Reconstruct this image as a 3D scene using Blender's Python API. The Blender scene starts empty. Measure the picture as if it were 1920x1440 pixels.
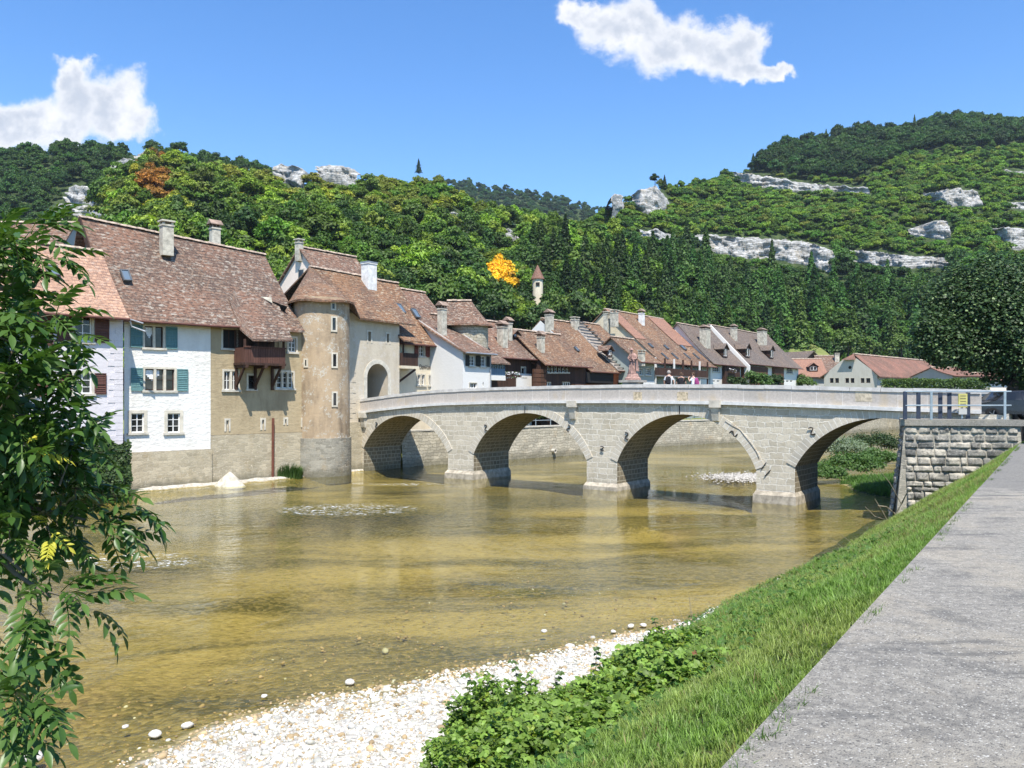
import bpy, math, random
import numpy as np
from mathutils import Vector
random.seed(7); rng = np.random.default_rng(11)
sc = bpy.context.scene
D = bpy.data
COL = sc.collection
# ------------------------------------------------------------------ camera, sky, sun
F, HX, HY, HC = 1500.0, 960.0, 748.0, 5.3          # focal length and horizon as measured, eye height above the water
cam = D.objects.new('camera', D.cameras.new('camera')); COL.objects.link(cam); sc.camera = cam
cam.location = (0, 0, HC); cam.rotation_euler = (math.radians(90), 0, 0)
cam.data.sensor_width = 36; cam.data.lens = 36*F/1920; cam.data.shift_y = 28/1920
cam.data.clip_start = .1; cam.data.clip_end = 6000
SUN = Vector((.247, -1.291, 2.30)).normalized()
el = math.asin(SUN.z)
sun = D.objects.new('sun', D.lights.new('sun', 'SUN')); COL.objects.link(sun)
sun.data.energy = 5.0; sun.data.angle = math.radians(.5); sun.data.color = (1, .945, .855)
sun.rotation_euler = SUN.to_track_quat('Z', 'Y').to_euler(); sun.location = (0, 0, 60)
sc.view_settings.view_transform = 'Standard'; sc.view_settings.look = 'None'
sc.view_settings.exposure = 0.70; sc.view_settings.gamma = 1
sc.cycles.max_bounces = 6; sc.cycles.diffuse_bounces = 2; sc.cycles.glossy_bounces = 3
sc.cycles.transparent_max_bounces = 10; sc.cycles.transmission_bounces = 4; sc.cycles.caustics_reflective = False
sc.cycles.caustics_refractive = False; sc.cycles.use_denoising = True; sc.cycles.sample_clamp_indirect = 4

class NT:
    """small helper around a node tree"""
    def __init__(s, t): s.t = t; s.n = t.nodes; s.l = t.links
    def node(s, typ, **kw):
        n = s.n.new(typ)
        for k, v in kw.items():
            if k == 'ins':
                for a, b in v.items(): s.put(n, a, b)
            else: setattr(n, k, v)
        return n
    def put(s, n, a, b):
        i = n.inputs[a]
        if isinstance(b, bpy.types.NodeSocket): s.l.new(b, i)
        elif isinstance(b, bpy.types.Node): s.l.new(b.outputs[0], i)
        else:
            if hasattr(i.default_value, '__len__') and not hasattr(b, '__len__'): b = (b,)*len(i.default_value)
            if i.type == 'RGBA' and len(b) == 3: b = (*b, 1)
            i.default_value = b
    def math(s, op, a, b=0.0, c=None, clamp=False):
        n = s.node('ShaderNodeMath', operation=op, use_clamp=clamp); s.put(n, 0, a); s.put(n, 1, b)
        if c is not None: s.put(n, 2, c)
        return n.outputs[0]
    def mix(s, f, a, b, typ='MIX'):
        n = s.node('ShaderNodeMix', data_type='RGBA', blend_type=typ); n.clamp_factor = True
        s.put(n, 0, f); s.put(n, 6, a); s.put(n, 7, b); return n.outputs[2]
    def noise(s, vec, scale, detail=3, rough=.55, dist=0.0, col=False):
        n = s.node('ShaderNodeTexNoise', ins={'Scale': scale, 'Detail': detail, 'Roughness': rough, 'Distortion': dist})
        if vec is not None: s.put(n, 'Vector', vec)
        return n.outputs[1 if col else 0]
    def ramp(s, f, a, b, lo=0.0, hi=1.0, smooth=True):
        n = s.node('ShaderNodeMapRange', interpolation_type='SMOOTHSTEP' if smooth else 'LINEAR')
        s.put(n, 0, f); s.put(n, 1, a); s.put(n, 2, b); s.put(n, 3, lo); s.put(n, 4, hi); return n.outputs[0]
    def vmul(s, v, m):
        n = s.node('ShaderNodeVectorMath', operation='MULTIPLY'); s.put(n, 0, v); s.put(n, 1, m); return n.outputs[0]
    def bump(s, h, strength, dist):
        return s.node('ShaderNodeBump', ins={'Height': h, 'Strength': strength, 'Distance': dist}).outputs[0]

# world: physical sky, with two cumulus clouds that have their own directions in the sky
W = D.worlds.new('World'); sc.world = W; W.use_nodes = True
w = NT(W.node_tree); w.n.clear()
sky = w.node('ShaderNodeTexSky', sky_type='NISHITA', sun_disc=False, sun_elevation=el,
             sun_rotation=math.atan2(SUN.x, SUN.y), altitude=500, air_density=1.0, dust_density=.2, ozone_density=2.2)
tc = w.node('ShaderNodeTexCoord')
sep = w.node('ShaderNodeSeparateXYZ'); w.l.new(tc.outputs['Generated'], sep.inputs[0])
yy = w.math('MAXIMUM', sep.outputs[1], .02)
u = w.math('DIVIDE', sep.outputs[0], yy); v = w.math('DIVIDE', sep.outputs[2], yy)
cmb = w.node('ShaderNodeCombineXYZ'); w.l.new(u, cmb.inputs[0]); w.l.new(v, cmb.inputs[1])
nz = w.noise(cmb, 13, 8, .60, .1, True)
off = w.vmul(w.node('ShaderNodeVectorMath', operation='SUBTRACT', ins={0: nz, 1: (.5, .5, .5)}), (.115, .115, 0))
pv = w.node('ShaderNodeVectorMath', operation='ADD', ins={0: cmb, 1: off})
CL = [(-60, 230, 160, 62), (40, 222, 95, 48), (140, 195, 62, 68), (135, 150, 40, 38), (215, 205, 65, 66), (250, 235, 52, 42), (90, 240, 130, 36),
      (1085, 35, 46, 34), (1145, 55, 70, 58), (1205, 40, 66, 58), (1260, 75, 85, 56), (1330, 105, 85, 50), (1395, 90, 52, 50), (1400, 130, 72, 30), (1455, 130, 38, 20)]
acc = None
for cx, cy, rx, ry in CL:
    d = w.node('ShaderNodeVectorMath', operation='SUBTRACT', ins={0: pv, 1: ((cx-HX)/F, (HY-cy)/F, 0)})
    d = w.vmul(d, (F/rx, F/ry, 0))
    d = w.node('ShaderNodeVectorMath', operation='LENGTH', ins={0: d}).outputs['Value']
    e = w.math('SUBTRACT', 1.0, d)
    acc = e if acc is None else w.math('SMOOTH_MAX', acc, e, .25)
mask = w.ramp(acc, -.16, .40)
mask = w.math('MULTIPLY', mask, w.ramp(sep.outputs[1], .02, .1))
thick = w.ramp(acc, .05, .8)
n2 = w.noise(cmb, 22, 6, .6)
shade = w.math('MULTIPLY', thick, w.ramp(n2, .30, .60))
# thin veil low in the sky
skyc = w.mix(1.0, sky, w.mix(w.ramp(sep.outputs[2], .05, .48), (.93, 1.16, 1.30), (.60, 1.0, 1.36)), 'MULTIPLY')
cloud = w.mix(shade, (5.9, 5.9, 6.0), (3.6, 3.9, 4.45))
fin = w.mix(w.math('MULTIPLY', mask, .97), skyc, cloud)
bg = w.node('ShaderNodeBackground', ins={'Color': fin, 'Strength': .115})
w.l.new(bg.outputs[0], w.node('ShaderNodeOutputWorld').inputs[0])

# ------------------------------------------------------------------ materials
MATS = {}
def newmat(name):
    m = D.materials.new(name); m.use_nodes = True; t = NT(m.node_tree); t.n.clear()
    out = t.node('ShaderNodeOutputMaterial'); b = t.node('ShaderNodeBsdfPrincipled'); t.l.new(b.outputs[0], out.inputs[0])
    b.inputs['Specular IOR Level'].default_value = .3
    MATS[name] = m; return m, t, b, out
def objc(t, kind='Object'): return t.node('ShaderNodeTexCoord').outputs[kind]
def plain(name, c, rough=.6, metal=0, var=.12, sc_=3.0, bump=0.0, bs=20, spec=.3):
    m, t, b, _ = newmat(name); o = objc(t)
    n = t.noise(o, sc_, 5, .6)
    lo = [x*(1-var*2) for x in c]; hi = [min(1, x*(1+var)) for x in c]
    t.put(b, 'Base Color', t.mix(t.ramp(n, .3, .7), lo, hi)); t.put(b, 'Roughness', rough); t.put(b, 'Metallic', metal)
    b.inputs['Specular IOR Level'].default_value = spec
    if bump: t.put(b, 'Normal', t.bump(t.noise(o, bs, 4, .6), bump, .02))
    return m
def plaster(name, c, stain, amt=.5, rub=.5, peel=None):
    """rough lime render over rubble: lumps, stains of their own shape, optional patches where the coat has come off"""
    m, t, b, _ = newmat(name); o = objc(t)
    big = t.noise(o, .45, 6, .65); fine = t.noise(o, 6, 6, .7)
    drip = t.noise(t.vmul(o, (1, 1, .22)), 1.6, 5, .65)
    c1 = t.mix(t.math('MULTIPLY', t.ramp(t.math('ADD', t.math('MULTIPLY', big, .5), t.math('MULTIPLY', drip, .5)), .42, .68), amt), c, stain)
    c1 = t.mix(t.ramp(fine, .55, .8, 0, .35), c1, [x*.62 for x in stain])
    if peel:
        pn = t.ramp(t.noise(o, 1.3, 8, .78, .4), .53, .57)
        c1 = t.mix(t.math('MULTIPLY', pn, t.ramp(t.noise(o, 9, 4), .4, .6)), c1, peel)
    t.put(b, 'Base Color', c1); t.put(b, 'Roughness', .9)
    lump = t.noise(t.vmul(o, (1, 1, 1.9)), 3.4, 3, .55)
    h = t.math('ADD', t.math('MULTIPLY', lump, rub), t.math('MULTIPLY', fine, .35))
    t.put(b, 'Normal', t.bump(h, .8, .055)); return m
def masonry(name, c1, c2, mortar, bw, bh, msize=.02, wob=.05, stain=(.1, .1, .09), amt=.4, bump=.6, tintc=(.42, .30, .16)):
    """stone blocks in courses laid out in metres, uneven joints, each stone with its own tone"""
    m, t, b, _ = newmat(name); o = objc(t); uv = objc(t, 'UV')
    nn = t.noise(o, 1.7, 3, .6, 0, True)
    dv = t.vmul(t.node('ShaderNodeVectorMath', operation='SUBTRACT', ins={0: nn, 1: (.5, .5, .5)}), (wob*3, wob*2.2, 0))
    p = t.node('ShaderNodeVectorMath', operation='ADD', ins={0: uv, 1: dv})
    br = t.node('ShaderNodeTexBrick', offset=.43, squash=.7, squash_frequency=3, ins={'Vector': p, 'Scale': 1.0, 'Mortar Size': msize, 'Mortar Smooth': .25, 'Bias': 0.0,
                'Brick Width': bw, 'Row Height': bh, 'Color1': c1, 'Color2': c2, 'Mortar': mortar})
    gr = t.noise(o, 9, 7, .7); big = t.noise(o, .5, 6, .7)
    c = t.mix(t.ramp(gr, .35, .75, 0, .55), br.outputs[0], [x*.55 for x in c1])
    c = t.mix(t.ramp(t.noise(o, 1.1, 2), .55, .75, 0, .45), c, tintc)
    c = t.mix(t.math('MULTIPLY', t.ramp(big, .48, .7), amt), c, stain)
    c = t.mix(t.ramp(br.outputs[1], .2, .9, 0, .85), c, mortar)
    gz = t.node('ShaderNodeSeparateXYZ', ins={0: t.node('ShaderNodeNewGeometry').outputs['Position']}).outputs[2]
    tide = t.ramp(t.math('ADD', gz, t.math('MULTIPLY', t.math('SUBTRACT', t.noise(t.vmul(o, (1.5, 1.5, .6)), 1.0, 5, .7), .5), 1.3)), .15, .75, .6, 0)
    c = t.mix(tide, c, (.13, .12, .075))        # damp and algae just above the river
    t.put(b, 'Base Color', c); t.put(b, 'Roughness', .9)
    h = t.math('ADD', t.math('MULTIPLY', br.outputs[1], -.5), t.math('MULTIPLY', gr, .5))
    t.put(b, 'Normal', t.bump(h, bump, .06)); return m
def tiles(name, a, b_, lich, dark, patch, tw=.24, th=.25, lam=.5, pam=.6, pscale=.28):
    """plain clay tiles in courses, each with its own tone, with lichen and darker weathered areas"""
    m, t, b, _ = newmat(name); o = objc(t); uv = objc(t, 'UV')
    nn = t.noise(o, 1.2, 3, .6, 0, True)
    dv = t.vmul(t.node('ShaderNodeVectorMath', operation='SUBTRACT', ins={0: nn, 1: (.5, .5, .5)}), (.12, .10, 0))
    p = t.node('ShaderNodeVectorMath', operation='ADD', ins={0: uv, 1: dv})
    br = t.node('ShaderNodeTexBrick', offset=.5, ins={'Vector': p, 'Scale': 1.0, 'Mortar Size': .012, 'Mortar Smooth': .1, 'Bias': 0.0,
                'Brick Width': tw, 'Row Height': th, 'Color1': a, 'Color2': b_, 'Mortar': dark})
    sp = t.noise(t.vmul(p, (2.4, 4.6, 0)), 1.0, 4, .8); sp2 = t.noise(t.vmul(p, (3.6, 6.5, 0)), 1.15, 3, .75); big = t.noise(o, pscale, 5, .65, .5)
    big2 = t.noise(o, .55, 5, .65, .3)
    c = t.mix(t.ramp(big, .42, .62, 0, pam), br.outputs[0], patch)
    c = t.mix(t.ramp(sp2, .49, .60, 0, .8), c, dark)
    c = t.mix(t.math('MULTIPLY', t.ramp(sp, .52, .60), t.ramp(big2, .36, .60, lam*.3, lam)), c, lich)
    sy = t.node('ShaderNodeSeparateXYZ', ins={0: p}).outputs[1]
    fr = t.math('FRACT', t.math('DIVIDE', sy, th))
    c = t.mix(t.ramp(fr, .0, .2, .55, 0, False), c, [x*.45 for x in dark])      # the open edge between two courses
    t.put(b, 'Base Color', c); t.put(b, 'Roughness', .85)
    h = t.math('ADD', t.math('MULTIPLY', t.math('SUBTRACT', 1.0, fr), .7), t.math('MULTIPLY', sp2, .7))
    t.put(b, 'Normal', t.bump(h, .8, .05)); return m
def wood(name, a, b_, pw=.16, vert=True):
    m, t, b, _ = newmat(name); uv = objc(t, 'UV'); o = objc(t)
    s = t.node('ShaderNodeSeparateXYZ', ins={0: uv})
    k = t.math('DIVIDE', s.outputs[0 if vert else 1], pw)
    wn = t.node('ShaderNodeTexWhiteNoise', noise_dimensions='1D'); t.put(wn, 'W', t.math('FLOOR', k))
    c = t.mix(wn.outputs[0], a, b_)
    c = t.mix(t.ramp(t.noise(t.vmul(o, (9, 9, 1.2)), 2, 5, .7), .4, .7, 0, .5), c, [x*.4 for x in a])
    g = t.ramp(t.math('FRACT', k), 0, .1, 1, 0, False)
    t.put(b, 'Base Color', t.mix(g, c, (.008, .006, .005))); t.put(b, 'Roughness', .8)
    t.put(b, 'Normal', t.bump(t.math('SUBTRACT', 1.0, g), .6, .03)); return m
def foliage(name, c, c2, trans=.35, inst=False, rough=.55, c3=None):
    """leaves: every leaf its own tone between two greens, light passing through"""
    m, t, b, out = newmat(name)
    g = t.node('ShaderNodeNewGeometry'); r = g.outputs['Random Per Island']
    col = t.mix(r, c, c2)
    if c3: col = t.mix(t.ramp(r, .93, .95), col, c3)
    if inst:
        at = t.node('ShaderNodeAttribute', attribute_type='INSTANCER', attribute_name='tint')
        col = t.mix(1.0, t.mix(r, (.62, .62, .62), (1.32, 1.32, 1.2)), at.outputs['Color'], 'MULTIPLY')
    t.put(b, 'Base Color', col); t.put(b, 'Roughness', rough); b.inputs['Specular IOR Level'].default_value = .35
    tr = t.node('ShaderNodeBsdfTranslucent'); t.put(tr, 'Color', t.mix(1.0, col, (1.15, 1.25, .55), 'MULTIPLY'))
    mx = t.node('ShaderNodeMixShader', ins={0: trans, 1: b.outputs[0], 2: tr.outputs[0]})
    t.l.new(mx.outputs[0], out.inputs[0]); return m

plaster('lavender_plaster', (.66, .62, .63), (.50, .46, .46), .45, .35)
plaster('white_plaster', (.76, .735, .68), (.52, .49, .43), .45, .9)
plaster('clean_white', (.72, .70, .66), (.62, .60, .55), .3, .15)
plaster('cream_plaster', (.68, .60, .45), (.48, .40, .28), .5, .2)
plaster('tan_plaster', (.43, .345, .215), (.24, .18, .105), .7, .6)
plaster('tower_plaster', (.44, .33, .215), (.17, .13, .09), .95, .4, (.50, .47, .40))
plaster('gate_plaster', (.56, .49, .38), (.36, .29, .20), .5, .25, (.55, .50, .43))
plaster('hall_plaster', (.56, .53, .46), (.42, .38, .30), .5, .15)
plaster('pink_plaster', (.80, .68, .58), (.60, .48, .40), .3, .1)
plaster('grey_plaster', (.44, .45, .42), (.30, .30, .27), .4, .15)
plaster('greengrey_plaster', (.33, .37, .34), (.24, .25, .22), .4, .1)
masonry('bridge_stone', (.67, .60, .475), (.49, .435, .335), (.72, .67, .57), .62, .32, .026, .15, (.30, .28, .23), .45, .8, (.44, .37, .25))
masonry('voussoir_stone', (.68, .615, .50), (.53, .475, .38), (.72, .69, .62), .36, .9, .018, .02, (.26, .25, .22), .4, .5)
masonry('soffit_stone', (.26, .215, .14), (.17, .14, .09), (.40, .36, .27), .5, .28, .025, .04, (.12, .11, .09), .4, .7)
masonry('parapet_stone', (.54, .485, .43), (.48, .435, .39), (.66, .62, .57), 1.75, 1.4, .012, .01, (.36, .33, .29), .4, .4, (.50, .38, .22))
masonry('base_rubble', (.58, .50, .355), (.40, .34, .235), (.60, .53, .39), .52, .21, .014, .24, (.27, .24, .17), .6, 1.0, (.40, .31, .18))
masonry('grey_rubble', (.40, .37, .30), (.24, .225, .18), (.47, .43, .35), .5, .22, .014, .24, (.13, .125, .11), .8, 1.0)
masonry('pale_rubble', (.52, .47, .36), (.34, .31, .24), (.22, .20, .15), .55, .24, .018, .22, (.31, .28, .22), .6, .8)
masonry('brick_wall', (.30, .15, .09), (.2, .1, .06), (.3, .26, .2), .24, .08, .012, .02)
tiles('tile_old', (.20, .128, .088), (.115, .075, .057), (.35, .315, .26), (.04, .029, .025), (.235, .125, .08), lam=.85, pscale=.2, pam=.7)
tiles('tile_orange', (.43, .255, .165), (.30, .175, .12), (.62, .50, .40), (.17, .105, .08), (.53, .32, .21), lam=.35, pam=.4)
tiles('tile_brown', (.205, .122, .082), (.115, .073, .054), (.39, .34, .27), (.045, .032, .027), (.28, .145, .09), lam=.85)
tiles('tile_rust', (.22, .122, .074), (.125, .077, .052), (.39, .33, .24), (.048, .033, .026), (.30, .155, .075), lam=.8)
tiles('tile_redbrown', (.215, .115, .075), (.15, .085, .06), (.40, .31, .25), (.12, .065, .05), (.33, .15, .10), lam=.35)
tiles('tile_grey', (.17, .135, .11), (.125, .10, .085), (.33, .29, .25), (.06, .05, .045), (.20, .14, .10), lam=.5)
tiles('tile_new', (.36, .19, .125), (.27, .145, .10), (.42, .30, .22), (.18, .105, .08), (.33, .175, .115), lam=.1, pam=.1)
plain('corrugated', (.33, .29, .25), .7)
wood('dark_wood', (.045, .024, .017), (.08, .04, .026), .15)
wood('balcony_wood', (.095, .042, .030), (.13, .06, .042), .17)
wood('barn_wood', (.15, .065, .035), (.07, .036, .022), .12)
wood('grey_wood', (.20, .195, .185), (.15, .145, .135), .2)
wood('blue_boards', (.15, .24, .33), (.13, .21, .30), .25)
wood('shutter_teal', (.15, .29, .29), (.13, .26, .26), .09, False)
wood('shutter_brown', (.15, .065, .05), (.11, .05, .04), .09, False)
wood('shutter_dark', (.05, .05, .045), (.035, .035, .03), .09, False)
wood('shutter_red', (.22, .07, .05), (.18, .06, .045), .09, False)
plain('frame_white', (.74, .73, .70), .5, var=.05)
plain('surround_stone', (.60, .55, .45), .85, var=.1, bump=.4)
plain('sill_stone', (.55, .51, .43), .85, var=.12, bump=.4)
plain('dark_interior', (.018, .017, .016), .8)
plain('coping_stone', (.60, .575, .54), .8, var=.10, sc_=2.2, bump=.35, bs=9)
plain('string_stone', (.66, .65, .62), .8, var=.08, bump=.4, bs=7)
plain('plinth_stone', (.42, .37, .29), .9, var=.2, bump=.5, bs=7)
plain('iron', (.035, .03, .03), .7)
plain('rust_iron', (.15, .055, .035), .8, bump=.4)
plain('pipe_brown', (.13, .055, .04), .5)
plain('zinc', (.36, .38, .40), .45, metal=.5, var=.1)
plain('chimney_plaster', (.52, .48, .39), .9, var=.2, bump=.5, bs=9)
plain('chimney_white', (.74, .73, .70), .85, var=.12, bump=.3)
plain('clay_cap', (.30, .22, .17), .85, var=.2)
plain('galvanised', (.34, .40, .43), .4, metal=.35, var=.08)
plain('dark_rail', (.035, .045, .07), .5)
plain('skylight_frame', (.10, .11, .12), .4)
plain('car_paint', (.015, .016, .02), .25, spec=.5)
plain('tyre', (.012, .012, .012), .8)
plain('rim', (.3, .3, .31), .35, metal=.7)
plain('yellow_panel', (.50, .46, .16), .5)
plain('white_panel', (.42, .42, .40), .5, var=.03)
plain('red_cloth', (.60, .12, .13), .8)
plain('white_cloth', (.78, .79, .80), .8, var=.06)
plain('statue_stone', (.36, .22, .18), .85, var=.22, sc_=6, bump=.5, bs=14)
plain('pedestal_stone', (.40, .37, .32), .85, var=.15, bump=.4)
plain('skin', (.52, .31, .22), .6, var=.06)
plain('black_cloth', (.022, .022, .026), .85, var=.3)
plain('denim', (.06, .08, .13), .85)
plain('pink_cloth', (.36, .06, .20), .8)
plain('hair_brown', (.07, .04, .022), .7)
plain('hair_grey', (.30, .27, .24), .7)
plain('bark', (.075, .058, .042), .9, var=.35, sc_=7, bump=.8, bs=14)
plain('twig', (.16, .13, .085), .8, var=.2)
plain('pale_twig', (.34, .29, .2), .8, var=.2)
plain('flower_white', (.75, .72, .74), .7)
plain('orange_wall', (.46, .13, .055), .9)
plain('lettering', (.10, .085, .07), .8)
plain('lantern_black', (.02, .02, .02), .5)
m, t, b, _ = newmat('window_glass'); t.put(b, 'Base Color', t.mix(t.ramp(t.noise(objc(t), .9, 2), .4, .6), (.012, .013, .014), (.05, .05, .05))); t.put(b, 'Roughness', .08); b.inputs['Specular IOR Level'].default_value = .5
m, t, b, _ = newmat('skylight_glass'); t.put(b, 'Base Color', (.12, .16, .2)); t.put(b, 'Roughness', .12); b.inputs['Specular IOR Level'].default_value = .8

# weathered exposed-aggregate concrete of the quay
m, t, b, _ = newmat('quay_concrete'); o = objc(t)
vo = t.node('ShaderNodeTexVoronoi', feature='F1', ins={'Vector': o, 'Scale': 105.0, 'Randomness': 1.0})
fl = t.node('ShaderNodeSeparateColor', ins={0: vo.outputs['Color']})
fine = t.noise(o, 190, 4, .7); med = t.noise(o, 16, 7, .8); big = t.noise(o, .75, 7, .72, .4); str_ = t.noise(t.vmul(o, (.4, 2.2, 1)), 1.5, 6, .7)
c = t.mix(t.ramp(med, .32, .68), (.125, .115, .10), (.34, .315, .265))
c = t.mix(t.ramp(fine, .35, .65, 0, .5), c, (.36, .34, .30))
c = t.mix(t.ramp(big, .47, .62, 0, .5), c, (.38, .335, .26)); c = t.mix(t.ramp(t.noise(o, 1.6, 6, .75), .5, .66, 0, .6), c, (.125, .12, .11))
c = t.mix(t.ramp(str_, .52, .68, 0, .8), c, (.105, .103, .097))
c = t.mix(t.ramp(fl.outputs[0], .90, .94, 0, .7), c, (.085, .082, .075))
c = t.mix(t.ramp(fl.outputs[1], .955, .97, 0, .7), c, (.55, .53, .48))
t.put(b, 'Base Color', c); t.put(b, 'Roughness', .92)
t.put(b, 'Normal', t.bump(t.math('ADD', t.math('MULTIPLY', fine, .5), t.math('ADD', med, t.math('MULTIPLY', vo.outputs[0], -.6))), .9, .012))
m, t, b, _ = newmat('quay_concrete_grey'); o = objc(t)
med = t.noise(o, 16, 7, .8); str_ = t.noise(t.vmul(o, (.5, 2, 1)), 1.3, 6, .7)
c = t.mix(t.ramp(med, .3, .7), (.125, .118, .105), (.235, .222, .195)); c = t.mix(t.ramp(str_, .5, .7, 0, .6), c, (.10, .10, .095))
t.put(b, 'Base Color', c); t.put(b, 'Roughness', .92); t.put(b, 'Normal', t.bump(med, .8, .012))

# river bed: pale dry stones above the water line, brown algae below it
m, t, b, _ = newmat('bed'); o = objc(t)
g = t.node('ShaderNodeNewGeometry'); pz = t.node('ShaderNodeSeparateXYZ', ins={0: g.outputs['Position']}).outputs[2]
vo = t.node('ShaderNodeTexVoronoi', feature='F1', ins={'Vector': t.vmul(o, (1, 1, 0)), 'Scale': 9.0})
vc = t.node('ShaderNodeSeparateColor', ins={0: vo.outputs['Color']}).outputs[0]
fl_ = t.node('ShaderNodeMapping'); t.put(fl_, 0, o); fl_.inputs['Rotation'].default_value = (0, 0, math.radians(-55)); fl_.inputs['Scale'].default_value = (.45, 1.3, 1); big = t.noise(fl_, .10, 4, .55, .5); big2 = t.noise(fl_, .26, 4, .6, .4); st = t.noise(o, 4, 6, .75)
wet = t.mix(t.ramp(big, .42, .62), (.19, .158, .058), (.41, .325, .135))
wet = t.mix(t.ramp(big2, .46, .64, 0, .85), wet, (.06, .062, .022))
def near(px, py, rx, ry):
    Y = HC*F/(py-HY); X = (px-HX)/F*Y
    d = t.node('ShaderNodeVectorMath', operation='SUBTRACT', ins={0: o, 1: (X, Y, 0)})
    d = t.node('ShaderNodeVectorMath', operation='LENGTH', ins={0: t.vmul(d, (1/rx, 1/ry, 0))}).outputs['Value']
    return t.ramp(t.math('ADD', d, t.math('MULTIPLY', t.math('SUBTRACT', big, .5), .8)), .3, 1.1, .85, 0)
wet = t.mix(t.math('MAXIMUM', near(600, 950, 14, 9), near(960, 925, 9, 5)), wet, (.045, .052, .022))        # bed colour darkened in two spots to imitate dark, choppy reflections on the water
wet = t.mix(t.ramp(vc, .2, .9, 0, .45), wet, (.46, .36, .17))
wet = t.mix(t.ramp(st, .45, .72, 0, .65), wet, (.07, .058, .024))
dry = t.mix(vc, (.36, .33, .27), (.56, .53, .47)); dry = t.mix(t.ramp(st, .5, .7, 0, .6), dry, (.33, .25, .17))
edge = t.math('ADD', pz, t.math('MULTIPLY', t.math('SUBTRACT', st, .5), .10))
t.put(b, 'Base Color', t.mix(t.ramp(edge, .02, .07), wet, dry)); t.put(b, 'Roughness', .85)
t.put(b, 'Normal', t.bump(t.math('ADD', t.math('MULTIPLY', vo.outputs[0], -1), st), .9, .06))

# water: clear shallow water, sees down to the bed, reflects by Fresnel, ripples run with the current
m, t, b, out = newmat('river_water'); t.n.remove(b); o = objc(t)
rot = t.node('ShaderNodeMapping'); t.put(rot, 0, o); rot.inputs['Rotation'].default_value = (0, 0, math.radians(-55)); rot.inputs['Scale'].default_value = (.55, 1.15, 1)
r1 = t.noise(rot, 1.5, 3, .55, .6); r2 = t.noise(rot, 5.5, 3, .6, .4); r3 = t.noise(rot, 17, 2, .6)
brk = t.noise(o, .11, 4, .6, .8)
rough = t.ramp(brk, .42, .62, .12, .75)
def spot(px, py, rx, ry):
    Y = HC*F/(py-HY); X = (px-HX)/F*Y
    d = t.node('ShaderNodeVectorMath', operation='SUBTRACT', ins={0: o, 1: (X, Y, 0)})
    d = t.node('ShaderNodeVectorMath', operation='LENGTH', ins={0: t.vmul(d, (1/rx, 1/ry, 0))}).outputs['Value']
    return t.ramp(d, .2, 1.0, 1, 0)
rif = t.math('MAXIMUM', t.math('MAXIMUM', spot(650, 955, 5.5, 3.6), spot(230, 1052, 4.5, 2.4)), spot(760, 908, 4.0, 1.3)); chop = t.math('MAXIMUM', spot(560, 950, 17, 9), spot(250, 1050, 9, 6))
h = t.math('ADD', t.math('MULTIPLY', r1, .9), t.math('ADD', t.math('MULTIPLY', r2, .42), t.math('MULTIPLY', r3, .14)))
h = t.math('MULTIPLY', h, t.math('ADD', rough, t.math('ADD', t.math('MULTIPLY', chop, 1.6), t.math('MULTIPLY', rif, 4.0))))
nb = t.bump(h, .8, .085)
fr = t.node('ShaderNodeFresnel', ins={'IOR': 1.33, 'Normal': nb})
gl = t.node('ShaderNodeBsdfGlossy', ins={'Color': (.93, .95, .95), 'Roughness': .03, 'Normal': nb})
tr = t.node('ShaderNodeBsdfTransparent', ins={'Color': (.88, .87, .66)})
mx = t.node('ShaderNodeMixShader', ins={0: t.math('MULTIPLY', fr, .88), 1: tr.outputs[0], 2: gl.outputs[0]})
foam = t.node('ShaderNodeBsdfDiffuse', ins={'Color': (.75, .77, .76)})
fn = t.noise(rot, 4.2, 7, .78, 1.2)
fm = t.math('MULTIPLY', t.ramp(fn, .55, .60), t.ramp(rif, .35, .75))
mx2 = t.node('ShaderNodeMixShader', ins={0: t.math('MULTIPLY', fm, .85), 1: mx.outputs[0], 2: foam.outputs[0]})
t.l.new(mx2.outputs[0], out.inputs[0])

# ground, hills and rock
m, t, b, _ = newmat('hill_ground'); o = objc(t)
t.put(b, 'Base Color', t.mix(t.ramp(t.noise(o, .25, 6, .7), .4, .65), (.025, .045, .012), (.07, .10, .03))); t.put(b, 'Roughness', .95)
t.put(b, 'Normal', t.bump(t.noise(o, .9, 5, .7), 1, .8))
m, t, b, _ = newmat('meadow'); o = objc(t)
t.put(b, 'Base Color', t.mix(t.ramp(t.noise(o, .5, 6, .7), .35, .65), (.13, .16, .04), (.19, .20, .065))); t.put(b, 'Roughness', .95)
m, t, b, _ = newmat('bank_soil'); o = objc(t)
t.put(b, 'Base Color', t.mix(t.ramp(t.noise(o, 3, 6, .7), .35, .65), (.035, .055, .015), (.10, .10, .04))); t.put(b, 'Roughness', .95)
t.put(b, 'Normal', t.bump(t.noise(o, 8, 5, .7), 1, .1))
m, t, b, _ = newmat('asphalt'); o = objc(t)
t.put(b, 'Base Color', t.mix(t.ramp(t.noise(o, 6, 6, .7), .35, .65), (.05, .05, .05), (.085, .083, .08))); t.put(b, 'Roughness', .9)
m, t, b, _ = newmat('limestone'); o = objc(t)
wv = t.noise(t.vmul(o, (.25, .25, 1.6)), 1.0, 6, .7); gr = t.noise(o, .9, 8, .75)
lg = t.noise(t.vmul(o, (.06, .06, .9)), 1.0, 3, .6, .3); lg = t.ramp(t.math('ABSOLUTE', t.math('SUBTRACT', lg, .5)), 0, .018, .75, 0)
c = t.mix(t.ramp(wv, .42, .62), (.30, .295, .275), (.62, .61, .59)); c = t.mix(t.ramp(gr, .5, .7, 0, .8), c, (.11, .105, .09))
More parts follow.
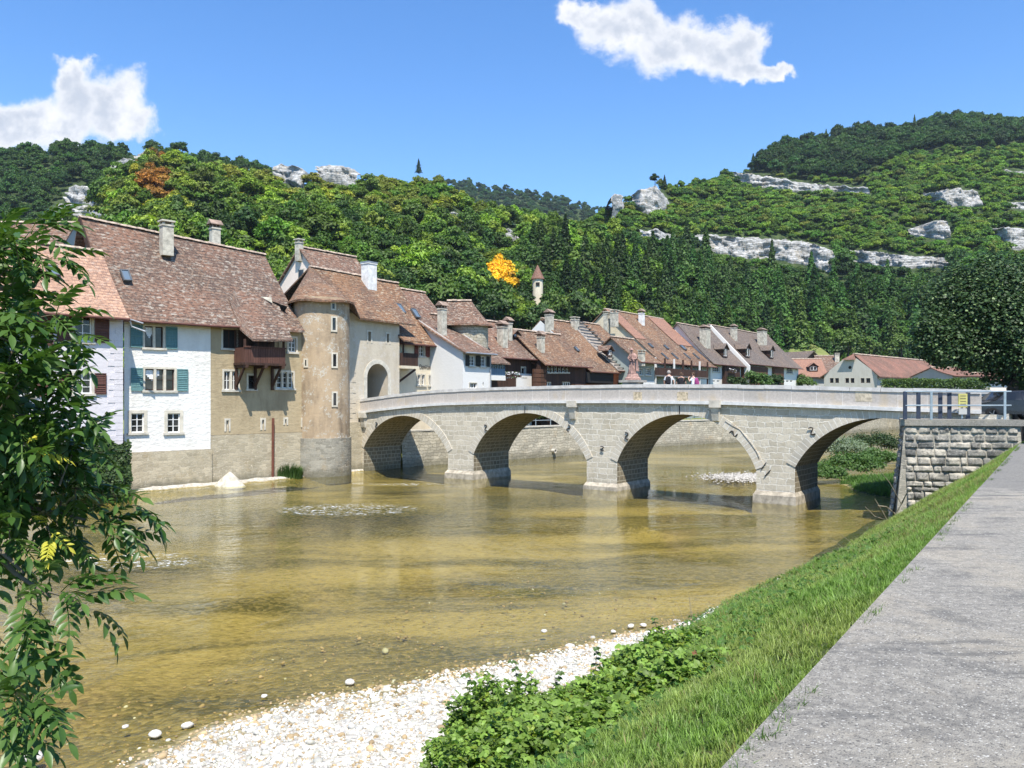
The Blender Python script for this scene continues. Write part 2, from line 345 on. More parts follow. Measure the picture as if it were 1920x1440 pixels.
c = t.mix(t.ramp(t.noise(o, .35, 4), .55, .7, 0, .7), c, (.42, .36, .27)); c = t.mix(lg, c, (.06, .06, .05))
t.put(b, 'Base Color', c); t.put(b, 'Roughness', .95); t.put(b, 'Normal', t.bump(t.math('ADD', wv, gr), 1, .6))
m, t, b, _ = newmat('pebble'); oi = t.node('ShaderNodeAttribute', attribute_type='INSTANCER', attribute_name='tint')
t.put(b, 'Base Color', t.mix(t.ramp(t.noise(objc(t), 3, 3), .4, .7, 0, .3), oi.outputs['Color'], (.35, .3, .23))); t.put(b, 'Roughness', .85)
m, t, b, _ = newmat('rockface'); o = objc(t)
g = t.node('ShaderNodeNewGeometry'); r = g.outputs['Random Per Island']
gr = t.noise(o, 5, 7, .75); big = t.noise(o, .7, 5, .7)
c = t.mix(r, (.12, .118, .108), (.34, .315, .265)); c = t.mix(t.ramp(t.math('ADD', t.math('MULTIPLY', r, .2), big), .52, .7, 0, .8), c, (.50, .45, .36))
c = t.mix(t.ramp(gr, .46, .68, 0, .8), c, (.045, .045, .042)); c = t.mix(t.ramp(t.noise(o, 14, 4), .55, .7, 0, .5), c, (.5, .47, .4))
t.put(b, 'Base Color', c); t.put(b, 'Roughness', .92); t.put(b, 'Normal', t.bump(gr, .9, .05))
foliage('forest_leaves', (.1, .1, .1), (.1, .1, .1), .28, True, .6)
foliage('ash_leaves', (.035, .085, .016), (.095, .170, .035), .30, rough=.38)
foliage('ash_yellow', (.55, .50, .05), (.42, .42, .06), .35)
foliage('plane_leaves', (.011, .032, .008), (.055, .105, .026), .15, rough=.55, c3=(.17, .25, .09))
foliage('ivy_leaves', (.025, .055, .012), (.06, .10, .022), .2)
foliage('grass_blades', (.1, .1, .1), (.1, .1, .1), .35, True, .5)
foliage('bush_green', (.050, .115, .022), (.10, .18, .04), .3)
foliage('bush_silver', (.13, .19, .10), (.24, .29, .19), .3)
foliage('bush_dark', (.022, .050, .012), (.05, .085, .022), .25)
foliage('hedge_green', (.07, .13, .03), (.13, .20, .05), .3)
M = MATS
# ------------------------------------------------------------------ helpers
def pix(px, py, Y): return Vector(((px-HX)/F*Y, Y, HC-(py-HY)/F*Y))
def onz(px, py, z=0.0):
    Y = (HC-z)*F/(py-HY); return Vector(((px-HX)/F*Y, Y, z))
def rayplane(px, py, P, n):
    d = Vector(((px-HX)/F, 1, (HY-py)/F)); o = Vector((0, 0, HC)); n = Vector(n)
    return o + d*((Vector(P)-o).dot(n)/d.dot(n))
ORI = {}
def link(o, parent=None, origin=None):
    COL.objects.link(o)
    if parent is not None: o.parent = parent; ORI[o.name] = ORI[parent.name]
    else:
        ORI[o.name] = Vector(origin) if origin is not None else Vector((0, 0, 0)); o.location = ORI[o.name]
    return o
def tag(o, label=None, cat=None, group=None, kind=None):
    if label: o['label'] = label
    if cat: o['category'] = cat
    if group: o['group'] = group
    if kind: o['kind'] = kind
    return o
def thing(name, label, cat, origin, group=None):
    o = D.objects.new(name, None); o.empty_display_size = .2; link(o, None, origin); return tag(o, label, cat, group)
def auto_uv(p):
    n = Vector((0, 0, 0))
    for i in range(len(p)):
        a, b = p[i], p[(i+1) % len(p)]
        n += Vector(((a.y-b.y)*(a.z+b.z), (a.z-b.z)*(a.x+b.x), (a.x-b.x)*(a.y+b.y)))
    if n.length < 1e-9: return [(0, 0)]*len(p)
    n.normalize()
    t = Vector((1, 0, 0)) if abs(n.z) > .97 else Vector((-n.y, n.x, 0)).normalized()
    b = n.cross(t); return [(q.dot(t), q.dot(b)) for q in p]
class MB:
    def __init__(s): s.v = []; s.f = []; s.u = []
    def poly(s, pts, uv=None):
        pts = [Vector(p) for p in pts]; k = len(s.v); s.v += pts; s.f.append(list(range(k, k+len(pts)))); s.u.append(uv or auto_uv(pts)); return s
    def hexa(s, b, t):
        """solid between bottom ring b and top ring t (same count, counter-clockwise from above)"""
        n = len(b); s.poly(list(reversed(b))); s.poly(t)
        for i in range(n): j = (i+1) % n; s.poly([b[i], b[j], t[j], t[i]])
        return s
    def box(s, c, dx, dy, dz, ax=(1, 0)):
        """box centred on c with size dx along ax, dy across it, dz up"""
        c = Vector(c); a = Vector((ax[0], ax[1], 0)).normalized(); b = Vector((-a.y, a.x, 0)); z = Vector((0, 0, 1))
        r = [c+a*sx*dx/2+b*sy*dy/2 for sx, sy in ((-1, -1), (1, -1), (1, 1), (-1, 1))]
        return s.hexa([p-z*dz/2 for p in r], [p+z*dz/2 for p in r])
    def bar(s, p, q, w, h=None):
        p, q = Vector(p), Vector(q); h = h or w; d = (q-p).normalized()
        a = d.cross(Vector((0, 0, 1)));  a = Vector((1, 0, 0)) if a.length < .01 else a.normalized(); b = a.cross(d)
        r = [(-w/2, -h/2), (w/2, -h/2), (w/2, h/2), (-w/2, h/2)]
        return s.hexa([p+a*x+b*y for x, y in r], [q+a*x+b*y for x, y in r])
    def tube(s, pts, r, n=8, cap=True):
        pts = [Vector(p) for p in pts]; rr = r if hasattr(r, '__len__') else [r]*len(pts); rings = []
        for i, p in enumerate(pts):
            d = (pts[min(i+1, len(pts)-1)]-pts[max(i-1, 0)]).normalized()
            a = d.cross(Vector((0, 0, 1))); a = Vector((1, 0, 0)) if a.length < .05 else a.normalized(); b = d.cross(a)
            rings.append([p+(a*math.cos(2*math.pi*k/n)+b*math.sin(2*math.pi*k/n))*rr[i] for k in range(n)])
        for i in range(len(pts)-1):
            for k in range(n):
                j = (k+1) % n; s.poly([rings[i][k], rings[i][j], rings[i+1][j], rings[i+1][k]])
        if cap: s.poly(list(reversed(rings[0]))); s.poly(rings[-1])
        return s
    def lathe(s, c, prof, n=16, squash=1.0):
        c = Vector(c); R = [[c+Vector((r*math.cos(2*math.pi*k/n), r*squash*math.sin(2*math.pi*k/n), z)) for k in range(n)] for r, z in prof]
        for i in range(len(R)-1):
            for k in range(n):
                j = (k+1) % n; L = 2*math.pi*prof[i][0]/n
                s.poly([R[i][k], R[i][j], R[i+1][j], R[i+1][k]], [(k*L, prof[i][1]), (k*L+L, prof[i][1]), (k*L+L, prof[i+1][1]), (k*L, prof[i+1][1])])
        return s
    def grid(s, P, UV=None):
        """P[i][j] points; UV the same"""
        for i in range(len(P)-1):
            for j in range(len(P[0])-1):
                ids = ((i, j), (i+1, j), (i+1, j+1), (i, j+1))
                s.poly([P[a][b] for a, b in ids], [UV[a][b] for a, b in ids] if UV else None)
        return s
    def build(s, name, mat, parent=None, origin=None, smooth=False, weld=False):
        if parent is not None: og = ORI[parent.name]
        elif origin is not None: og = Vector(origin)
        else:
            n = max(1, len(s.v)); og = Vector((sum(p.x for p in s.v)/n, sum(p.y for p in s.v)/n, min([p.z for p in s.v] or [0])))
        me = D.meshes.new(name); me.from_pydata([tuple(p-og) for p in s.v], [], s.f)
        ul = me.uv_layers.new(name='UVMap'); ul.data.foreach_set('uv', np.array([c for f in s.u for q in f for c in q], dtype=np.float32))
        me.materials.append(M[mat] if isinstance(mat, str) else mat)
        if weld:
            import bmesh
            bm = bmesh.new(); bm.from_mesh(me); bmesh.ops.remove_doubles(bm, verts=bm.verts, dist=.0005); bm.to_mesh(me); bm.free()
        if smooth: me.polygons.foreach_set('use_smooth', [True]*len(me.polygons))
        me.update(); return link(D.objects.new(name, me), parent, og)
def np_mesh(name, V, Q, mat, uv=None, smooth=False):
    V = np.asarray(V, np.float32).reshape(-1, 3); Q = np.asarray(Q, np.int32); k = Q.shape[1]
    me = D.meshes.new(name); me.vertices.add(len(V)); me.vertices.foreach_set('co', V.ravel())
    me.loops.add(Q.size); me.loops.foreach_set('vertex_index', Q.ravel())
    me.polygons.add(len(Q)); me.polygons.foreach_set('loop_start', np.arange(len(Q), dtype=np.int32)*k)
    try: me.polygons.foreach_set('loop_total', np.full(len(Q), k, np.int32))
    except Exception: pass
    if uv is not None: me.uv_layers.new(name='UVMap').data.foreach_set('uv', np.asarray(uv, np.float32).ravel())
    me.update(calc_edges=True); me.validate()
    if smooth: me.polygons.foreach_set('use_smooth', np.ones(len(me.polygons), bool))
    if mat: me.materials.append(M[mat])
    return me
def grid_mesh(name, P, mat, smooth=True):
    """P array (n, m, 3)"""
    n, m = P.shape[:2]; idx = np.arange(n*m).reshape(n, m)
    Q = np.stack([idx[:-1, :-1], idx[1:, :-1], idx[1:, 1:], idx[:-1, 1:]], -1).reshape(-1, 4)
    return np_mesh(name, P, Q, mat, None, smooth)
def structure(name, me, loc=(0, 0, 0)): return tag(link(D.objects.new(name, me), None, loc), kind='structure')

_L = rng.random((32, 32, 32))
def vnoise(P):
    P = np.asarray(P, float); i = np.floor(P).astype(int); f = P-i; f = f*f*(3-2*f); r = 0
    for dx in (0, 1):
        for dy in (0, 1):
            for dz in (0, 1):
                w_ = (f[..., 0] if dx else 1-f[..., 0])*(f[..., 1] if dy else 1-f[..., 1])*(f[..., 2] if dz else 1-f[..., 2])
                r = r+w_*_L[(i[..., 0]+dx) % 32, (i[..., 1]+dy) % 32, (i[..., 2]+dz) % 32]
    return r
def fbm(P, o=4, g=.5):
    P = np.asarray(P, float); r = 0; a = 1; s = 0
    for k in range(o): r = r+a*vnoise(P*2**k+7.3*k); s += a; a *= g
    return r/s

class Frame:
    """a line in plan: P start, d direction along the wall; q is measured out of the wall towards the river"""
    def __init__(s, P, d): s.P = Vector((P[0], P[1], 0)); d = Vector((d[0], d[1], 0)).normalized(); s.d = d; s.m = Vector((d.y, -d.x, 0))
    def w(s, t, q=0.0, z=0.0): return s.P+s.d*t+s.m*q+Vector((0, 0, z))
    def t(s, px, q=0.0):
        k = (px-HX)/F; p = s.P+s.m*q; return (k*p.y-p.x)/(s.d.x-k*s.d.y)
    def z(s, px, py, q=0.0): Y = s.w(s.t(px, q), q).y; return HC+(HY-py)/F*Y
def facade(mb, fr, q, t0, t1, z0, z1, holes=(), rec=.16):
    """a wall with real openings; reveals go rec metres in"""
    T = sorted({t0, t1, *[x for h in holes for x in h[:2]]}); Z = sorted({z0, z1, *[x for h in holes for x in h[2:4]]})
    for i in range(len(T)-1):
        for j in range(len(Z)-1):
            a, b, c, d = T[i], T[i+1], Z[j], Z[j+1]; mt, mz = (a+b)/2, (c+d)/2
            if any(h[0] < mt < h[1] and h[2] < mz < h[3] for h in holes): continue
            mb.poly([fr.w(a, q, c), fr.w(b, q, c), fr.w(b, q, d), fr.w(a, q, d)])
    for a, b, c, d in [h[:4] for h in holes]:
        mb.poly([fr.w(a, q, c), fr.w(a, q, d), fr.w(a, q-rec, d), fr.w(a, q-rec, c)]); mb.poly([fr.w(b, q, d), fr.w(b, q, c), fr.w(b, q-rec, c), fr.w(b, q-rec, d)])
        mb.poly([fr.w(a, q, d), fr.w(b, q, d), fr.w(b, q-rec, d), fr.w(a, q-rec, d)]); mb.poly([fr.w(a, q-rec, c), fr.w(b, q-rec, c), fr.w(b, q, c), fr.w(a, q, c)])
    return mb
def fbox(mb, fr, t0, t1, q0, q1, z0, z1):
    return mb.hexa([fr.w(t0, q1, z0), fr.w(t1, q1, z0), fr.w(t1, q0, z0), fr.w(t0, q0, z0)], [fr.w(t0, q1, z1), fr.w(t1, q1, z1), fr.w(t1, q0, z1), fr.w(t0, q0, z1)])
def window(par, fr, q, h, cols=2, rows=3, fw=.06, surround=.12, frame='frame_white', rec=.16, sill=True, shut=None, sides='lr', sw=None, curtain=False, glaze=True, lights=1):
    """h=(t0,t1,z0,z1) opening. window > pane, sill; shutters are parts of the house"""
    a, b, c, d = h; mb = MB()
    if surround:
        s = surround
        fbox(mb, fr, a-s, a, q, q+.03, c, d+s); fbox(mb, fr, b, b+s, q, q+.03, c, d+s); fbox(mb, fr, a, b, q, q+.03, d, d+s)
        for k in range(1, lights):
            x = a+(b-a)*k/lights; fbox(mb, fr, x-.07, x+.07, q-rec, q+.02, c, d)
    wn = mb.build('window', 'surround_stone', par) if surround else None
    f = MB(); q0 = q-rec+.01; q1 = q0+.06
    fbox(f, fr, a, a+fw, q0, q1, c, d); fbox(f, fr, b-fw, b, q0, q1, c, d); fbox(f, fr, a+fw, b-fw, q0, q1, c, c+fw); fbox(f, fr, a+fw, b-fw, q0, q1, d-fw, d)
    for k in range(1, cols): x = a+(b-a)*k/cols; fbox(f, fr, x-fw*.45, x+fw*.45, q0+.005, q1-.006, c+fw, d-fw)
    for k in range(1, rows): z = c+(d-c)*k/rows; fbox(f, fr, a+fw, b-fw, q0+.01, q1-.012, z-.018, z+.018)
    fo = f.build('frame' if wn else 'window', frame, wn or par)
    top = wn or fo
    g = MB(); fbox(g, fr, a+.002, b-.002, q0-.02, q0+.012, c+.002, d-.002); g.build('pane', 'window_glass' if glaze else 'dark_interior', top)
    if curtain:
        g = MB(); hb = (a+b)/2; n = 7
        for k in range(n):
            x0, x1 = a+fw+(hb-a-fw)*k/n, a+fw+(hb-a-fw)*(k+1)/n; zz = c+(d-c)*(.45+.25*abs(k-3)/3)
            g.poly([fr.w(x0, q0+.02+.01*(k % 2), zz), fr.w(x1, q0+.03-.01*(k % 2), zz), fr.w(x1, q0+.03-.01*(k % 2), d-fw), fr.w(x0, q0+.02+.01*(k % 2), d-fw)])
        g.build('curtain', 'white_cloth', top)
    if sill:
        s = MB(); fbox(s, fr, a-surround-.06, b+surround+.06, q+.001, q+.11, c-.13, c-.002); s.build('sill', 'sill_stone', top)
    if shut:
        wv = sw or (b-a)/2+.05
        for sd in sides:
            m_ = MB(); x0, x1 = (a-surround-.02-wv, a-surround-.02) if sd == 'l' else (b+surround+.02, b+surround+.02+wv)
            fbox(m_, fr, x0, x0+.05, q+.04, q+.085, c-.03, d+.03); fbox(m_, fr, x1-.05, x1, q+.04, q+.085, c-.03, d+.03)
            for zz in (c-.03, (c+d)/2-.03, d-.03): fbox(m_, fr, x0+.05, x1-.05, q+.04, q+.083, zz, zz+.06)
            n = max(4, int((d-c)/.11)); 
            for k in range(n):
                z = c+.03+(d-c-.06)*(k+.5)/n
                m_.poly([fr.w(x0+.05, q+.045, z+.045), fr.w(x1-.05, q+.045, z+.045), fr.w(x1-.05, q+.08, z-.035), fr.w(x0+.05, q+.08, z-.035)])
            fbox(m_, fr, x0+.05, x1-.05, q+.035, q+.042, c-.03, d+.03)
            m_.build('shutter', shut, par)
    return top
def slab_roof(mb, E, R, th=.13, nu=10, nv=8, sag=.05, kick=0.0, uv0=0.0):
    """roof slope lofted between eave points E and ridge points R (equal count), slightly uneven, with thickness"""
    E = [Vector(e) for e in E]; R = [Vector(r) for r in R]; P = []; U = []; L = [0]
    for i in range(len(E)-1): L.append(L[-1]+(E[i+1]-E[i]).length)
    for i in range(nu*(len(E)-1)+1):
        k = min(i//nu, len(E)-2); f = (i-k*nu)/nu; e = E[k].lerp(E[k+1], f); r = R[k].lerp(R[k+1], f); row = []; ur = []
        for j in range(nv+1):
            g = j/nv; p = e.lerp(r, g); nz = float(fbm((p.x*.35, p.y*.35, 3.1+p.z*.2), 2))-.5
            edge = 1 if 0 < j < nv else .35
            p = p+Vector((0, 0, nz*sag*2*edge - kick*math.sin(g*math.pi)*.5)); row.append(p); ur.append((L[k]+(L[k+1]-L[k])*f+uv0, (r-e).length*g))
        P.append(row); U.append(ur)
    mb.grid(P, U); dn = Vector((0, 0, -th)); n, m_ = len(P), len(P[0])
    for i in range(n-1):
        mb.poly([P[i+1][0], P[i][0], P[i][0]+dn, P[i+1][0]+dn]); mb.poly([P[i][-1], P[i+1][-1], P[i+1][-1]+dn, P[i][-1]+dn])
    for j in range(m_-1):
        mb.poly([P[0][j], P[0][j+1], P[0][j+1]+dn, P[0][j]+dn]); mb.poly([P[-1][j+1], P[-1][j], P[-1][j]+dn, P[-1][j+1]+dn])
    mb.poly([P[0][0]+dn, P[0][-1]+dn, P[-1][-1]+dn, P[-1][0]+dn]) if len(E) == 2 else [mb.poly([P[i*nu][0]+dn, P[i*nu][-1]+dn, P[(i+1)*nu][-1]+dn, P[(i+1)*nu][0]+dn]) for i in range(len(E)-1)]
    return P
def ridge_cap(par, A, B, mat='clay_ridge', r=.13):
    A, B = Vector(A), Vector(B); L = (B-A).length; n = max(3, int(L/.38)); mb = MB()
    d = (B-A).normalized(); a = d.cross(Vector((0, 0, 1))).normalized(); z = Vector((0, 0, 1))
    for i in range(n):
        p, q = A.lerp(B, i/n), A.lerp(B, (i+1.06)/n); jit = random.uniform(-.012, .012); R0 = []; R1 = []
        for k in range(6):
            an = math.pi*k/5; rr = r*(1.0+.10*(i % 2)); off = a*math.cos(an)*rr*1.2+z*(math.sin(an)*rr+jit-.03); R0.append(p+off); R1.append(q+off)
        for k in range(5): mb.poly([R0[k], R0[k+1], R1[k+1], R1[k]])
        mb.poly(R0); mb.poly(list(reversed(R1)))
    return mb.build('ridge_cap', mat, par)
plain('clay_ridge', (.46, .36, .28), .85, var=.25, sc_=4)
def chimney(par, base, top, wd, dp, ax, mat='chimney_plaster', cap='slab', sink=.6):
    """stack on a roof: base point on the roof, height to top"""
    b = Vector(base); H = top-b.z; mb = MB()
    mb.box(b+Vector((0, 0, (H-.3-sink)/2)), wd, dp, H-.3+sink, ax)
    mb.box(b+Vector((0, 0, H-.34)), wd+.09, dp+.09, .1, ax)
    o = mb.build('chimney', mat, par); c = MB(); a = Vector((ax[0], ax[1], 0)).normalized(); bb = Vector((-a.y, a.x, 0)); z0 = b.z+H-.3
    if cap == 'slab':
        for sx in (-1, 1):
            for sy in (-1, 1): c.box(b+a*sx*(wd/2-.08)+bb*sy*(dp/2-.08)+Vector((0, 0, H-.2)), .13, .13, .2, ax)
        c.box(b+Vector((0, 0, H-.06)), wd+.16, dp+.16, .1, ax)
    elif cap == 'plain':
        c.box(b+Vector((0, 0, H-.24)), wd+.12, dp+.12, .09, ax)
    else:       # little tiled saddle roof on short piers
        nn = max(2, int(wd/.22))
        for sy in (-1, 1):
            for k in range(nn+1): c.box(b+a*(-wd/2+.05+(wd-.1)*k/nn)+bb*sy*(dp/2-.06)+Vector((0, 0, H-.17)), .08, .09, .26, ax)
        hw, hd = wd/2+.14, dp/2+.14; zt = b+Vector((0, 0, H-.04)); rr = .34
        for sy in (-1, 1):
            e0, e1 = zt-a*hw+bb*sy*hd, zt+a*hw+bb*sy*hd; r0, r1 = zt-a*hw+Vector((0, 0, rr)), zt+a*hw+Vector((0, 0, rr))
            c.poly([e0, e1, r1, r0] if sy < 0 else [e1, e0, r0, r1]); c.poly([e0-Vector((0, 0, .05)), e1-Vector((0, 0, .05)), e1, e0])
        for sx in (-1, 1): c.poly([zt+a*sx*hw-bb*hd, zt+a*sx*hw+bb*hd, zt+a*sx*hw+Vector((0, 0, rr))])
    c.build('chimney_cap', {'slab': 'chimney_plaster', 'plain': 'zinc'}.get(cap, 'clay_cap'), o); return o
def skylight(par, P, n, up, wd, ht):
    """roof window lying on the slope at P"""
    n, up = Vector(n).normalized(), Vector(up).normalized(); a = up.cross(n).normalized(); P = Vector(P)+n*.02
    def blk(mb, a0, a1, u0, u1, h0, h1):
        r = [P+a*x+up*y for x, y in ((a0, u0), (a1, u0), (a1, u1), (a0, u1))]; mb.hexa([p+n*h0 for p in r], [p+n*h1 for p in r])
    mb = MB(); f = .07
    blk(mb, -wd/2, -wd/2+f, -ht/2, ht/2, -.05, .10); blk(mb, wd/2-f, wd/2, -ht/2, ht/2, -.05, .10); blk(mb, -wd/2+f, wd/2-f, -ht/2, -ht/2+f, -.05, .10); blk(mb, -wd/2+f, wd/2-f, ht/2-f, ht/2, -.05, .10)
    o = mb.build('skylight', 'skylight_frame', par); g = MB(); blk(g, -wd/2+f, wd/2-f, -ht/2+f, ht/2-f, 0, .06); g.build('pane', 'skylight_glass', o)
def gutter(par, A, B, r=.07, mat='pipe_brown'):
    MB().tube([A, B], r, 8).build('gutter', mat, par)

class House:
    """gabled house with its ridge parallel to the river front. All positions in metres in a Frame"""
    def __init__(s, name, label, cat, fr, t0, t1, ze, b, zr, q=0.0, z0=2.0, wall='clean_white', roof='tile_brown', wins=(), over=.55, side=.18, depth=None, back=None, ridge=True, holes=(), group=None, sag=.06, nu=10, gut=True, kick=.25):
        s.fr, s.q, s.t0, s.t1, s.ze, s.b, s.zr = fr, q, t0, t1, ze, b, zr
        dp = depth or 2*b; o = s.o = thing(name, label, cat, fr.w((t0+t1)/2, q-dp/2, z0), group)
        s.sl = (zr-ze)/b; hs = []
        mb = MB(); W_ = []
        for wi in wins:
            k = dict(wi); x0, y0, x1, y1 = k.pop('r'); a, c = fr.t(x0, q), fr.t(x1, q); mid = (x0+x1)/2
            hh = (a, c, fr.z(mid, y1, q), fr.z(mid, y0, q)); W_.append((hh, k)); hs.append(hh)
        facade(mb, fr, q, t0, t1, z0, ze-.02, hs+list(holes))
        zb = zr-s.sl*(dp-b)
        for t, sg in ((t0, 1), (t1, -1)):
            p = [fr.w(t, q, z0), fr.w(t, q, ze-.02), fr.w(t, q-b, zr-.06), fr.w(t, q-dp, zb-.02), fr.w(t, q-dp, z0)]
            mb.poly(p if sg > 0 else list(reversed(p)))
        mb.poly([fr.w(t1, q-dp, z0), fr.w(t0, q-dp, z0), fr.w(t0, q-dp, zb-.02), fr.w(t1, q-dp, zb-.02)])
        s.wall = mb.build('wall', wall, o)
        for hh, k in W_: window(o, fr, q, hh, **k)
        r = MB(); a, c = t0-side, t1+side; s.E = fr.w(a, q+over, ze-over*s.sl+.1); up = .1
        slab_roof(r, [fr.w(a, q+over, ze-over*s.sl+up), fr.w(c, q+over, ze-over*s.sl+up)], [fr.w(a, q-b, zr+up), fr.w(c, q-b, zr+up)], nu=nu, sag=sag, kick=kick)
        slab_roof(r, [fr.w(c, q-dp-.3, zb-.3*s.sl+up), fr.w(a, q-dp-.3, zb-.3*s.sl+up)], [fr.w(c, q-b, zr+up), fr.w(a, q-b, zr+up)], nu=4, nv=4, sag=.02)
        s.roof = r.build('roof', roof, o)
        if ridge: ridge_cap(s.roof, fr.w(a, q-b, zr+up+.03), fr.w(c, q-b, zr+up+.03))
        if gut: gutter(o, fr.w(a, q+over+.07, ze-over*s.sl+.02), fr.w(c, q+over+.07, ze-over*s.sl+.02))
        s.P0 = fr.w(t0, q-b, zr+up); s.N = (fr.m*s.sl+Vector((0, 0, 1))).normalized(); s.U = (Vector((0, 0, s.sl))-fr.m).normalized()
    def on(s, px, py): return rayplane(px, py, s.P0, s.N)
    def chim(s, px, yt, yb, wd, dp=None, mat='chimney_plaster', cap='slab', back=False):
        p = s.on(px, yb)
        if back: p = s.fr.w(s.fr.t(px, s.q-s.b-.5), s.q-s.b-.5, s.zr-.4)
        chimney(s.roof, p, HC+(HY-yt)/F*p.y, wd, dp or wd*.8, (s.fr.d.x, s.fr.d.y), mat, cap)
    def sky(s, px, py, wd=.7, ht=1.0): skylight(s.roof, s.on(px, py), s.N, s.U, wd, ht)
    def dormer(s, px, py, wd=1.3, ht=1.0, cols=2, mat='tile_grey'):
        """small gabled dormer: (px,py) bottom centre of its front"""
        fr = s.fr; p = s.on(px, py)+s.fr.m*.1; t = (p-fr.P).dot(fr.d); q = (p-fr.P).dot(fr.m); z = p.z; ht_r = wd*.42
        dk = ht/s.sl; db = (ht+ht_r)/s.sl; o = MB()
        a, b = t-wd/2, t+wd/2; hh = (a+.2, b-.2, z+.18, z+ht-.08)
        facade(o, fr, q, a, b, z, z+ht, [hh], .08); o.poly([fr.w(a, q, z+ht), fr.w(b, q, z+ht), fr.w(t, q, z+ht+ht_r-.05)])
        o.poly([fr.w(a, q, z), fr.w(a, q, z+ht), fr.w(a, q-dk, z+ht)]); o.poly([fr.w(b, q, z+ht), fr.w(b, q, z), fr.w(b, q-dk, z+ht)])
        d_ = o.build('dormer', 'dark_wood', s.roof)
        f = MB(); x0, x1, z0, z1 = hh
        fbox(f, fr, x0, x0+.06, q-.07, q-.02, z0, z1); fbox(f, fr, x1-.06, x1, q-.07, q-.02, z0, z1); fbox(f, fr, x0+.06, x1-.06, q-.07, q-.02, z0, z0+.06); fbox(f, fr, x0+.06, x1-.06, q-.07, q-.02, z1-.06, z1)
        fbox(f, fr, t-.05, t+.05, q-.069, q-.022, z0+.06, z1-.06); dw_ = f.build('dormer_window', 'frame_white', d_); f = MB(); fbox(f, fr, x0, x1, q-.1, q-.075, z0, z1); f.build('pane', 'window_glass', dw_)
        r = MB(); e = .22
        for sg in (-1, 1):
            E0, E1 = fr.w(t+sg*(wd/2+e), q+e, z+ht-e*.5), fr.w(t+sg*(wd/2+e), q-dk, z+ht-e*.5)
            R0, R1 = fr.w(t, q+e, z+ht+ht_r), fr.w(t, q-db, z+ht+ht_r)
            if sg < 0: slab_roof(r, [E1, E0], [R1, R0], th=.07, nu=3, nv=3, sag=0)
            else: slab_roof(r, [E0, E1], [R0, R1], th=.07, nu=3, nv=3, sag=0)
        r.build('dormer_roof', mat, d_)
# ------------------------------------------------------------------ river, banks, quay
KE, KD, KQ = Vector((.98, 3.47, 0)), Vector((.566, .825, 0)).normalized(), Vector((-.825, .566, 0)).normalized()
QW = [(-40, 8.8), (-5, 8.9), (1, 9.4), (3, 9.9), (4.7, 10.1), (6.5, 9.6), (8.4, 8.9), (11, 7.7), (13.7, 6.4), (16, 5.4), (20, 5.1), (30, 5.0), (38, 4.2), (43, 6), (47, 9.6), (53, 10.6), (57, 7.5), (62, 2), (80, -2), (150, -30)]
def bank_z(t, q, rng_noise=True):
    qw = np.interp(t, [a for a, _ in QW], [b for _, b in QW]); toe = np.minimum(5.6, qw-.15)
    up = np.where(t < 37, 3.52, 1.1)                                            # beyond the bridge the right bank is low
    slope = up*(1-np.clip(q/np.maximum(toe, .5), 0, 1))**1.0
    flat = .32*np.clip((qw-q)/np.maximum(qw-toe, .3), 0, 1)
    bed = -.16*np.clip((q-qw)/1.3, 0, 1)-.42*np.clip((q-qw-1)/7, 0, 1)
    z = np.where(q < toe, slope+.32*np.clip((q+1)/(toe+1), 0, 1)*np.clip((qw-toe)/.5, 0.15, 1), np.where(q < qw, flat, bed))
    return z
def tq(t, q): return KE.x+KD.x*t+KQ.x*q, KE.y+KD.y*t+KQ.y*q
def to_tq(x, y): return (x-KE.x)*KD.x+(y-KE.y)*KD.y, (x-KE.x)*KQ.x+(y-KE.y)*KQ.y
ISL = [(15.8, 53.4, 2.8, 2.6, .10), (12.5, 58.5, 5.5, 1.3, .03), (5.3, 34.6, 1.5, .4, -.02)]
def bed_extra(x, y):
    z = 0
    for cx, cy, rx, ry, h in ISL:
        dx, dy = (x-cx)*.602+(y-cy)*.798, (x-cx)*.798-(y-cy)*.602
        d = (dy/rx)**2+(dx/ry)**2
        z = np.maximum(z, (h+.5)*np.exp(-d*.9))
    return z
t_ = np.concatenate([np.arange(-30, 45, .25), np.arange(45, 150, 1.0)]); q_ = np.concatenate([np.arange(0, 14, .2), np.arange(14, 90, 1.0)])
T, Q = np.meshgrid(t_, q_, indexing='ij'); X, Y = tq(T, Q); Z = bank_z(T, Q)
N_ = fbm(np.stack([X*.5, Y*.5, X*0], -1), 4)-.5; N2 = fbm(np.stack([X*2.5, Y*2.5, X*0+3], -1), 3)-.5
Z = Z+N_*np.where(Q < 5.6, .35, .16)*np.clip(Q/.8, 0, 1)+N2*.08*np.clip(Q/.5, 0, 1); Z = Z+np.where(Z < 0, bed_extra(X, Y), 0)
P = np.stack([X, Y, Z], -1)
jb = int(np.searchsorted(q_, 5.8)); it = int(np.searchsorted(t_, 37))
bank = structure('grass_bank_ground', grid_mesh('grass_bank_ground', P[:it+1, :jb+1], 'bank_soil')); bank.name = 'bank'
pm_ = np.array([P[i, j, 2] > 0 and t_[i] > 39 for i in range(len(t_)-1) for j in range(jb, len(q_)-1)])
far_bank = structure('far_bank', grid_mesh('far_bank', P[it:, :jb+1], 'bank_soil'))
river_bed = structure('river_bed', grid_mesh('river_bed', P[:, jb:], 'bed')); river_bed.data.materials.append(M['bank_soil']); river_bed.data.polygons.foreach_set('material_index', pm_.astype(np.int32))
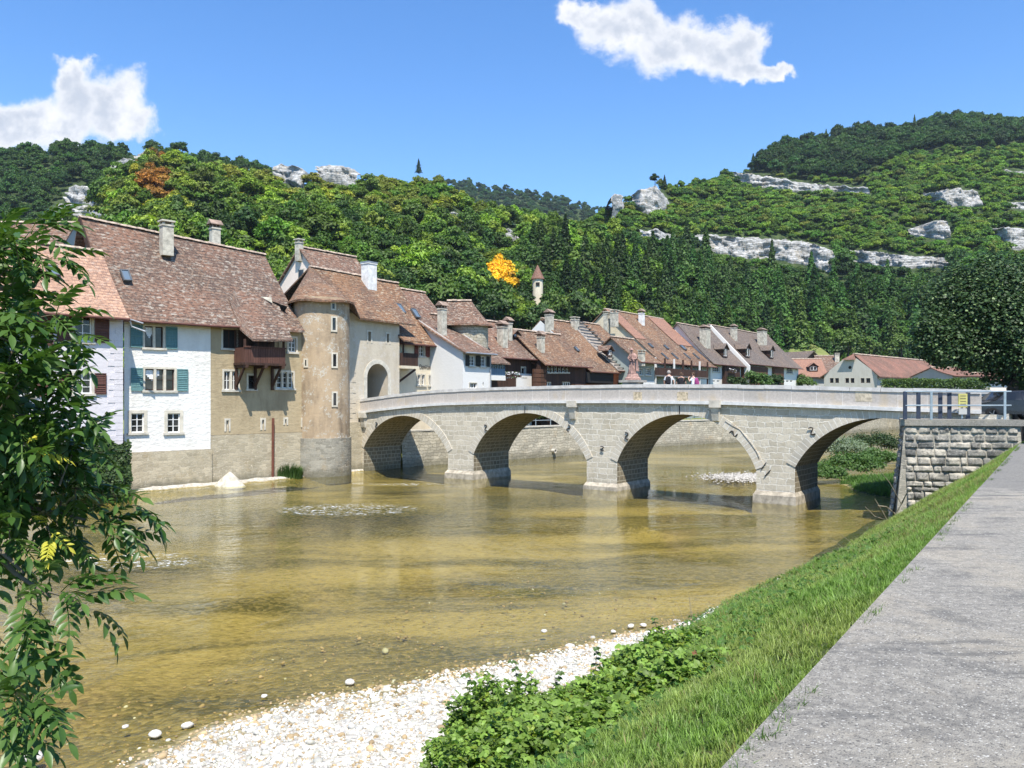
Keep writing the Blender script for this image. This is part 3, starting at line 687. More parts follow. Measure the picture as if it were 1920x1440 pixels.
# the water surface
wx = np.array([-90, 60, 180.]); me = np_mesh('river', [(-95, -25, 0), (25, -25, 0), (25, 30, 0), (190, 190, 0), (120, 200, 0), (-95, 60, 0)], [[0, 1, 2, 5], [5, 2, 3, 4]], 'river_water')
structure('river', me)
structure('ground', np_mesh('ground', [(-4000, -3000, -1.6), (4000, -3000, -1.6), (4000, 5000, -1.6), (-4000, 5000, -1.6)], [[0, 1, 2, 3]], 'hill_ground'))

def slab_q(t0, t1, q0, q1, z0, z1):
    mb = MB(); c = [Vector((*tq(a, b), 0)) for a, b in ((t0, q0), (t0, q1), (t1, q1), (t1, q0))]
    mb.hexa([p+Vector((0, 0, z0)) for p in c], [p+Vector((0, 0, z1)) for p in c]); return mb
tag(slab_q(-12, 13.4, -14, 0.06, 3.45, 3.7).build('quay', 'quay_concrete', None, (0, 0, 0)), kind='structure')
tag(slab_q(13.42, 31.2, -14, 0.06, 3.45, 3.695).build('quay_path', 'quay_concrete_grey', None, (0, 0, 0)), kind='structure')
tag(slab_q(-12, 31.2, -14, -.15, -.5, 3.45).build('quay_base', 'grey_rubble', None, (0, 0, 0)), kind='structure')
# right bank road level behind the platform and under the tree
rb = MB(); rp = [(20.85, 35.3), (21.75, 34.1), (22.4, 31.8), (45, 16), (120, 20), (160, 120), (60, 62), (34, 50), (24.5, 41.5), (23.1, 38.3)]
rb.hexa([Vector((x, y, -.6)) for x, y in reversed(rp)][::-1], [Vector((x, y, 4.28)) for x, y in rp]); 
tag(rb.build('road', 'asphalt', None, (0, 0, 0)), kind='structure')
# steps from the quay up to the road
st = MB()
for k in range(4):
    c = [Vector((*tq(a, b), 0)) for a, b in ((30.3+k*.32, -1.9), (30.3+k*.32, -.1), (31.9, -.1), (31.9, -1.9))]
    st.hexa([p+Vector((0, 0, 3.5)) for p in c], [p+Vector((0, 0, 3.7+.145*(k+1))) for p in c])
tag(st.build('stone_steps', 'sill_stone'), 'short flight of worn stone steps from the quay up beside the railed platform', 'steps')

# left bank: town ground, the strip of gravel at the foot of the houses and the embankment wall upstream
LB = [(-60, 8), (-33, 33.4), (-21.9, 45), (-18.3, 49.3), (-14.5, 53.6), (-11, 58.6), (-8.6, 62.1), (-3.2, 67.2), (6.6, 76), (14.7, 88), (29, 99), (60, 132), (112, 186), (170, 250)]
tg = MB(); poly = [Vector((x, y, 0)) for x, y in LB]+[Vector((170, 420, 0)), Vector((-300, 420, 0)), Vector((-300, 8, 0))]
off = [Vector((p.x-1.3, p.y+1.3, 0)) for p in poly]
tg.poly([p+Vector((0, 0, 2.75)) for p in off]); 
for i in range(len(LB)-1): tg.poly([off[i]+Vector((0, 0, -1)), off[i+1]+Vector((0, 0, -1)), off[i+1]+Vector((0, 0, 2.75)), off[i]+Vector((0, 0, 2.75))])
tag(tg.build('town_ground', 'meadow', None, (0, 0, 0)), kind='structure')
gs = []
for i in range(1, 6):
    a, b = Vector((*LB[i], 0)), Vector((*LB[i+1], 0)); n = int((b-a).length/.3)
    for k in range(n): gs.append(a.lerp(b, k/n))
G = np.zeros((len(gs), 10, 3))
for i, p in enumerate(gs):
    d = (gs[min(i+1, len(gs)-1)]-gs[max(i-1, 0)]).normalized(); m_ = Vector((d.y, -d.x, 0))
    wdt = .35+1.0*math.exp(-((p.x+18.5)/3.2)**2)+.5*math.exp(-((p.x+16)/2.0)**2)
    for j in range(10):
        f = j/9; s_ = p+m_*(-.3+f*(wdt+1.2)); z = .16-.55*f*(1.5/(wdt+.4)) if f > .15 else .16
        G[i, j] = (s_.x, s_.y, z+(float(fbm((s_.x*1.2, s_.y*1.2, 0), 3))-.5)*.25)
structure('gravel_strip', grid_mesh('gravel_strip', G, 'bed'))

# embankment wall: polyline with roughness
def wall_line(name, pts, z0, z1, mat, label, cat, th=.5, cope=True):
    root = thing(name, label, cat, (pts[0][0], pts[0][1], z0)); mb = MB(); cb = MB(); L = 0
    for i in range(len(pts)-1):
        a, b = Vector((*pts[i], 0)), Vector((*pts[i+1], 0)); d = (b-a).normalized(); m_ = Vector((d.y, -d.x, 0)); n = max(1, int((b-a).length/.8)); P = []; U = []
        for k in range(n+1):
            row = []; ur = []
            for j in range(6):
                z = z0+(z1-z0)*j/5; p = a.lerp(b, k/n); o = (float(fbm((p.x*.9, p.y*.9, z*1.3), 3))-.5)*.22*(0 if k in (0, n) else 1)+.25*(1-j/5)
                row.append(p+m_*o+Vector((0, 0, z))); ur.append((L+(b-a).length*k/n, z))
            P.append(row); U.append(ur)
        mb.grid(P, U); L += (b-a).length
        mb.poly([a+Vector((0, 0, z1)), b+Vector((0, 0, z1)), b-m_*th+Vector((0, 0, z1)), a-m_*th+Vector((0, 0, z1))])
        if cope: cb.hexa([a+m_*.06+Vector((0, 0, z1+.003)), b+m_*.06+Vector((0, 0, z1+.003)), b-m_*th+Vector((0, 0, z1+.003)), a-m_*th+Vector((0, 0, z1+.003))], [a+m_*.06+Vector((0, 0, z1+.13)), b+m_*.06+Vector((0, 0, z1+.13)), b-m_*th+Vector((0, 0, z1+.13)), a-m_*th+Vector((0, 0, z1+.13))])
    mb.build('masonry', mat, root)
    if cope: cb.build('coping', 'sill_stone', root)
    return root
wl = wall_line('embankment_wall', LB[6:14], -.6, 2.75, 'pale_rubble', 'long rubble embankment wall of the far bank seen through the bridge arches', 'wall')
def railing_line(pts, z, step, label, hgt=.95, mat='galvanised', r=.03, group=None):
    o = thing('railing', label, 'railing', (pts[0][0], pts[0][1], z), group); rl = MB()
    for i in range(len(pts)-1):
        a, b = Vector((*pts[i], z)), Vector((*pts[i+1], z)); n = max(1, round((b-a).length/step))
        for h_ in (hgt, hgt*.5): rl.tube([a+Vector((0, 0, h_)), b+Vector((0, 0, h_))], r, 6)
        for k in range(n+(i == len(pts)-2)):
            p = a.lerp(b, k/n); MB().tube([p, p+Vector((0, 0, hgt))], r*1.2, 6).build('post', mat, o)
    rl.build('rail', mat, o); return o
railing_line([(LB[i][0]-.25, LB[i][1]+.2) for i in (7, 8, 9, 10)], 2.88, 1.9, 'pale metal railing on the far embankment seen under the second and third arch')
MB().lathe((0, 0, 0), [(.16, 0), (.22, 0), (.22, .5), (.16, .5), (.16, 0)], 12)
pp = LB[7]; dp = MB()
a_ = Vector((3.6, 73.3, .55)); dr = Vector((.74, -.67, 0)); R0 = []
for k in range(12):
    an = 2*math.pi*k/12; s_ = Vector((.67, .74, 0))
    R0.append((a_+s_*math.cos(an)*.2+Vector((0, 0, math.sin(an)*.2)), a_+s_*math.cos(an)*.14+Vector((0, 0, math.sin(an)*.14))))
for k in range(12):
    j = (k+1) % 12; o0, i0, o1, i1 = R0[k][0], R0[k][1], R0[j][0], R0[j][1]
    dp.poly([o0+dr*.5, o1+dr*.5, i1+dr*.5, i0+dr*.5]); dp.poly([o0, o1, o1+dr*.5, o0+dr*.5]); dp.poly([i0, i1, i1+dr*.5, i0+dr*.5])
tag(dp.build('drain_pipe', 'sill_stone'), 'round concrete drain pipe end sticking out low in the embankment wall', 'pipe')

# ------------------------------------------------------------------ the stone bridge
BP, BD, BN = Vector((-3.2, 53, 0)), Vector((.798, -.602, 0)).normalized(), Vector((.602, .798, 0)).normalized()
BW = 3.8
def bp(s, w_=0.0, z=0.0): return BP+BD*s+BN*w_+Vector((0, 0, z))
def bs(px, w_=0.0):
    k = (px-HX)/F; p = BP+BN*w_; return (k*p.y-p.x)/(BD.x-k*BD.y)
SZ = [(-11, 4.12), (-8, 4.42), (-5, 4.68), (-2, 4.86), (2, 4.97), (6, 5.03), (12, 5.06), (18, 5.0), (23, 4.86), (27, 4.72), (31, 4.62), (36, 4.55)]
def sz(s): return float(np.interp(s, [a for a, _ in SZ], [b for _, b in SZ]))
ARCH = [(-9.64, -1.39, 1.72, 4.14), (.853, 9.54, 1.70, 4.44), (11.58, 19.74, 1.68, 4.48), (21.7, 29.9, 1.9, 4.42)]
def intr(s):
    for a, b, zs, zc in ARCH:
        if a < s < b:
            h = (b-a)/2; r = zc-zs; R = (h*h+r*r)/(2*r); x = s-(a+b)/2; return zc-R+math.sqrt(max(0, R*R-x*x))
    return None
bridge = thing('arched_bridge', 'old pale stone bridge with four arches crossing the river', 'bridge', bp(10, 1.9, 0))
ss = sorted(set([-10.6, 30.6]+[round(a, 4) for A in ARCH for a in A[:2]]+list(np.arange(-10.5, 30.6, .15))))
face = MB(); back = MB(); sof = MB(); arc = 0
edge = {round(A[0], 4): A[2] for A in ARCH}; edge.update({round(A[1], 4): A[2] for A in ARCH})
for i in range(len(ss)-1):
    a, b = ss[i], ss[i+1]; mid = (a+b)/2; zi = intr(mid)
    def low(s):
        if zi is None: return -.9
        return edge.get(round(s, 4)) or intr(s)
    za, zb = low(a), low(b); ta, tb = sz(a)-.02, sz(b)-.02
    ns = 5
    for k in range(ns):
        f0, f1 = k/ns, (k+1)/ns
        p = [bp(a, 0, za+(ta-za)*f0), bp(b, 0, zb+(tb-zb)*f0), bp(b, 0, zb+(tb-zb)*f1), bp(a, 0, za+(ta-za)*f1)]
        face.poly(p, [(a, p[0].z), (b, p[1].z), (b, p[2].z), (a, p[3].z)])
        p = [q_2+BN*BW for q_2 in p]; back.poly(list(reversed(p)), [(-a, p[3].z), (-b, p[2].z), (-b, p[1].z), (-a, p[0].z)])
    if zi is not None:
        L = math.hypot(b-a, zb-za); sof.poly([bp(a, 0, za), bp(a, BW, za), bp(b, BW, zb), bp(b, 0, zb)], [(0, arc), (BW, arc), (BW, arc+L), (0, arc+L)]); arc += L
PIERS = [(-1.39, .853), (9.54, 11.58), (19.74, 21.7), (-9.64,), (29.9,)]; spr = {round(x, 4): A[2] for A in ARCH for x in A[:2]}
for pr_ in PIERS:
    side = MB()
    for s_ in pr_: zz = spr[round(s_, 4)]; side.poly([bp(s_, 0, -.9), bp(s_, BW, -.9), bp(s_, BW, zz), bp(s_, 0, zz)], [(0, -.9), (BW, -.9), (BW, zz), (0, zz)])
    if len(pr_) == 2: side.poly([bp(pr_[0], .3, -.9), bp(pr_[0], .3, 1.6), bp(pr_[1], .3, 1.6), bp(pr_[1], .3, -.9)])
    side.build('pier', 'soffit_stone', bridge)
for s_ in (-10.6, 30.6): face.poly([bp(s_, 0, -.9), bp(s_, BW, -.9), bp(s_, BW, sz(s_)), bp(s_, 0, sz(s_))])
wl_ = face.build('spandrel_wall', 'bridge_stone', bridge)
back.build('spandrel_wall', 'bridge_stone', bridge)
sof.build('vault', 'soffit_stone', bridge)
for A in ARCH:      # rings of dressed voussoirs, a little proud of the wall
    a, b, zs, zc = A; h = (b-a)/2; r = zc-zs; R = (h*h+r*r)/(2*r); cx = (a+b)/2; cz = zc-R; th0 = math.asin(h/R); n = 32; tw = .46
    for sgn, wq in ((1, -.035), (-1, BW+.035)):
        rg = MB()
        for k in range(n):
            A0, A1 = -th0+2*th0*k/n, -th0+2*th0*(k+1)/n
            def pt(an, rr, w_): return bp(cx+rr*math.sin(an), w_, cz+rr*math.cos(an))
            top = lambda an: min(R+tw, (sz(cx+R*math.sin(an))-.06-cz)/max(.2, math.cos(an)))
            u0, u1 = R*A0, R*A1
            rg.poly([pt(A0, R-.02, wq), pt(A1, R-.02, wq), pt(A1, top(A1), wq), pt(A0, top(A0), wq)], [(u0, .05), (u1, .05), (u1, .5), (u0, .5)])
            rg.poly([pt(A0, top(A0), wq), pt(A1, top(A1), wq), pt(A1, top(A1), wq+.04*sgn), pt(A0, top(A0), wq+.04*sgn)])
            rg.poly([pt(A0, R-.02, wq), pt(A1, R-.02, wq), pt(A1, R-.02, wq+.06*sgn), pt(A0, R-.02, wq+.06*sgn)])
        rg.build('arch_ring', 'voussoir_stone', bridge)
for (a, b, zt) in ((-1.39, .853, .55), (9.54, 11.58, .42), (19.74, 21.7, .62)):
    pl = MB(); e = .16
    r0 = [bp(a-e, -e-.12, -.9), bp(b+e, -e-.12, -.9), bp(b+e, BW+e, -.9), bp(a-e, BW+e, -.9)]; r1 = [bp(a-.1, -.12-.1, zt-.2), bp(b+.1, -.12-.1, zt-.2), bp(b+.1, BW+.1, zt-.2), bp(a-.1, BW+.1, zt-.2)]
    r2 = [bp(a-.01, -.02, zt), bp(b+.01, -.02, zt), bp(b+.01, BW+.02, zt), bp(a-.01, BW+.02, zt)]
    for p_, q_2 in ((r0, r1), (r1, r2)):
        for i in range(4): j = (i+1) % 4; pl.poly([p_[i], p_[j], q_2[j], q_2[i]])
    pl.build('pier_plinth', 'plinth_stone', bridge)
# string course, parapets, copings, deck
def along(mb, w0, w1, zl, zh, s0=-10.2, s1=29.75, step=.5, rnd=0.0):
    xs = np.arange(s0, s1, step).tolist()+[s1]
    for i in range(len(xs)-1):
        a, b = xs[i], xs[i+1]; za, zb = sz(a), sz(b)
        for k, (wa, ha, wb, hb) in enumerate(((w0, zl, w1, zl), (w1, zl, w1, zh), (w1, zh, w0, zh), (w0, zh, w0, zl))):
            mb.poly([bp(a, wa, za+ha), bp(b, wa, zb+ha), bp(b, wb, zb+hb), bp(a, wb, za+hb)], [(a, ha+wa), (b, ha+wa), (b, hb+wb), (a, hb+wb)] if k in (1, 3) else [(a, wa), (b, wa), (b, wb), (a, wb)])
    for s_ in (s0, s1): z = sz(s_); mb.poly([bp(s_, w0, z+zl), bp(s_, w1, z+zl), bp(s_, w1, z+zh), bp(s_, w0, z+zh)])
for wa, wb, we0, we1 in ((-.02, .30, -.20, .0), (BW-.30, BW+.02, BW, BW+.2)):
    m_ = MB(); along(m_, min(we0, wa), max(we1, wb), -.0, .17); m_.build('string_course', 'string_stone', bridge)
    m_ = MB(); along(m_, wa, wb, .17, .88); pr = m_.build('parapet', 'parapet_stone', bridge)
    m_ = MB(); xs = np.arange(-10.2, 29.6, 1.38).tolist()+[29.75]
    for i in range(len(xs)-1):
        jz = random.uniform(-.012, .012); along(m_, wa-.045, wb+.045, .88+jz, 1.07+jz, xs[i]+.012, xs[i+1]-.006, .7)
    m_.build('coping', 'coping_stone', bridge)
m_ = MB(); along(m_, .31, BW-.31, -.1, .06); m_.build('deck', 'asphalt', bridge)
for px, y0, y1 in ((1076, 757, 784), (1344, 757, 786), (684, 778, 796)):      # stone water spouts under the string course
    s_ = bs(px); z = HC+(HY-y0)/F*bp(s_).y; m_ = MB()
    m_.hexa([bp(s_-.2, -.02, z-.95), bp(s_+.16, -.02, z-.95), bp(s_+.16, -.16, z-.90), bp(s_-.2, -.16, z-.90)][::-1], [bp(s_-.22, -.02, z-.22), bp(s_+.22, -.02, z-.22), bp(s_+.22, -.30, z-.2), bp(s_-.22, -.30, z-.2)][::-1])
    m_.hexa([bp(s_-.3, -.02, z-.2), bp(s_+.3, -.02, z-.2), bp(s_+.3, -.36, z-.2), bp(s_-.3, -.36, z-.2)][::-1], [bp(s_-.3, -.02, z+.18), bp(s_+.3, -.02, z+.18), bp(s_+.3, -.36, z+.18), bp(s_-.3, -.36, z+.18)][::-1])
    m_.build('water_spout', 'sill_stone', bridge)
for px, py, ang in ((707, 797, 0), (912, 802, .2), (1067, 803, -.3), (1176, 817, 0), (1376, 813, 1.1), (1523, 808, .5), (1130, 841, .1)):   # S-shaped iron wall anchors
    s_ = bs(px); z = HC+(HY-py)/F*bp(s_).y; h_ = .20 if px != 1130 else .13; pts = []
    for k in range(15):
        a = k/14; an = a*2*math.pi; x = .10*math.sin(an)*(1 if a < .5 else 1); y = h_*(1-2*a)
        if a in (0.0, 1.0): x = (-.09 if a == 0 else .09)
        pts.append(bp(s_+x*math.cos(ang)-y*math.sin(ang), -.07, z+y*math.cos(ang)+x*math.sin(ang)))
    MB().tube(pts, .03, 6).build('wall_anchor', 'iron', bridge)
for px, py, dz in ((985, 768, .22), (1275, 768, .22)): s_ = bs(px); z = HC+(HY-py)/F*bp(s_).y; MB().bar(bp(s_, -.05, z-dz), bp(s_, -.05, z+dz), .05, .03).build('wall_anchor', 'iron', bridge)
for (x0, y0, x1, y1) in ((1428, 879, 1437, 867), (1434, 893, 1445, 881)):
    s0, s1 = bs(x0), bs(x1); MB().bar(bp(s0, -.04, HC+(HY-y0)/F*bp(s0).y), bp(s1, -.04, HC+(HY-y1)/F*bp(s1).y), .05, .03).build('wall_anchor', 'iron', bridge)
cr = MB(); pv_ = [(1360, 790), (1374, 799), (1388, 806), (1396, 817), (1408, 832), (1419, 848), (1424, 860)]
for i in range(len(pv_)-1):
    q2 = [bp(bs(x), -.042, HC+(HY-y)/F*bp(bs(x)).y) for x, y in pv_[i:i+2]]; cr.bar(q2[0], q2[1], .03, .012)
cr.build('crack', 'iron', bridge)
# repaired stones and the small plaques of the parapet
for px0, px1, y0, y1, mt in ((1188, 1204, 735, 753, 'patch'), (1270, 1290, 735, 753, 'patch'), (1604, 1635, 730, 753, 'patch2')):
    if 'patch' not in M: plain('patch', (.52, .43, .30), .9, var=.25, sc_=5); plain('patch2', (.56, .48, .36), .9, var=.2, sc_=4)
    a, b = bs(px0), bs(px1); za, zb = HC+(HY-y1)/F*bp(a).y, HC+(HY-y0)/F*bp(a).y
    MB().hexa([bp(a, -.027, za), bp(b, -.027, za), bp(b, 0, za), bp(a, 0, za)], [bp(a, -.027, zb), bp(b, -.027, zb), bp(b, 0, zb), bp(a, 0, zb)]).build('repaired_stone', mt, bridge)

# ------------------------------------------------------------------ railed platform of rock-faced masonry
plat = thing('stone_platform', 'grey rock-faced stone platform with concrete slab on top at the right end of the bridge', 'platform', (19, 35, 0))
def rock_wall(A, B, zt, zb, batter, mat='rockface', rows=11):
    """courses of rough hammered blocks; A,B top corners; the foot stands out by batter"""
    A, B = Vector((*A, 0)), Vector((*B, 0)); d = (B-A).normalized(); m_ = Vector((d.y, -d.x, 0)); L = (B-A).length; V = []; Qd = []; z = zt
    while z > zb:
        h_ = random.uniform(.20, .38); x = -random.random()*.4
        while x < L:
            wd = random.uniform(.28, .85); x0, x1 = max(x, 0)+.02, min(x+wd, L)-.02; x += wd
            if x1-x0 < .08: continue
            x0 += random.uniform(-.012, .012); x1 += random.uniform(-.012, .012)
            nu, nv = 8, 6; k = len(V); bul = random.uniform(.015, .055); tl = random.uniform(-.05, .05)
            for i in range(nu+1):
                for j in range(nv+1):
                    fu, fv = i/nu, j/nv; xx = x0+(x1-x0)*fu; zz = z-.02-(h_-.04)*fv
                    e = 1.0; o = batter*(zt-zz)/(zt-zb)
                    if i in (0, nu) or j in (0, nv): o += -.05
                    else: o += bul*e+(float(fbm((xx*4+A.x, zz*4, A.y), 3))-.5)*.17+(float(vnoise((xx*11+3, zz*13, A.y)))-.5)*.07+tl*(fu-.5)*1.6
                    V.append(tuple(A+d*xx+m_*o+Vector((0, 0, zz))))
            for i in range(nu):
                for j in range(nv): q = k+i*(nv+1)+j; Qd.append((q, q+nv+1, q+nv+2, q+1))
        z -= h_
    return V, Qd
FL, FRr, BL = (16.95, 34.6), (21.55, 33.9), (17.95, 36.75)
V, Qd = [], []
for A, B, bt in ((FL, FRr, .75), (BL, FL, .6)):
    v, q = rock_wall(A, B, 4.12, -.5, bt); Qd += [tuple(i+len(V) for i in f) for f in q]; V += v
og = ORI[plat.name]; me = np_mesh('masonry', np.array(V)-np.array(og), Qd, 'rockface'); link(D.objects.new('masonry', me), plat)
core = MB(); fl, fr_, bl, br = [Vector((*p, 0)) for p in (FL, FRr, BL, (20.9, 34.75))]
dF = (fr_-fl).normalized(); mF = Vector((dF.y, -dF.x, 0)); dS = (fl-bl).normalized(); mS = Vector((dS.y, -dS.x, 0))
core.hexa([fl+mF*.72+mS*.57+Vector((0, 0, -.5)), fr_+mF*.72+Vector((0, 0, -.5)), br+Vector((0, 0, -.5)), bl+mS*.57+Vector((0, 0, -.5))], [p+Vector((0, 0, 4.13)) for p in (fl-mF*.03-mS*.03, fr_-mF*.03, br, bl)])
core.build('mortar', 'grey_rubble', plat)
tp = MB(); o_ = .14; c4 = [fl+mF*o_+mS*o_-dF*.05, fr_+mF*o_+dF*.12, br+dF*.12, bl+mS*o_]
tp.hexa([p+Vector((0, 0, 4.15)) for p in c4], [p+Vector((0, 0, 4.42)) for p in c4]); tp.build('slab', 'quay_concrete', plat)
# its railing
rl = thing('railing', 'blue grey tubular railing round the platform at the bridge end', 'railing', (19, 34.7, 4.42)); zr = 4.42; RB = MB()
pF = [pix(x, 748, 34.35).xy for x in (1697, 1746, 1884)]; pS = [Vector(((1722-HX)/F*35.3, 35.3)), Vector(((1763-HX)/F*35.35, 35.35)), Vector(((1780-HX)/F*35.2, 35.2)), Vector(((1815-HX)/F*35.0, 35.0))]
ex = pix(1896, 748, 34.35)
for h_ in (1.20, .60): RB.tube([Vector((*pF[0], zr+h_)), Vector((ex.x, ex.y, zr+h_))], .032, 8); RB.tube([Vector((*pF[0], zr+h_)), Vector((*pS[0], zr+h_)), Vector((*pS[3], zr+h_))], .03, 8)
RB.build('rail', 'galvanised', rl)
for i, p in enumerate(pF): m_ = MB().box(Vector((*p, zr+.6)), .10 if i else .16, .05, 1.2, (1, 0)); m_.build('post', 'galvanised' if i else 'dark_rail', rl)
for p in pS: MB().box(Vector((*p, zr+.58)), .17, .05, 1.16, (1, -.3)).build('post', 'dark_rail', rl)
# ------------------------------------------------------------------ houses on the left bank
FH0 = Frame((-21.9, 45), (.67, .742)); FA = Frame((-22.3, 46), (.716, .698)); FB = Frame((-18.7, 49.55), (.666, .746)); FG = Frame((-11.2, 59), (.602, .798))
FG = Frame((-11.2, 59), (.602, .798))
# lavender house at the far left
h0 = House('townhouse', 'lavender plastered house with brown shutters and pale orange roof behind the ash branches', 'house', FH0, -11, 0, 10.35, 3.3, 13.9, z0=1.2, wall='lavender_plaster', roof='tile_orange', depth=7,
    wins=[dict(r=(140, 592, 172, 640), shut='shutter_brown', sw=.75), dict(r=(138, 700, 172, 738), shut='shutter_brown', sw=.6), dict(r=(20, 590, 62, 645), shut='shutter_brown', sides='r', sw=.8), dict(r=(30, 702, 60, 742), shut='shutter_brown', sides='r', sw=.6),
          dict(r=(171, 789, 183, 808), cols=1, rows=2, surround=.1)], over=.6, side=.12, gut=True)
h0.sky(98, 508, .65, .8)
m_ = MB()     # quoins
z = 1.3; k = 0
while z < 9.8:
    hh = random.uniform(.28, .42); wd = .75 if k % 2 else .45; fbox(m_, FH0, -wd+random.uniform(-.08, .08), .012, -.3, .025, z, z+hh-.02); z += hh; k += 1
m_.build('quoin', 'lavender_plaster', h0.o)
m_ = MB(); fbox(m_, FH0, -11, .06, -.3, .1, -.5, 1.25); m_.build('foundation', 'base_rubble', h0.o)
p0, p1 = FH0.w(.15, .35, 9.9), FH0.w(.85, .75, 9.0)
dpipe = MB(); dpipe.tube([FH0.w(.1, .65, 9.75), FH0.w(.25, .6, 9.35), FH0.w(.9, .85, 9.1)], .05, 8); dpipe.tube([FH0.w(.15, .6, 9.75), FH0.w(.8, .8, 9.55)], .045, 8); dpipe.build('downpipe', 'zinc', h0.o)

# roof further back at the left
FR = Frame((-30.7, 51.2), (1, .02))
hR = House('townhouse', 'house behind the lavender house of which only the brown tiled roof shows', 'house', FR, -16, 0, 12.4, 5.0, 17.55, z0=3, wall='grey_plaster', roof='tile_old', depth=10, ridge=True, gut=False)

# the long building: white half and tan half under one roof
h1 = thing('townhouse', 'half white half tan building under one big mottled roof with wooden balcony over the river', 'house', (-20, 51, 0))
Wt = [dict(r=(271.5, 612, 306, 652), lights=2, cols=2, rows=1, shut='shutter_teal', sw=.68, frame='dark_wood', curtain=True),
      dict(r=(272, 692, 327, 732), lights=3, cols=3, rows=2, shut='shutter_teal', sw=.66, frame='dark_wood', curtain=True),
      dict(r=(246, 775, 270, 811), cols=2, rows=3, surround=.18), dict(r=(314, 775, 337.5, 811), cols=2, rows=3, surround=.18)]
Tt = [dict(r=(418, 618, 443, 653), cols=2, rows=1, frame='dark_wood', glaze=False), dict(r=(420, 696, 446, 731), lights=2, cols=4, rows=2), dict(r=(465.5, 704, 477.5, 729), cols=1, rows=1, frame='dark_wood'),
      dict(r=(519, 698, 549.5, 728), cols=3, rows=3, lights=3, fw=.07), dict(r=(541, 634, 555, 660), cols=2, rows=3, fw=.07), dict(r=(424, 788, 428.5, 809), cols=1, rows=1, frame='surround_stone', glaze=False, sill=False),
      dict(r=(491, 787, 495, 806), cols=1, rows=1, frame='surround_stone', glaze=False, sill=False), dict(r=(534, 786, 537, 797), cols=1, rows=1, frame='surround_stone', glaze=False, sill=False)]
def mkwall(fr, t0, t1, z0, z1, wins, mat, name='wall', q=0.0, par=None):
    mb = MB(); hs = []
    for wi in wins:
        k = dict(wi); x0, y0, x1, y1 = k.pop('r'); mid = (x0+x1)/2; hs.append(((fr.t(x0, q), fr.t(x1, q), fr.z(mid, y1, q), fr.z(mid, y0, q)), k))
    facade(mb, fr, q, t0, t1, z0, z1, [h for h, _ in hs]); o = mb.build(name, mat, par)
    for h, k in hs: window(par, fr, q, h, **k)
    return o
mkwall(FA, 0, 5.08, 2.2, 10.05, Wt, 'white_plaster', 'white_wall', 0, h1)
mkwall(FB, 0, 6.6, 3.05, 10.05, Tt, 'tan_plaster', 'tan_wall', 0, h1)
m_ = MB(); fbox(m_, FA, -.3, 5.1, -.3, .16, -.5, 2.18); fbox(m_, FB, .05, 6.6, -.3, .05, -.5, 3.03); m_.build('foundation', 'base_rubble', h1)
# side gable of boards above the lavender roof, rear wall
rA, rB, rC = Vector((-26.0, 48.0, 16.25)), Vector((-21.95, 52.7, 15.95)), Vector((-17.75, 57.45, 15.65))
g = MB(); a0 = FA.w(-.5, 0, 10.1); g.poly([a0, FA.w(-.5, -9, 10.1), rA+Vector((.5, .35, -.35))]); g.poly([FA.w(-.5, 0, 2.2), FA.w(-.5, -9, 2.2), FA.w(-.5, -9, 10.1), a0]); g.build('gable', 'grey_wood', h1)
MB().bar(FA.w(-.78, .55, 9.75), rA+Vector((.05, -.05, -.12)), .08, .32).build('barge_board', 'dark_wood', h1)
g = MB(); g.poly([FB.w(6.5, 0, 3), FB.w(6.5, -9, 3), FB.w(6.5, -9, 10), rC+Vector((0, 0, -.3)), FB.w(6.5, 0, 10)]); g.build('wall', 'tan_plaster', h1)
r = MB(); eA, eB, eC = FA.w(-.75, .6, 9.82), (FA.w(5.08, .6, 9.82)+FB.w(0, .6, 9.82))/2, FB.w(6.45, .55, 9.9)
slab_roof(r, [eA, eB, eC], [rA, rB, rC], nu=14, nv=14, sag=.10, kick=.35)
bA, bB, bC = FA.w(-.75, -9.5, 10), FA.w(5.0, -9.5, 10), FB.w(6.5, -9.5, 10)
slab_roof(r, [bC, bB, bA], [rC, rB, rA], nu=5, nv=5, sag=.04); rf = r.build('roof', 'tile_old', h1)
ridge_cap(rf, rA, rB); ridge_cap(rf, rB, rC)
NA = ((eB-eA).cross(rA-eA)).normalized(); NB = ((eC-eB).cross(rC-eC)).normalized()
def onA(px, py): return rayplane(px, py, eA, NA)
def onB(px, py): return rayplane(px, py, eC, NB)
gutter(h1, eA+Vector((.05, -.06, -.06)), eB+Vector((.05, -.06, -.06))); gutter(h1, eB+Vector((.05, -.06, -.06)), FB.w(2.4, .66, 9.84))
p = onA(311, 466); chimney(rf, p+Vector((0, .1, .15)), HC+(HY-413)/F*p.y, .68, .6, (.716, .698), 'chimney_plaster', 'slab')
p = (rB*.45+rC*.55)+Vector((-.9, .8, -.9)); p = Vector(((403-HX)/F*p.y, p.y, p.z)); chimney(rf, p, HC+(HY-420)/F*p.y, .6, .5, (.716, .698), 'chimney_plaster', 'tile')
skylight(rf, onA(236, 519)+Vector((0, 0, .05)), NA, (rA-eA), .5, .85)
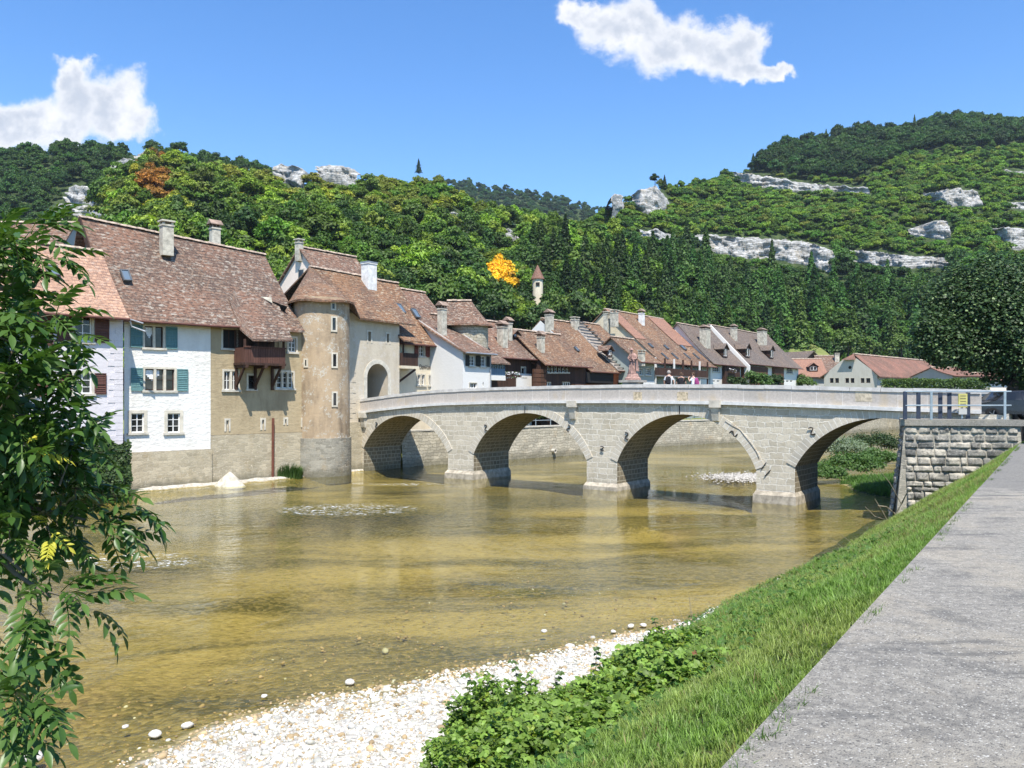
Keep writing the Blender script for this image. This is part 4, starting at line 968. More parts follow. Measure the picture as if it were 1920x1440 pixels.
# lower roof flap carried out over the balcony, with the slit between the two roofs
bal = MB(); qf = 1.75; e0, e1 = FB.w(FB.t(474, qf), qf, 9.03), FB.w(FB.t(549, qf), qf, 9.15)
u0, u1 = onB(440, 545)+Vector((.06, -.06, .10)), onB(520, 572)+Vector((.06, -.06, .16))
slab_roof(bal, [FB.w(FB.t(450, .75), .75, 9.75), e0+Vector((0, 0, 0)), e1], [onB(428, 560)+Vector((.04, -.04, .05)), u0, u1], nu=8, nv=8, sag=.05, kick=.1)
bal.build('balcony_roof', 'tile_old', rf)
m_ = MB(); 
s0, s1 = onB(488, 560), onB(534, 584)
m_.hexa([s0, s1, s1+Vector((-.2, .2, .05)), s0+Vector((-.2, .2, .05))], [s0+Vector((.1, -.1, .08)), s1+Vector((.25, -.25, .30)), s1+Vector((-.1, .1, .32)), s0+Vector((-.1, .1, .1))]); m_.build('roof_vent', 'dark_interior', rf)
m_ = MB(); s2 = onB(505, 571); m_.poly([s0+Vector((.02, -.02, .14)), s2+Vector((.3, -.3, .05)), s2+Vector((.2, -.2, .45))]); m_.build('roof_flashing', 'chimney_plaster', rf)
# wooden balcony
bt0, bt1, bq = FB.t(459, 1.3), FB.t(535, 1.3), 1.3; bz0, bz1 = FB.z(500, 681, bq), FB.z(500, 653, bq)
b_ = MB(); fbox(b_, FB, bt0, bt1, bq-.05, bq, bz0, bz1); fbox(b_, FB, bt0, bt0+.05, 0, bq-.05, bz0, bz1); fbox(b_, FB, bt1-.05, bt1, 0, bq-.05, bz0, bz1); bo = b_.build('balcony', 'balcony_wood', h1)
m_ = MB(); fbox(m_, FB, bt0-.05, bt1+.05, 0, bq+.03, bz0-.14, bz0-.002); m_.build('floor', 'dark_wood', bo)
m_ = MB(); fbox(m_, FB, bt0-.05, bt1+.05, bq-.09, bq+.06, bz1+.002, bz1+.09); m_.build('handrail', 'balcony_wood', bo)
for f in (0, .33, .66, 1):
    t = bt0+.06+(bt1-bt0-.12)*f; m_ = MB(); fbox(m_, FB, t-.06, t+.06, bq-.16, bq-.055, bz1+.09, 9.05+.12*f); m_.build('post', 'dark_wood', bo)
for f in (.04, .5, .93):
    t = bt0+(bt1-bt0)*f; m_ = MB(); m_.bar(FB.w(t, .04, bz0-1.5), FB.w(t, bq-.15, bz0-.16), .13); fbox(m_, FB, t-.08, t+.08, .002, .14, bz0-1.7, bz0-.15); fbox(m_, FB, t-.09, t+.09, .15, bq+.1, bz0-.32, bz0-.145); m_.build('bracket', 'dark_wood', bo)
m_ = MB(); fbox(m_, FB, bt0, bt1, .004, .03, bz1-.9, 9.7); m_.build('boarding', 'dark_wood', bo)
m_ = MB(); fbox(m_, FB, FB.t(522), FB.t(533), .031, .05, bz1, 9.1); m_.build('doorway', 'tan_plaster', bo)

# gatehouse: round stair tower, gate wall and chimney
gt = thing('gatehouse', 'tan gatehouse with round stair tower and arched gateway at the left end of the bridge', 'gatehouse', (-12, 58, 0))
TC, TR = Vector((-13.35, 56.1, 0)), 1.92; TE = 12.15
def cyl(mb, c, r, z0, z1, a0, a1, n=40, rows=1):
    for k in range(n):
        A0, A1 = a0+(a1-a0)*k/n, a0+(a1-a0)*(k+1)/n; p = c+Vector((math.cos(A0), math.sin(A0), 0))*r; q = c+Vector((math.cos(A1), math.sin(A1), 0))*r
        mb.poly([p+Vector((0, 0, z0)), q+Vector((0, 0, z0)), q+Vector((0, 0, z1)), p+Vector((0, 0, z1))], [(A0*r, z0), (A1*r, z0), (A1*r, z1), (A0*r, z1)])
m_ = MB(); cyl(m_, TC, TR, 2.6, TE+.1, 0, 2*math.pi, 56); tw = m_.build('round_tower', 'tower_plaster', gt, smooth=True, weld=True)
m_ = MB(); cyl(m_, TC, TR+.13, -.5, 2.62, 0, 2*math.pi, 48); m_.poly([TC+Vector((math.cos(a)*(TR+.13), math.sin(a)*(TR+.13), 2.62)) for a in np.linspace(0, 2*math.pi, 48, endpoint=False)]); m_.build('tower_base', 'grey_rubble', gt, smooth=False, weld=False)
m_ = MB()
def twin(x0, y0, x1, y1, dark=True):
    """window in the curved tower wall"""
    px = (x0+x1)/2; k = (px-HX)/F; u_ = Vector((k, 1, 0)).normalized(); oc = -TC; bq_ = oc.dot(u_); disc = bq_*bq_-(oc.dot(oc)-TR*TR)
    s_ = -bq_-math.sqrt(max(disc, 0)); p = u_*s_; nrm = (p-TC).normalized(); fr = Frame((p.x, p.y), (-nrm.y, nrm.x)); Yd = p.y
    if fr.m.dot(nrm) < 0: fr = Frame((p.x, p.y), (nrm.y, -nrm.x))
    cs = abs(nrm.dot(u_)); wd = (x1-x0)/F*Yd/max(cs, .35); z0, z1 = HC+(HY-y1)/F*Yd, HC+(HY-y0)/F*Yd
    s = MB(); e = .11; fbox(s, fr, -wd/2-e, -wd/2, -.2, .05, z0-e, z1+e); fbox(s, fr, wd/2, wd/2+e, -.2, .05, z0-e, z1+e); fbox(s, fr, -wd/2, wd/2, -.2, .05, z1, z1+e); fbox(s, fr, -wd/2, wd/2, -.2, .05, z0-e, z0)
    o = s.build('window', 'surround_stone', tw); g_ = MB(); fbox(g_, fr, -wd/2, wd/2, -.1, .02, z0, z1); g_.build('pane', 'window_glass', o)
    if wd > .3: g_ = MB(); fbox(g_, fr, -.02, .02, .02, .035, z0, z1); fbox(g_, fr, -wd/2, wd/2, .02, .032, (z0+z1)/2-.02, (z0+z1)/2+.02); g_.build('mullion', 'frame_white', o)
for q4 in ((623, 596, 629, 619), (624, 664, 630, 687), (624.5, 737, 630, 760), (622.5, 569, 627, 579), (572.5, 675, 575, 686), (561, 786, 564.5, 798)): twin(*q4)
# gate wall with deep archway
ga0, ga1 = -1.55, 4.05; s_a, s_b = FG.t(688), FG.t(727); zc = FG.z(705, 682); rr = (s_b-s_a)/2; zsp = zc-rr; gz = 3.9
gw = MB(); zt = 11.55; nA = 20
arcp = [(s_a+rr-rr*math.cos(math.pi*k/nA), zsp+rr*math.sin(math.pi*k/nA)) for k in range(nA+1)]
hs = []
for x0, y0, x1, y1 in ((690, 622, 695.5, 640), (725, 626, 729.5, 642)): hs.append((FG.t(x0), FG.t(x1), FG.z((x0+x1)/2, y1), FG.z((x0+x1)/2, y0)))
facade(gw, FG, 0, ga0, s_a, -.5, zt, []); facade(gw, FG, 0, s_b, ga1, -.5, zc+.4, []); facade(gw, FG, 0, s_a, s_b, -.5, gz, [])
facade(gw, FG, 0, s_a, ga1, zc+.4, zt, hs, .3)
for k in range(nA): (a, za), (b, zb_) = arcp[k], arcp[k+1]; gw.poly([FG.w(a, 0, za), FG.w(b, 0, zb_), FG.w(b, 0, zc+.4), FG.w(a, 0, zc+.4)])
gw.poly([FG.w(ga1, 0, -.5), FG.w(ga1, -5, -.5), FG.w(ga1, -5, zt), FG.w(ga1, 0, zt)]); gw.poly([FG.w(ga0, -5, -.5), FG.w(ga0, 0, -.5), FG.w(ga0, 0, zt), FG.w(ga0, -5, zt)])
gw.build('gate_wall', 'gate_plaster', gt)
for h in hs: g_ = MB(); fbox(g_, FG, h[0], h[1], -.32, -.28, h[2], h[3]); wo = g_.build('window', 'dark_interior', gt); s = MB(); e = .12; fbox(s, FG, h[0]-e, h[0], 0, .03, h[2]-e, h[3]+e); fbox(s, FG, h[1], h[1]+e, 0, .03, h[2]-e, h[3]+e); fbox(s, FG, h[0], h[1], 0, .03, h[3], h[3]+e); s.build('frame', 'surround_stone', wo)
pas = MB(); dpt = 3.2
for k in range(nA): (a, za), (b, zb_) = arcp[k], arcp[k+1]; pas.poly([FG.w(a, 0, za), FG.w(a, -dpt, za), FG.w(b, -dpt, zb_), FG.w(b, 0, zb_)])
for x in (s_a, s_b): pas.poly([FG.w(x, 0, gz), FG.w(x, -dpt, gz), FG.w(x, -dpt, zsp), FG.w(x, 0, zsp)])
pas.poly([FG.w(s_a, 0, gz), FG.w(s_b, 0, gz), FG.w(s_b, -dpt, gz), FG.w(s_a, -dpt, gz)]); pas.build('gateway', 'gate_plaster', gt)
m_ = MB(); m_.poly([FG.w(a, -dpt+.01, z) for a, z in arcp]+[FG.w(s_b, -dpt+.01, gz), FG.w(s_a, -dpt+.01, gz)]); m_.build('gate_leaf', 'tan_plaster', gt)
m_ = MB(); fbox(m_, FG, s_a, s_b, -dpt+.02, -dpt+.3, zsp+.1, zsp+.32); m_.build('lintel', 'dark_wood', gt)
m_ = MB(); ro = rr+.33
for k in range(nA):
    A0, A1 = math.pi*k/nA, math.pi*(k+1)/nA; cxx = s_a+rr
    P4 = [(cxx-rr*math.cos(A0), zsp+rr*math.sin(A0)), (cxx-rr*math.cos(A1), zsp+rr*math.sin(A1)), (cxx-ro*math.cos(A1), zsp+ro*math.sin(A1)), (cxx-ro*math.cos(A0), zsp+ro*math.sin(A0))]
    m_.poly([FG.w(x, .035, z) for x, z in P4]); m_.poly([FG.w(P4[2][0], .035, P4[2][1]), FG.w(P4[3][0], .035, P4[3][1]), FG.w(P4[3][0], 0, P4[3][1]), FG.w(P4[2][0], 0, P4[2][1])])
fbox(m_, FG, s_a-.33, s_a, 0, .035, gz, zsp); fbox(m_, FG, s_b, s_b+.33, 0, .035, gz, zsp); m_.build('gate_surround', 'surround_stone', gt)
m_ = MB()
zz = 3.9; k = 0
while zz < 10.2:      # rough quoins left of the gate
    hh = random.uniform(.3, .45); wd = .5+.35*(k % 2); fbox(m_, FG, ga0+.35, ga0+.35+wd*.9, -.1, .025, zz, zz+hh-.03); zz += hh; k += 1
m_.build('quoin', 'gate_plaster', gt)
# buttress between tower and bridge
m_ = MB(); fbox(m_, FG, ga0-.1, s_a-.35, -.4, .22, -.5, 3.6); m_.build('buttress', 'base_rubble', gt)
MB().tube([FG.w(ga0-.12, .12, 3.2), FG.w(ga0-.12, .12, 12.0)], .055, 8).build('downpipe', 'pipe_brown', gt)
# roof: half cone over the tower running into the gate roof
b_g, zR = 3.6, 15.2; r0 = FG.w(-1.75, -b_g, zR); r1 = FG.w(5.0, -b_g, zR-.1); rg = MB()
e1 = FG.w(5.35, .55, 11.15); e0 = FG.w(-.55, .62, 11.2)
ring = []
for k in range(13):
    an = math.radians(-8-13.2*k); rad = TR+.42; p_ = TC+Vector((math.cos(an), math.sin(an), 0))*rad; zf = TE-.15+.06*math.sin(k); ring.append(Vector((p_.x, p_.y, zf)))
ring.append(TC+Vector((-2.2, 1.4, TE-.3)))
E_ = [e1, e0]+ring; R_ = [r1, r0+FG.d*1.2]+[r0]*len(ring)
slab_roof(rg, [e1, e0], [r1, r0+FG.d*.4], nu=14, nv=10, sag=.08, kick=.3)
slab_roof(rg, [e0+Vector((0, 0, 0))]+ring, [r0+FG.d*.4]+[r0]*len(ring), nu=2, nv=10, sag=.05, kick=.5)
slab_roof(rg, [FG.w(-3.5, -7.5, 11.2), FG.w(5.3, -7.5, 11.2)], [r0, r1], nu=4, nv=4, sag=.02)
rfg = rg.build('roof', 'tile_rust', gt); ridge_cap(rfg, r0, r1)
NG = ((e1-e0).cross(r0-e0)).normalized(); p = rayplane(692, 533, e0, NG); chimney(rfg, p, HC+(HY-487)/F*p.y, .92, .8, (FG.d.x, FG.d.y), 'chimney_white', 'plain', sink=1.6)
# rusty pole at the foot of the wall
po = MB().tube([FB.w(FB.t(509), .16, -.1), FB.w(FB.t(509), .2, HC+(HY-784)/F*52.6)], .09, 8).build('pole', 'rust_iron'); tag(po, 'rusty upright iron pole against the stone foot of the tan wall', 'pole')

# pink gabled house behind the gate
h4 = House('townhouse', 'pale pink gabled house rising behind the round stair tower', 'house', Frame((-15.4, 66.1), (.602, .798)), 0, 5.9, 15.0, 3.2, 18.1, z0=3, wall='pink_plaster', roof='tile_brown', over=.35, side=.25, gut=False)
fs = Frame((h4.fr.w(0, 0).x, h4.fr.w(0, 0).y), (-h4.fr.m.x, -h4.fr.m.y))     # its gable wall, seen from the left
fs2 = Frame(tuple(h4.fr.w(0, -6.4).xy), (h4.fr.m.x, h4.fr.m.y))
for x0, y0, x1, y1 in ((560, 506, 569, 527), (560, 478, 566, 484)):
    h = (fs2.t(x0, .02), fs2.t(x1, .02), fs2.z((x0+x1)/2, y1, .02), fs2.z((x0+x1)/2, y0, .02)); a = MB(); fbox(a, fs2, h[0]-.1, h[1]+.1, 0, .03, h[2]-.1, h[3]+.1); wo = a.build('window', 'surround_stone', h4.o); a = MB(); fbox(a, fs2, h[0], h[1], .01, .05, h[2], h[3]); a.build('pane', 'window_glass', wo)
pk = h4.fr.w(-.1, -3.3, 17.6); chimney(h4.roof, pk, 18.9, .5, .5, (.6, .8), 'chimney_plaster', 'slab')

# ---- the row upstream of the gate. Frame W starts at the right corner of the gate wall
FW = Frame((-8.8, 62.2), (.602, .798))
def T(px, q=0): return FW.t(px, q)
h5 = House('townhouse', 'cream inn with painted lettering, brown roof and wooden balcony right of the gatehouse', 'house', FW, .1, T(822), 10.35, 3.95, 15.15, q=-.9, wall='cream_plaster', roof='tile_rust', over=.6, side=.15,
    wins=[dict(r=(786, 647, 795, 668), shut='shutter_red', sw=.45, cols=2), dict(r=(807, 651, 815, 670), shut='shutter_red', sw=.42, cols=2), dict(r=(783, 703, 788, 722), cols=1, rows=2), dict(r=(791, 703, 796, 722), cols=1, rows=2), dict(r=(804.5, 704, 809, 722), cols=1, rows=2), dict(r=(812, 704, 816, 722), cols=1, rows=2)])
h5.sky(733, 577, .6, 1.05); h5.sky(751, 579, .6, 1.05); h5.sky(779, 588, .6, 1.05)
cu = D.curves.new('lettering', 'FONT'); cu.body = 'Demi-Lune'; cu.size = .52; cu.extrude = .012; cu.align_x = 'CENTER'; to = D.objects.new('tmp_text', cu); COL.objects.link(to)
bpy.context.view_layer.update(); me = D.meshes.new_from_object(to.evaluated_get(bpy.context.evaluated_depsgraph_get())); D.objects.remove(to)
tx = T(798, -.9); base = FW.w(tx, -.87, FW.z(798, 692, -.9)); og = ORI[h5.o.name]
wspan = max(v.co.x for v in me.vertices)-min(v.co.x for v in me.vertices); wanted = T(810, -.9)-T(787, -.9); kx = wanted/wspan
for v_ in me.vertices: c_ = v_.co.copy(); v_.co = base+FW.d*c_.x*kx+FW.m*c_.z+Vector((0, 0, c_.y*1.0))-og
me.materials.clear(); me.materials.append(M['lettering']); link(D.objects.new('lettering', me), h5.o)
# timber balcony bay with its own small roof
q0_, q1_ = -.9, .15; t0_, t1_ = T(750, .1), T(783, .1); zb0, zb1 = FW.z(766, 686, .1), FW.z(766, 662, .1); b_ = MB()
fbox(b_, FW, t0_, t1_, q1_-.05, q1_, zb0, zb1); fbox(b_, FW, t1_-.05, t1_, q0_, q1_-.05, zb0, zb1); bo = b_.build('balcony', 'dark_wood', h5.o)
m_ = MB(); fbox(m_, FW, t0_, t1_+.05, q0_, q1_+.06, zb0-.22, zb0-.002); m_.build('floor', 'cream_plaster', bo)
m_ = MB(); m_.bar(FW.w(t0_+.1, q0_+.15, zb0-1.6), FW.w(t1_-.2, q1_-.1, zb0-.25), .15); fbox(m_, FW, t0_+.35, t0_+.47, q1_-.15, q1_-.055, zb1, 10.0); m_.build('bracket', 'dark_wood', bo)
m_ = MB(); slab_roof(m_, [FW.w(-.1, .65, 9.85), FW.w(T(790, .6), .65, 9.85)], [FW.w(-.1, -1.2, 11.2), FW.w(T(790, .6)-.5, -1.2, 11.2)], nu=5, nv=4, sag=.03); m_.build('balcony_roof', 'tile_rust', h5.roof)
# white house standing forward
q6 = 2.65; t6a, t6b = T(822), T(919, q6)
h6 = thing('townhouse', 'white house with blank side wall and dark green shutters standing forward of the row', 'house', FW.w(t6a+1.5, 0, 2.5))
side_ = Frame(tuple(FW.w(t6a, 0).xy), (FW.m.x, FW.m.y)); m_ = MB(); zf = 9.25
m_.poly([FW.w(t6a, -3, 2.2), FW.w(t6a, q6, 2.2), FW.w(t6a, q6, zf), FW.w(t6a, 0, 10.75), FW.w(t6a, -3, 12.4)]); m_.poly([FW.w(t6b, q6, 2.2), FW.w(t6b, -3, 2.2), FW.w(t6b, -3, 12.4), FW.w(t6b, 0, 10.75), FW.w(t6b, q6, zf)]); m_.build('side_wall', 'clean_white', h6)
mkwall(FW, t6a, t6b, 2.2, zf, [dict(r=(880, 667, 890, 686), cols=2, rows=3, shut='shutter_dark', sw=.45, surround=.06), dict(r=(901, 668, 910, 687), cols=2, rows=3, shut='shutter_dark', sw=.42, surround=.06), dict(r=(880, 718, 894, 728), cols=3, rows=1, surround=.05), dict(r=(905, 717, 907, 725), cols=1, rows=1, surround=0, frame='surround_stone', sill=False), dict(r=(869, 663, 872, 675), cols=1, rows=1, surround=.04, sill=False)], 'clean_white', 'wall', q6, h6)
m_ = MB(); slab_roof(m_, [FW.w(t6a-.25, q6+.5, zf-.2), FW.w(t6b+.25, q6+.5, zf-.2)], [FW.w(t6a-.25, -2.6, 12.1), FW.w(t6b+.25, -2.6, 12.1)], nu=7, nv=7, sag=.05, kick=.15); rf6 = m_.build('roof', 'tile_brown', h6); gutter(h6, FW.w(t6a-.25, q6+.57, zf-.26), FW.w(t6b+.25, q6+.57, zf-.26), mat='zinc')
NN = (FW.m*.55+Vector((0, 0, 1))).normalized(); p = rayplane(829, 622, FW.w(t6a, 0, 10.85), NN); chimney(rf6, p, HC+(HY-572)/F*p.y, .62, .5, (FW.d.x, FW.d.y), 'chimney_plaster', 'tile')
MB().tube([FW.w(t6b-.05, q6+.1, 2.4), FW.w(t6b-.05, q6+.1, 9)], .045, 8).build('downpipe', 'zinc', h6)
# round stone tower with tiled hood
TC2 = Vector(pix(878, 748, 70.5)); TC2.z = 0; tr2 = thing('round_tower', 'stone half-round tower with hipped tile hood behind the white house', 'tower', TC2+Vector((0, 0, 3)))
m_ = MB(); cyl(m_, TC2, 1.75, 3, 11.95, 0, 2*math.pi, 36); m_.build('wall', 'pale_rubble', tr2, weld=True, smooth=True)
m_ = MB(); ex = [TC2+Vector((math.cos(a), math.sin(a), 0))*2.25+Vector((0, 0, 11.75)) for a in np.linspace(0, 2*math.pi, 9)[:-1]+.3]
ra, rb2 = TC2+Vector((-1.9, .2, 14.0)), TC2+Vector((.25, .3, 14.0))
for k in range(8):
    a, b = ex[k], ex[(k+1) % 8]; ta = ra if a.x < TC2.x-.3 else rb2; tb = ra if b.x < TC2.x-.3 else rb2
    if a.x < TC2.x-.3: a = a+Vector((-1.0, 0, 0)); 
    if b.x < TC2.x-.3: b = b+Vector((-1.0, 0, 0)); 
    if ta is tb: slab_roof(m_, [a, b], [ta, tb], nu=3, nv=6, sag=.03, kick=.35)
    else: slab_roof(m_, [a, b], [ta, tb], nu=4, nv=6, sag=.03, kick=.35)
r_ = m_.build('roof', 'tile_brown', tr2); ridge_cap(r_, ra, rb2)
# tall roofs behind
h5c = House('townhouse', 'tall brown roof between the cream inn and the round stone tower', 'house', FW, T(822)-.4, T(822)+5, 10.9, 4.2, 15.0, q=-2.2, wall='cream_plaster', roof='tile_brown', gut=False)
h5d = House('townhouse', 'hipped roof peeping up behind the roof of the cream inn', 'house', Frame(tuple(FW.w(6, -9).xy), (.602, .798)), 0, 5.0, 13.2, 2.6, 16.2, wall='cream_plaster', roof='tile_rust', gut=False)
h8 = House('townhouse', 'narrow house with a blue boarded bay window and a little roof of its own', 'house', FW, t6b+.1, T(1000), 9.5, 3.8, 12.75, q=-.3, wall='dark_wood', roof='tile_brown', over=.6,
    wins=[dict(r=(977.5, 689, 985, 707), cols=1, rows=1, surround=.08)])
h8.chim(942, 607, 645, .75, .7, cap='tile'); h8.chim(953, 600, 632, .55, .6, cap='tile')
h8.dormer(966, 634, .9, .45, mat='tile_brown')
m_ = MB(); fbox(m_, FW, T(972), T(1000), -.28, -.2, 2.5, 9.3-1.6); m_.build('white_wall', 'clean_white', h8.o)
qb = 1.5; ta_, tb_ = T(919, qb), T(948, qb); zA, zB, zC, zD = FW.z(933, 713, qb), FW.z(933, 704, qb), FW.z(933, 691, qb), FW.z(933, 681, qb)
m_ = MB(); fbox(m_, FW, ta_, tb_, -.25, qb, zA, zB); bo = m_.build('bay', 'clean_white', h8.o); m_ = MB(); fbox(m_, FW, ta_+.03, tb_-.03, -.25, qb-.03, zB, zC); m_.build('boarding', 'blue_boards', bo)
m_ = MB(); fbox(m_, FW, ta_+.06, tb_-.06, -.25, qb-.09, zC, zD); m_.build('pane', 'window_glass', bo); m_ = MB()
for k in range(7): t = ta_+.05+(tb_-ta_-.1)*k/6; fbox(m_, FW, t-.035, t+.035, qb-.09, qb-.035, zC, zD)
fbox(m_, FW, ta_, tb_, qb-.085, qb-.04, (zC+zD)/2-.03, (zC+zD)/2+.03); m_.build('frame', 'blue_boards', bo)
m_ = MB(); slab_roof(m_, [FW.w(ta_-.2, qb+.35, zD+.02), FW.w(tb_+.25, qb+.35, zD+.02)], [FW.w(ta_-.2, -.4, zD+1.35), FW.w(tb_+.25, -.4, zD+1.35)], nu=4, nv=4, sag=.03); m_.build('bay_roof', 'tile_brown', h8.roof)
h9 = House('townhouse', 'low house with dark recess under a grey brown roof left of the timber fronted house', 'house', FW, T(1000)+.05, T(1013), 9.2, 3.2, 12.1, q=-.6, wall='dark_wood', roof='tile_brown')
h9b = House('townhouse', 'dark timber house with a band of small white windows', 'house', FW, T(1013, .7)+.1, T(1098, .7), 9.1, 3.3, 12.0, q=.7, wall='dark_wood', roof='tile_rust', over=.7,
    wins=[dict(r=(1026+7*k, 686, 1031.5+7*k, 698), cols=1, rows=2, surround=0) for k in range(6)]+[dict(r=(1025, 716, 1035, 724), cols=3, rows=1, surround=0), dict(r=(1054, 716, 1070, 724), cols=4, rows=1, surround=0)], nu=14)
h9b.chim(1014, 626, 655, .62, .55, cap='tile')
m_ = MB()
for k in range(9): fbox(m_, FW, T(1000, .9)+.05, T(1024, .9), .75, .95, 4.4+.42*k, 4.4+.42*k+.36)
m_.build('timber_pillar', 'barn_wood', h9b.o)
h10 = House('townhouse', 'house with a high brown roof and a brown boarded gallery facing the bridge', 'house', FW, T(1098)+.05, T(1150), 8.8, 5.6, 14.0, q=0, wall='barn_wood', roof='tile_rust', over=.75, nu=14)
h10.chim(1030, 585, 612, .72, .7, cap='tile'); h10.sky(1081, 655, .45, .7)
m_ = MB(); fbox(m_, FW, T(1098, .5)+.1, T(1150, .5), .3, .5, 7.0, 8.1); m_.build('gallery', 'dark_interior', h10.o)
m_ = MB(); fbox(m_, FW, T(1078, 1.2), T(1150, .5), .5, 1.2, 5.9, 6.8); m_.build('boarding', 'barn_wood', h10.o)
for k in range(4): m_ = MB(); m_.bar(FW.w(T(1090+16*k, 1.1), .6, 5.0), FW.w(T(1090+16*k, 1.1)+.1, 1.1, 5.85), .12); m_.build('bracket', 'dark_wood', h10.o)
h10.white = MB(); m_ = MB(); m_.poly([h10.fr.w(h10.t0-.3, -2.5, 11.3), h10.fr.w(h10.t0-.3, -5.6, 13.85), h10.fr.w(h10.t0-.3, -8.7, 11.3)]); m_.build('gable', 'clean_white', h10.o)
h11 = House('townhouse', 'narrow house roofed in ribbed grey sheet next to the high brown roof', 'house', FW, T(1150)+.05, T(1173), 9.0, 5.6, 14.1, q=0, wall='orange_wall', roof='corrugated', over=.7, nu=4)
m_ = MB()
for k in range(15): f = k/14; a, b = h11.fr.w(h11.t0-.1, .6-6.1*f, 8.6+5.55*f+.17), h11.fr.w(h11.t1+.1, .6-6.1*f, 8.6+5.55*f+.17); m_.bar(a, b, .14, .1)
m_.build('roof_batten', 'grey_wood', h11.roof); h11.chim(1078, 594, 612, .9, .6, cap='slab')
h11b = House('townhouse', 'brown roofed house with two little dormers below the big orange striped roof', 'house', FW, T(1173)+.05, T(1200), 9.7, 5.6, 14.2, q=0, wall='cream_plaster', roof='tile_rust', over=.6)
h11b.dormer(1142, 669, 1.1, .8, mat='tile_brown'); h11b.dormer(1162, 668, .9, .5, mat='tile_brown')
h12 = House('townhouse', 'large house whose rust brown roof has two bright orange strips, above a long wooden gallery', 'house', FW, T(1232), T(1331), 10.35, 7.2, 16.6, q=0, wall='greengrey_plaster', roof='tile_rust', over=.9, nu=16, side=.3, wins=[dict(r=(1255, 683, 1262, 697), cols=2), dict(r=(1283, 683, 1291, 697), cols=2), dict(r=(1309, 683, 1316, 697), cols=2)])
m_ = MB(); m_.poly([FW.w(h12.t0-.05, 0, 4), FW.w(h12.t0-.05, 0, 10.4), FW.w(h12.t0-.05, -7.2, 16.5), FW.w(h12.t0-.05, -14, 10.5), FW.w(h12.t0-.05, -14, 4)]); m_.build('gable', 'cream_plaster', h12.o)
def strip(hs_, ta, tb, ma, f0=.0, f1=1.0, name='tile_strip'):
    m_ = MB(); fr = hs_.fr; E = lambda t, f: fr.w(t, hs_.q+.9-(hs_.b+.9)*f, hs_.ze-.9*hs_.sl+.1+(hs_.zr-hs_.ze+.9*hs_.sl)*f+.10-.125*math.sin(f*math.pi))
    n = 8
    for k in range(n): a, b = f0+(f1-f0)*k/n, f0+(f1-f0)*(k+1)/n; m_.poly([E(ta, a), E(tb, a), E(tb, b), E(ta, b)])
    m_.build(name, ma, hs_.roof)
Lh = h12.t1-h12.t0; strip(h12, h12.t1-Lh*.30, h12.t1+.28, 'tile_new', .42, .995); strip(h12, h12.t0-.28, h12.t0+Lh*.16, 'tile_new', .45, .995)
h12.chim(1152, 581, 604, .8, .7, mat='chimney_plaster', cap='slab'); h12.chim(1203, 583, 606, .65, .6, mat='chimney_white', cap='tile')
pc = FW.w(h12.t0-.55, -5.0, 12.5); pc = Vector(((1138-HX)/F*pc.y, pc.y, HC+(HY-625)/F*pc.y)); chimney(h12.roof, pc, HC+(HY-584)/F*pc.y, .7, .6, (.6, .8), 'chimney_plaster', 'slab', sink=3)
for px, py in ((1220, 648), (1249, 651)): h12.sky(px, py, .5, .8)
h12.sky(1281, 652, .8, 1.0)
for px in (1246, 1265, 1288, 1305): h12.sky(px, 668, .35, 1.2)
m_ = MB(); zq0, zq1 = FW.z(1290, 706, 1.4), FW.z(1290, 693, 1.4); fbox(m_, FW, T(1229, 1.4), T(1328, 1.4), 1.33, 1.4, zq0, zq1); bo = m_.build('gallery', 'dark_wood', h12.o)
m_ = MB(); fbox(m_, FW, T(1229, 1.4), T(1328, 1.4), .002, 1.42, zq0-.16, zq0-.003); m_.build('floor', 'grey_wood', bo)
for k in range(7): t = T(1229, 1.3)+.1+(T(1328, 1.3)-T(1229, 1.3)-.2)*k/6; m_ = MB(); fbox(m_, FW, t-.09, t+.09, 1.15, 1.32, 3.2, 10.2); m_.build('post', 'clean_white' if k in (0, 2, 5) else 'dark_wood', bo)
m_ = MB(); fbox(m_, FW, T(1300, .1), T(1330, .1), .003, .05, 3, zq0-.2); m_.build('lower_wall', 'clean_white', h12.o)
h13 = House('cottage', 'small grey green house with paired white windows behind the statue', 'house', FW, T(1193, 2.2), T(1227, 2.2), 9.9, 3.0, 12.2, q=2.2, wall='greengrey_plaster', roof='tile_rust', over=.8, side=.5,
    wins=[dict(r=(1198, 691, 1204.5, 703), cols=2, surround=.05), dict(r=(1210, 691, 1220, 703), cols=3, surround=.05), dict(r=(1198, 719, 1204, 721.5), cols=1, rows=1, surround=0, sill=False), dict(r=(1211, 719, 1219, 721.5), cols=1, rows=1, surround=0, sill=False)])
h13.chim(1203, 656, 676, .7, .5, cap='slab'); m_ = MB(); fbox(m_, FW, h13.t0-.01, h13.t1+.01, 2.203, 2.24, 2.5, FW.z(1210, 714, 2.2)); m_.build('lower_wall', 'clean_white', h13.o)
h14 = House('townhouse', 'white house with grey brown roof and one dormer left of the pair with two chimneys', 'house', FW, T(1332), T(1389), 10.75, 4.9, 15.9, q=0, wall='clean_white', roof='tile_grey', over=.7, side=.3, z0=2,
    wins=[dict(r=(1336, 686, 1349, 697), cols=3, surround=.1), dict(r=(1336, 713, 1341, 716), cols=1, rows=1, surround=0, sill=False), dict(r=(1344, 713, 1349, 716), cols=1, rows=1, surround=0, sill=False)])
h14.chim(1322, 613, 646, 1.5, 1.0, cap='tile'); h14.dormer(1359, 670, 1.7, 1.3)
m_ = MB(); fbox(m_, FW, T(1360, .5), T(1389, .5)-.3, .003, .5, 4.0, 9.9); m_.build('timber_bay', 'dark_wood', h14.o)
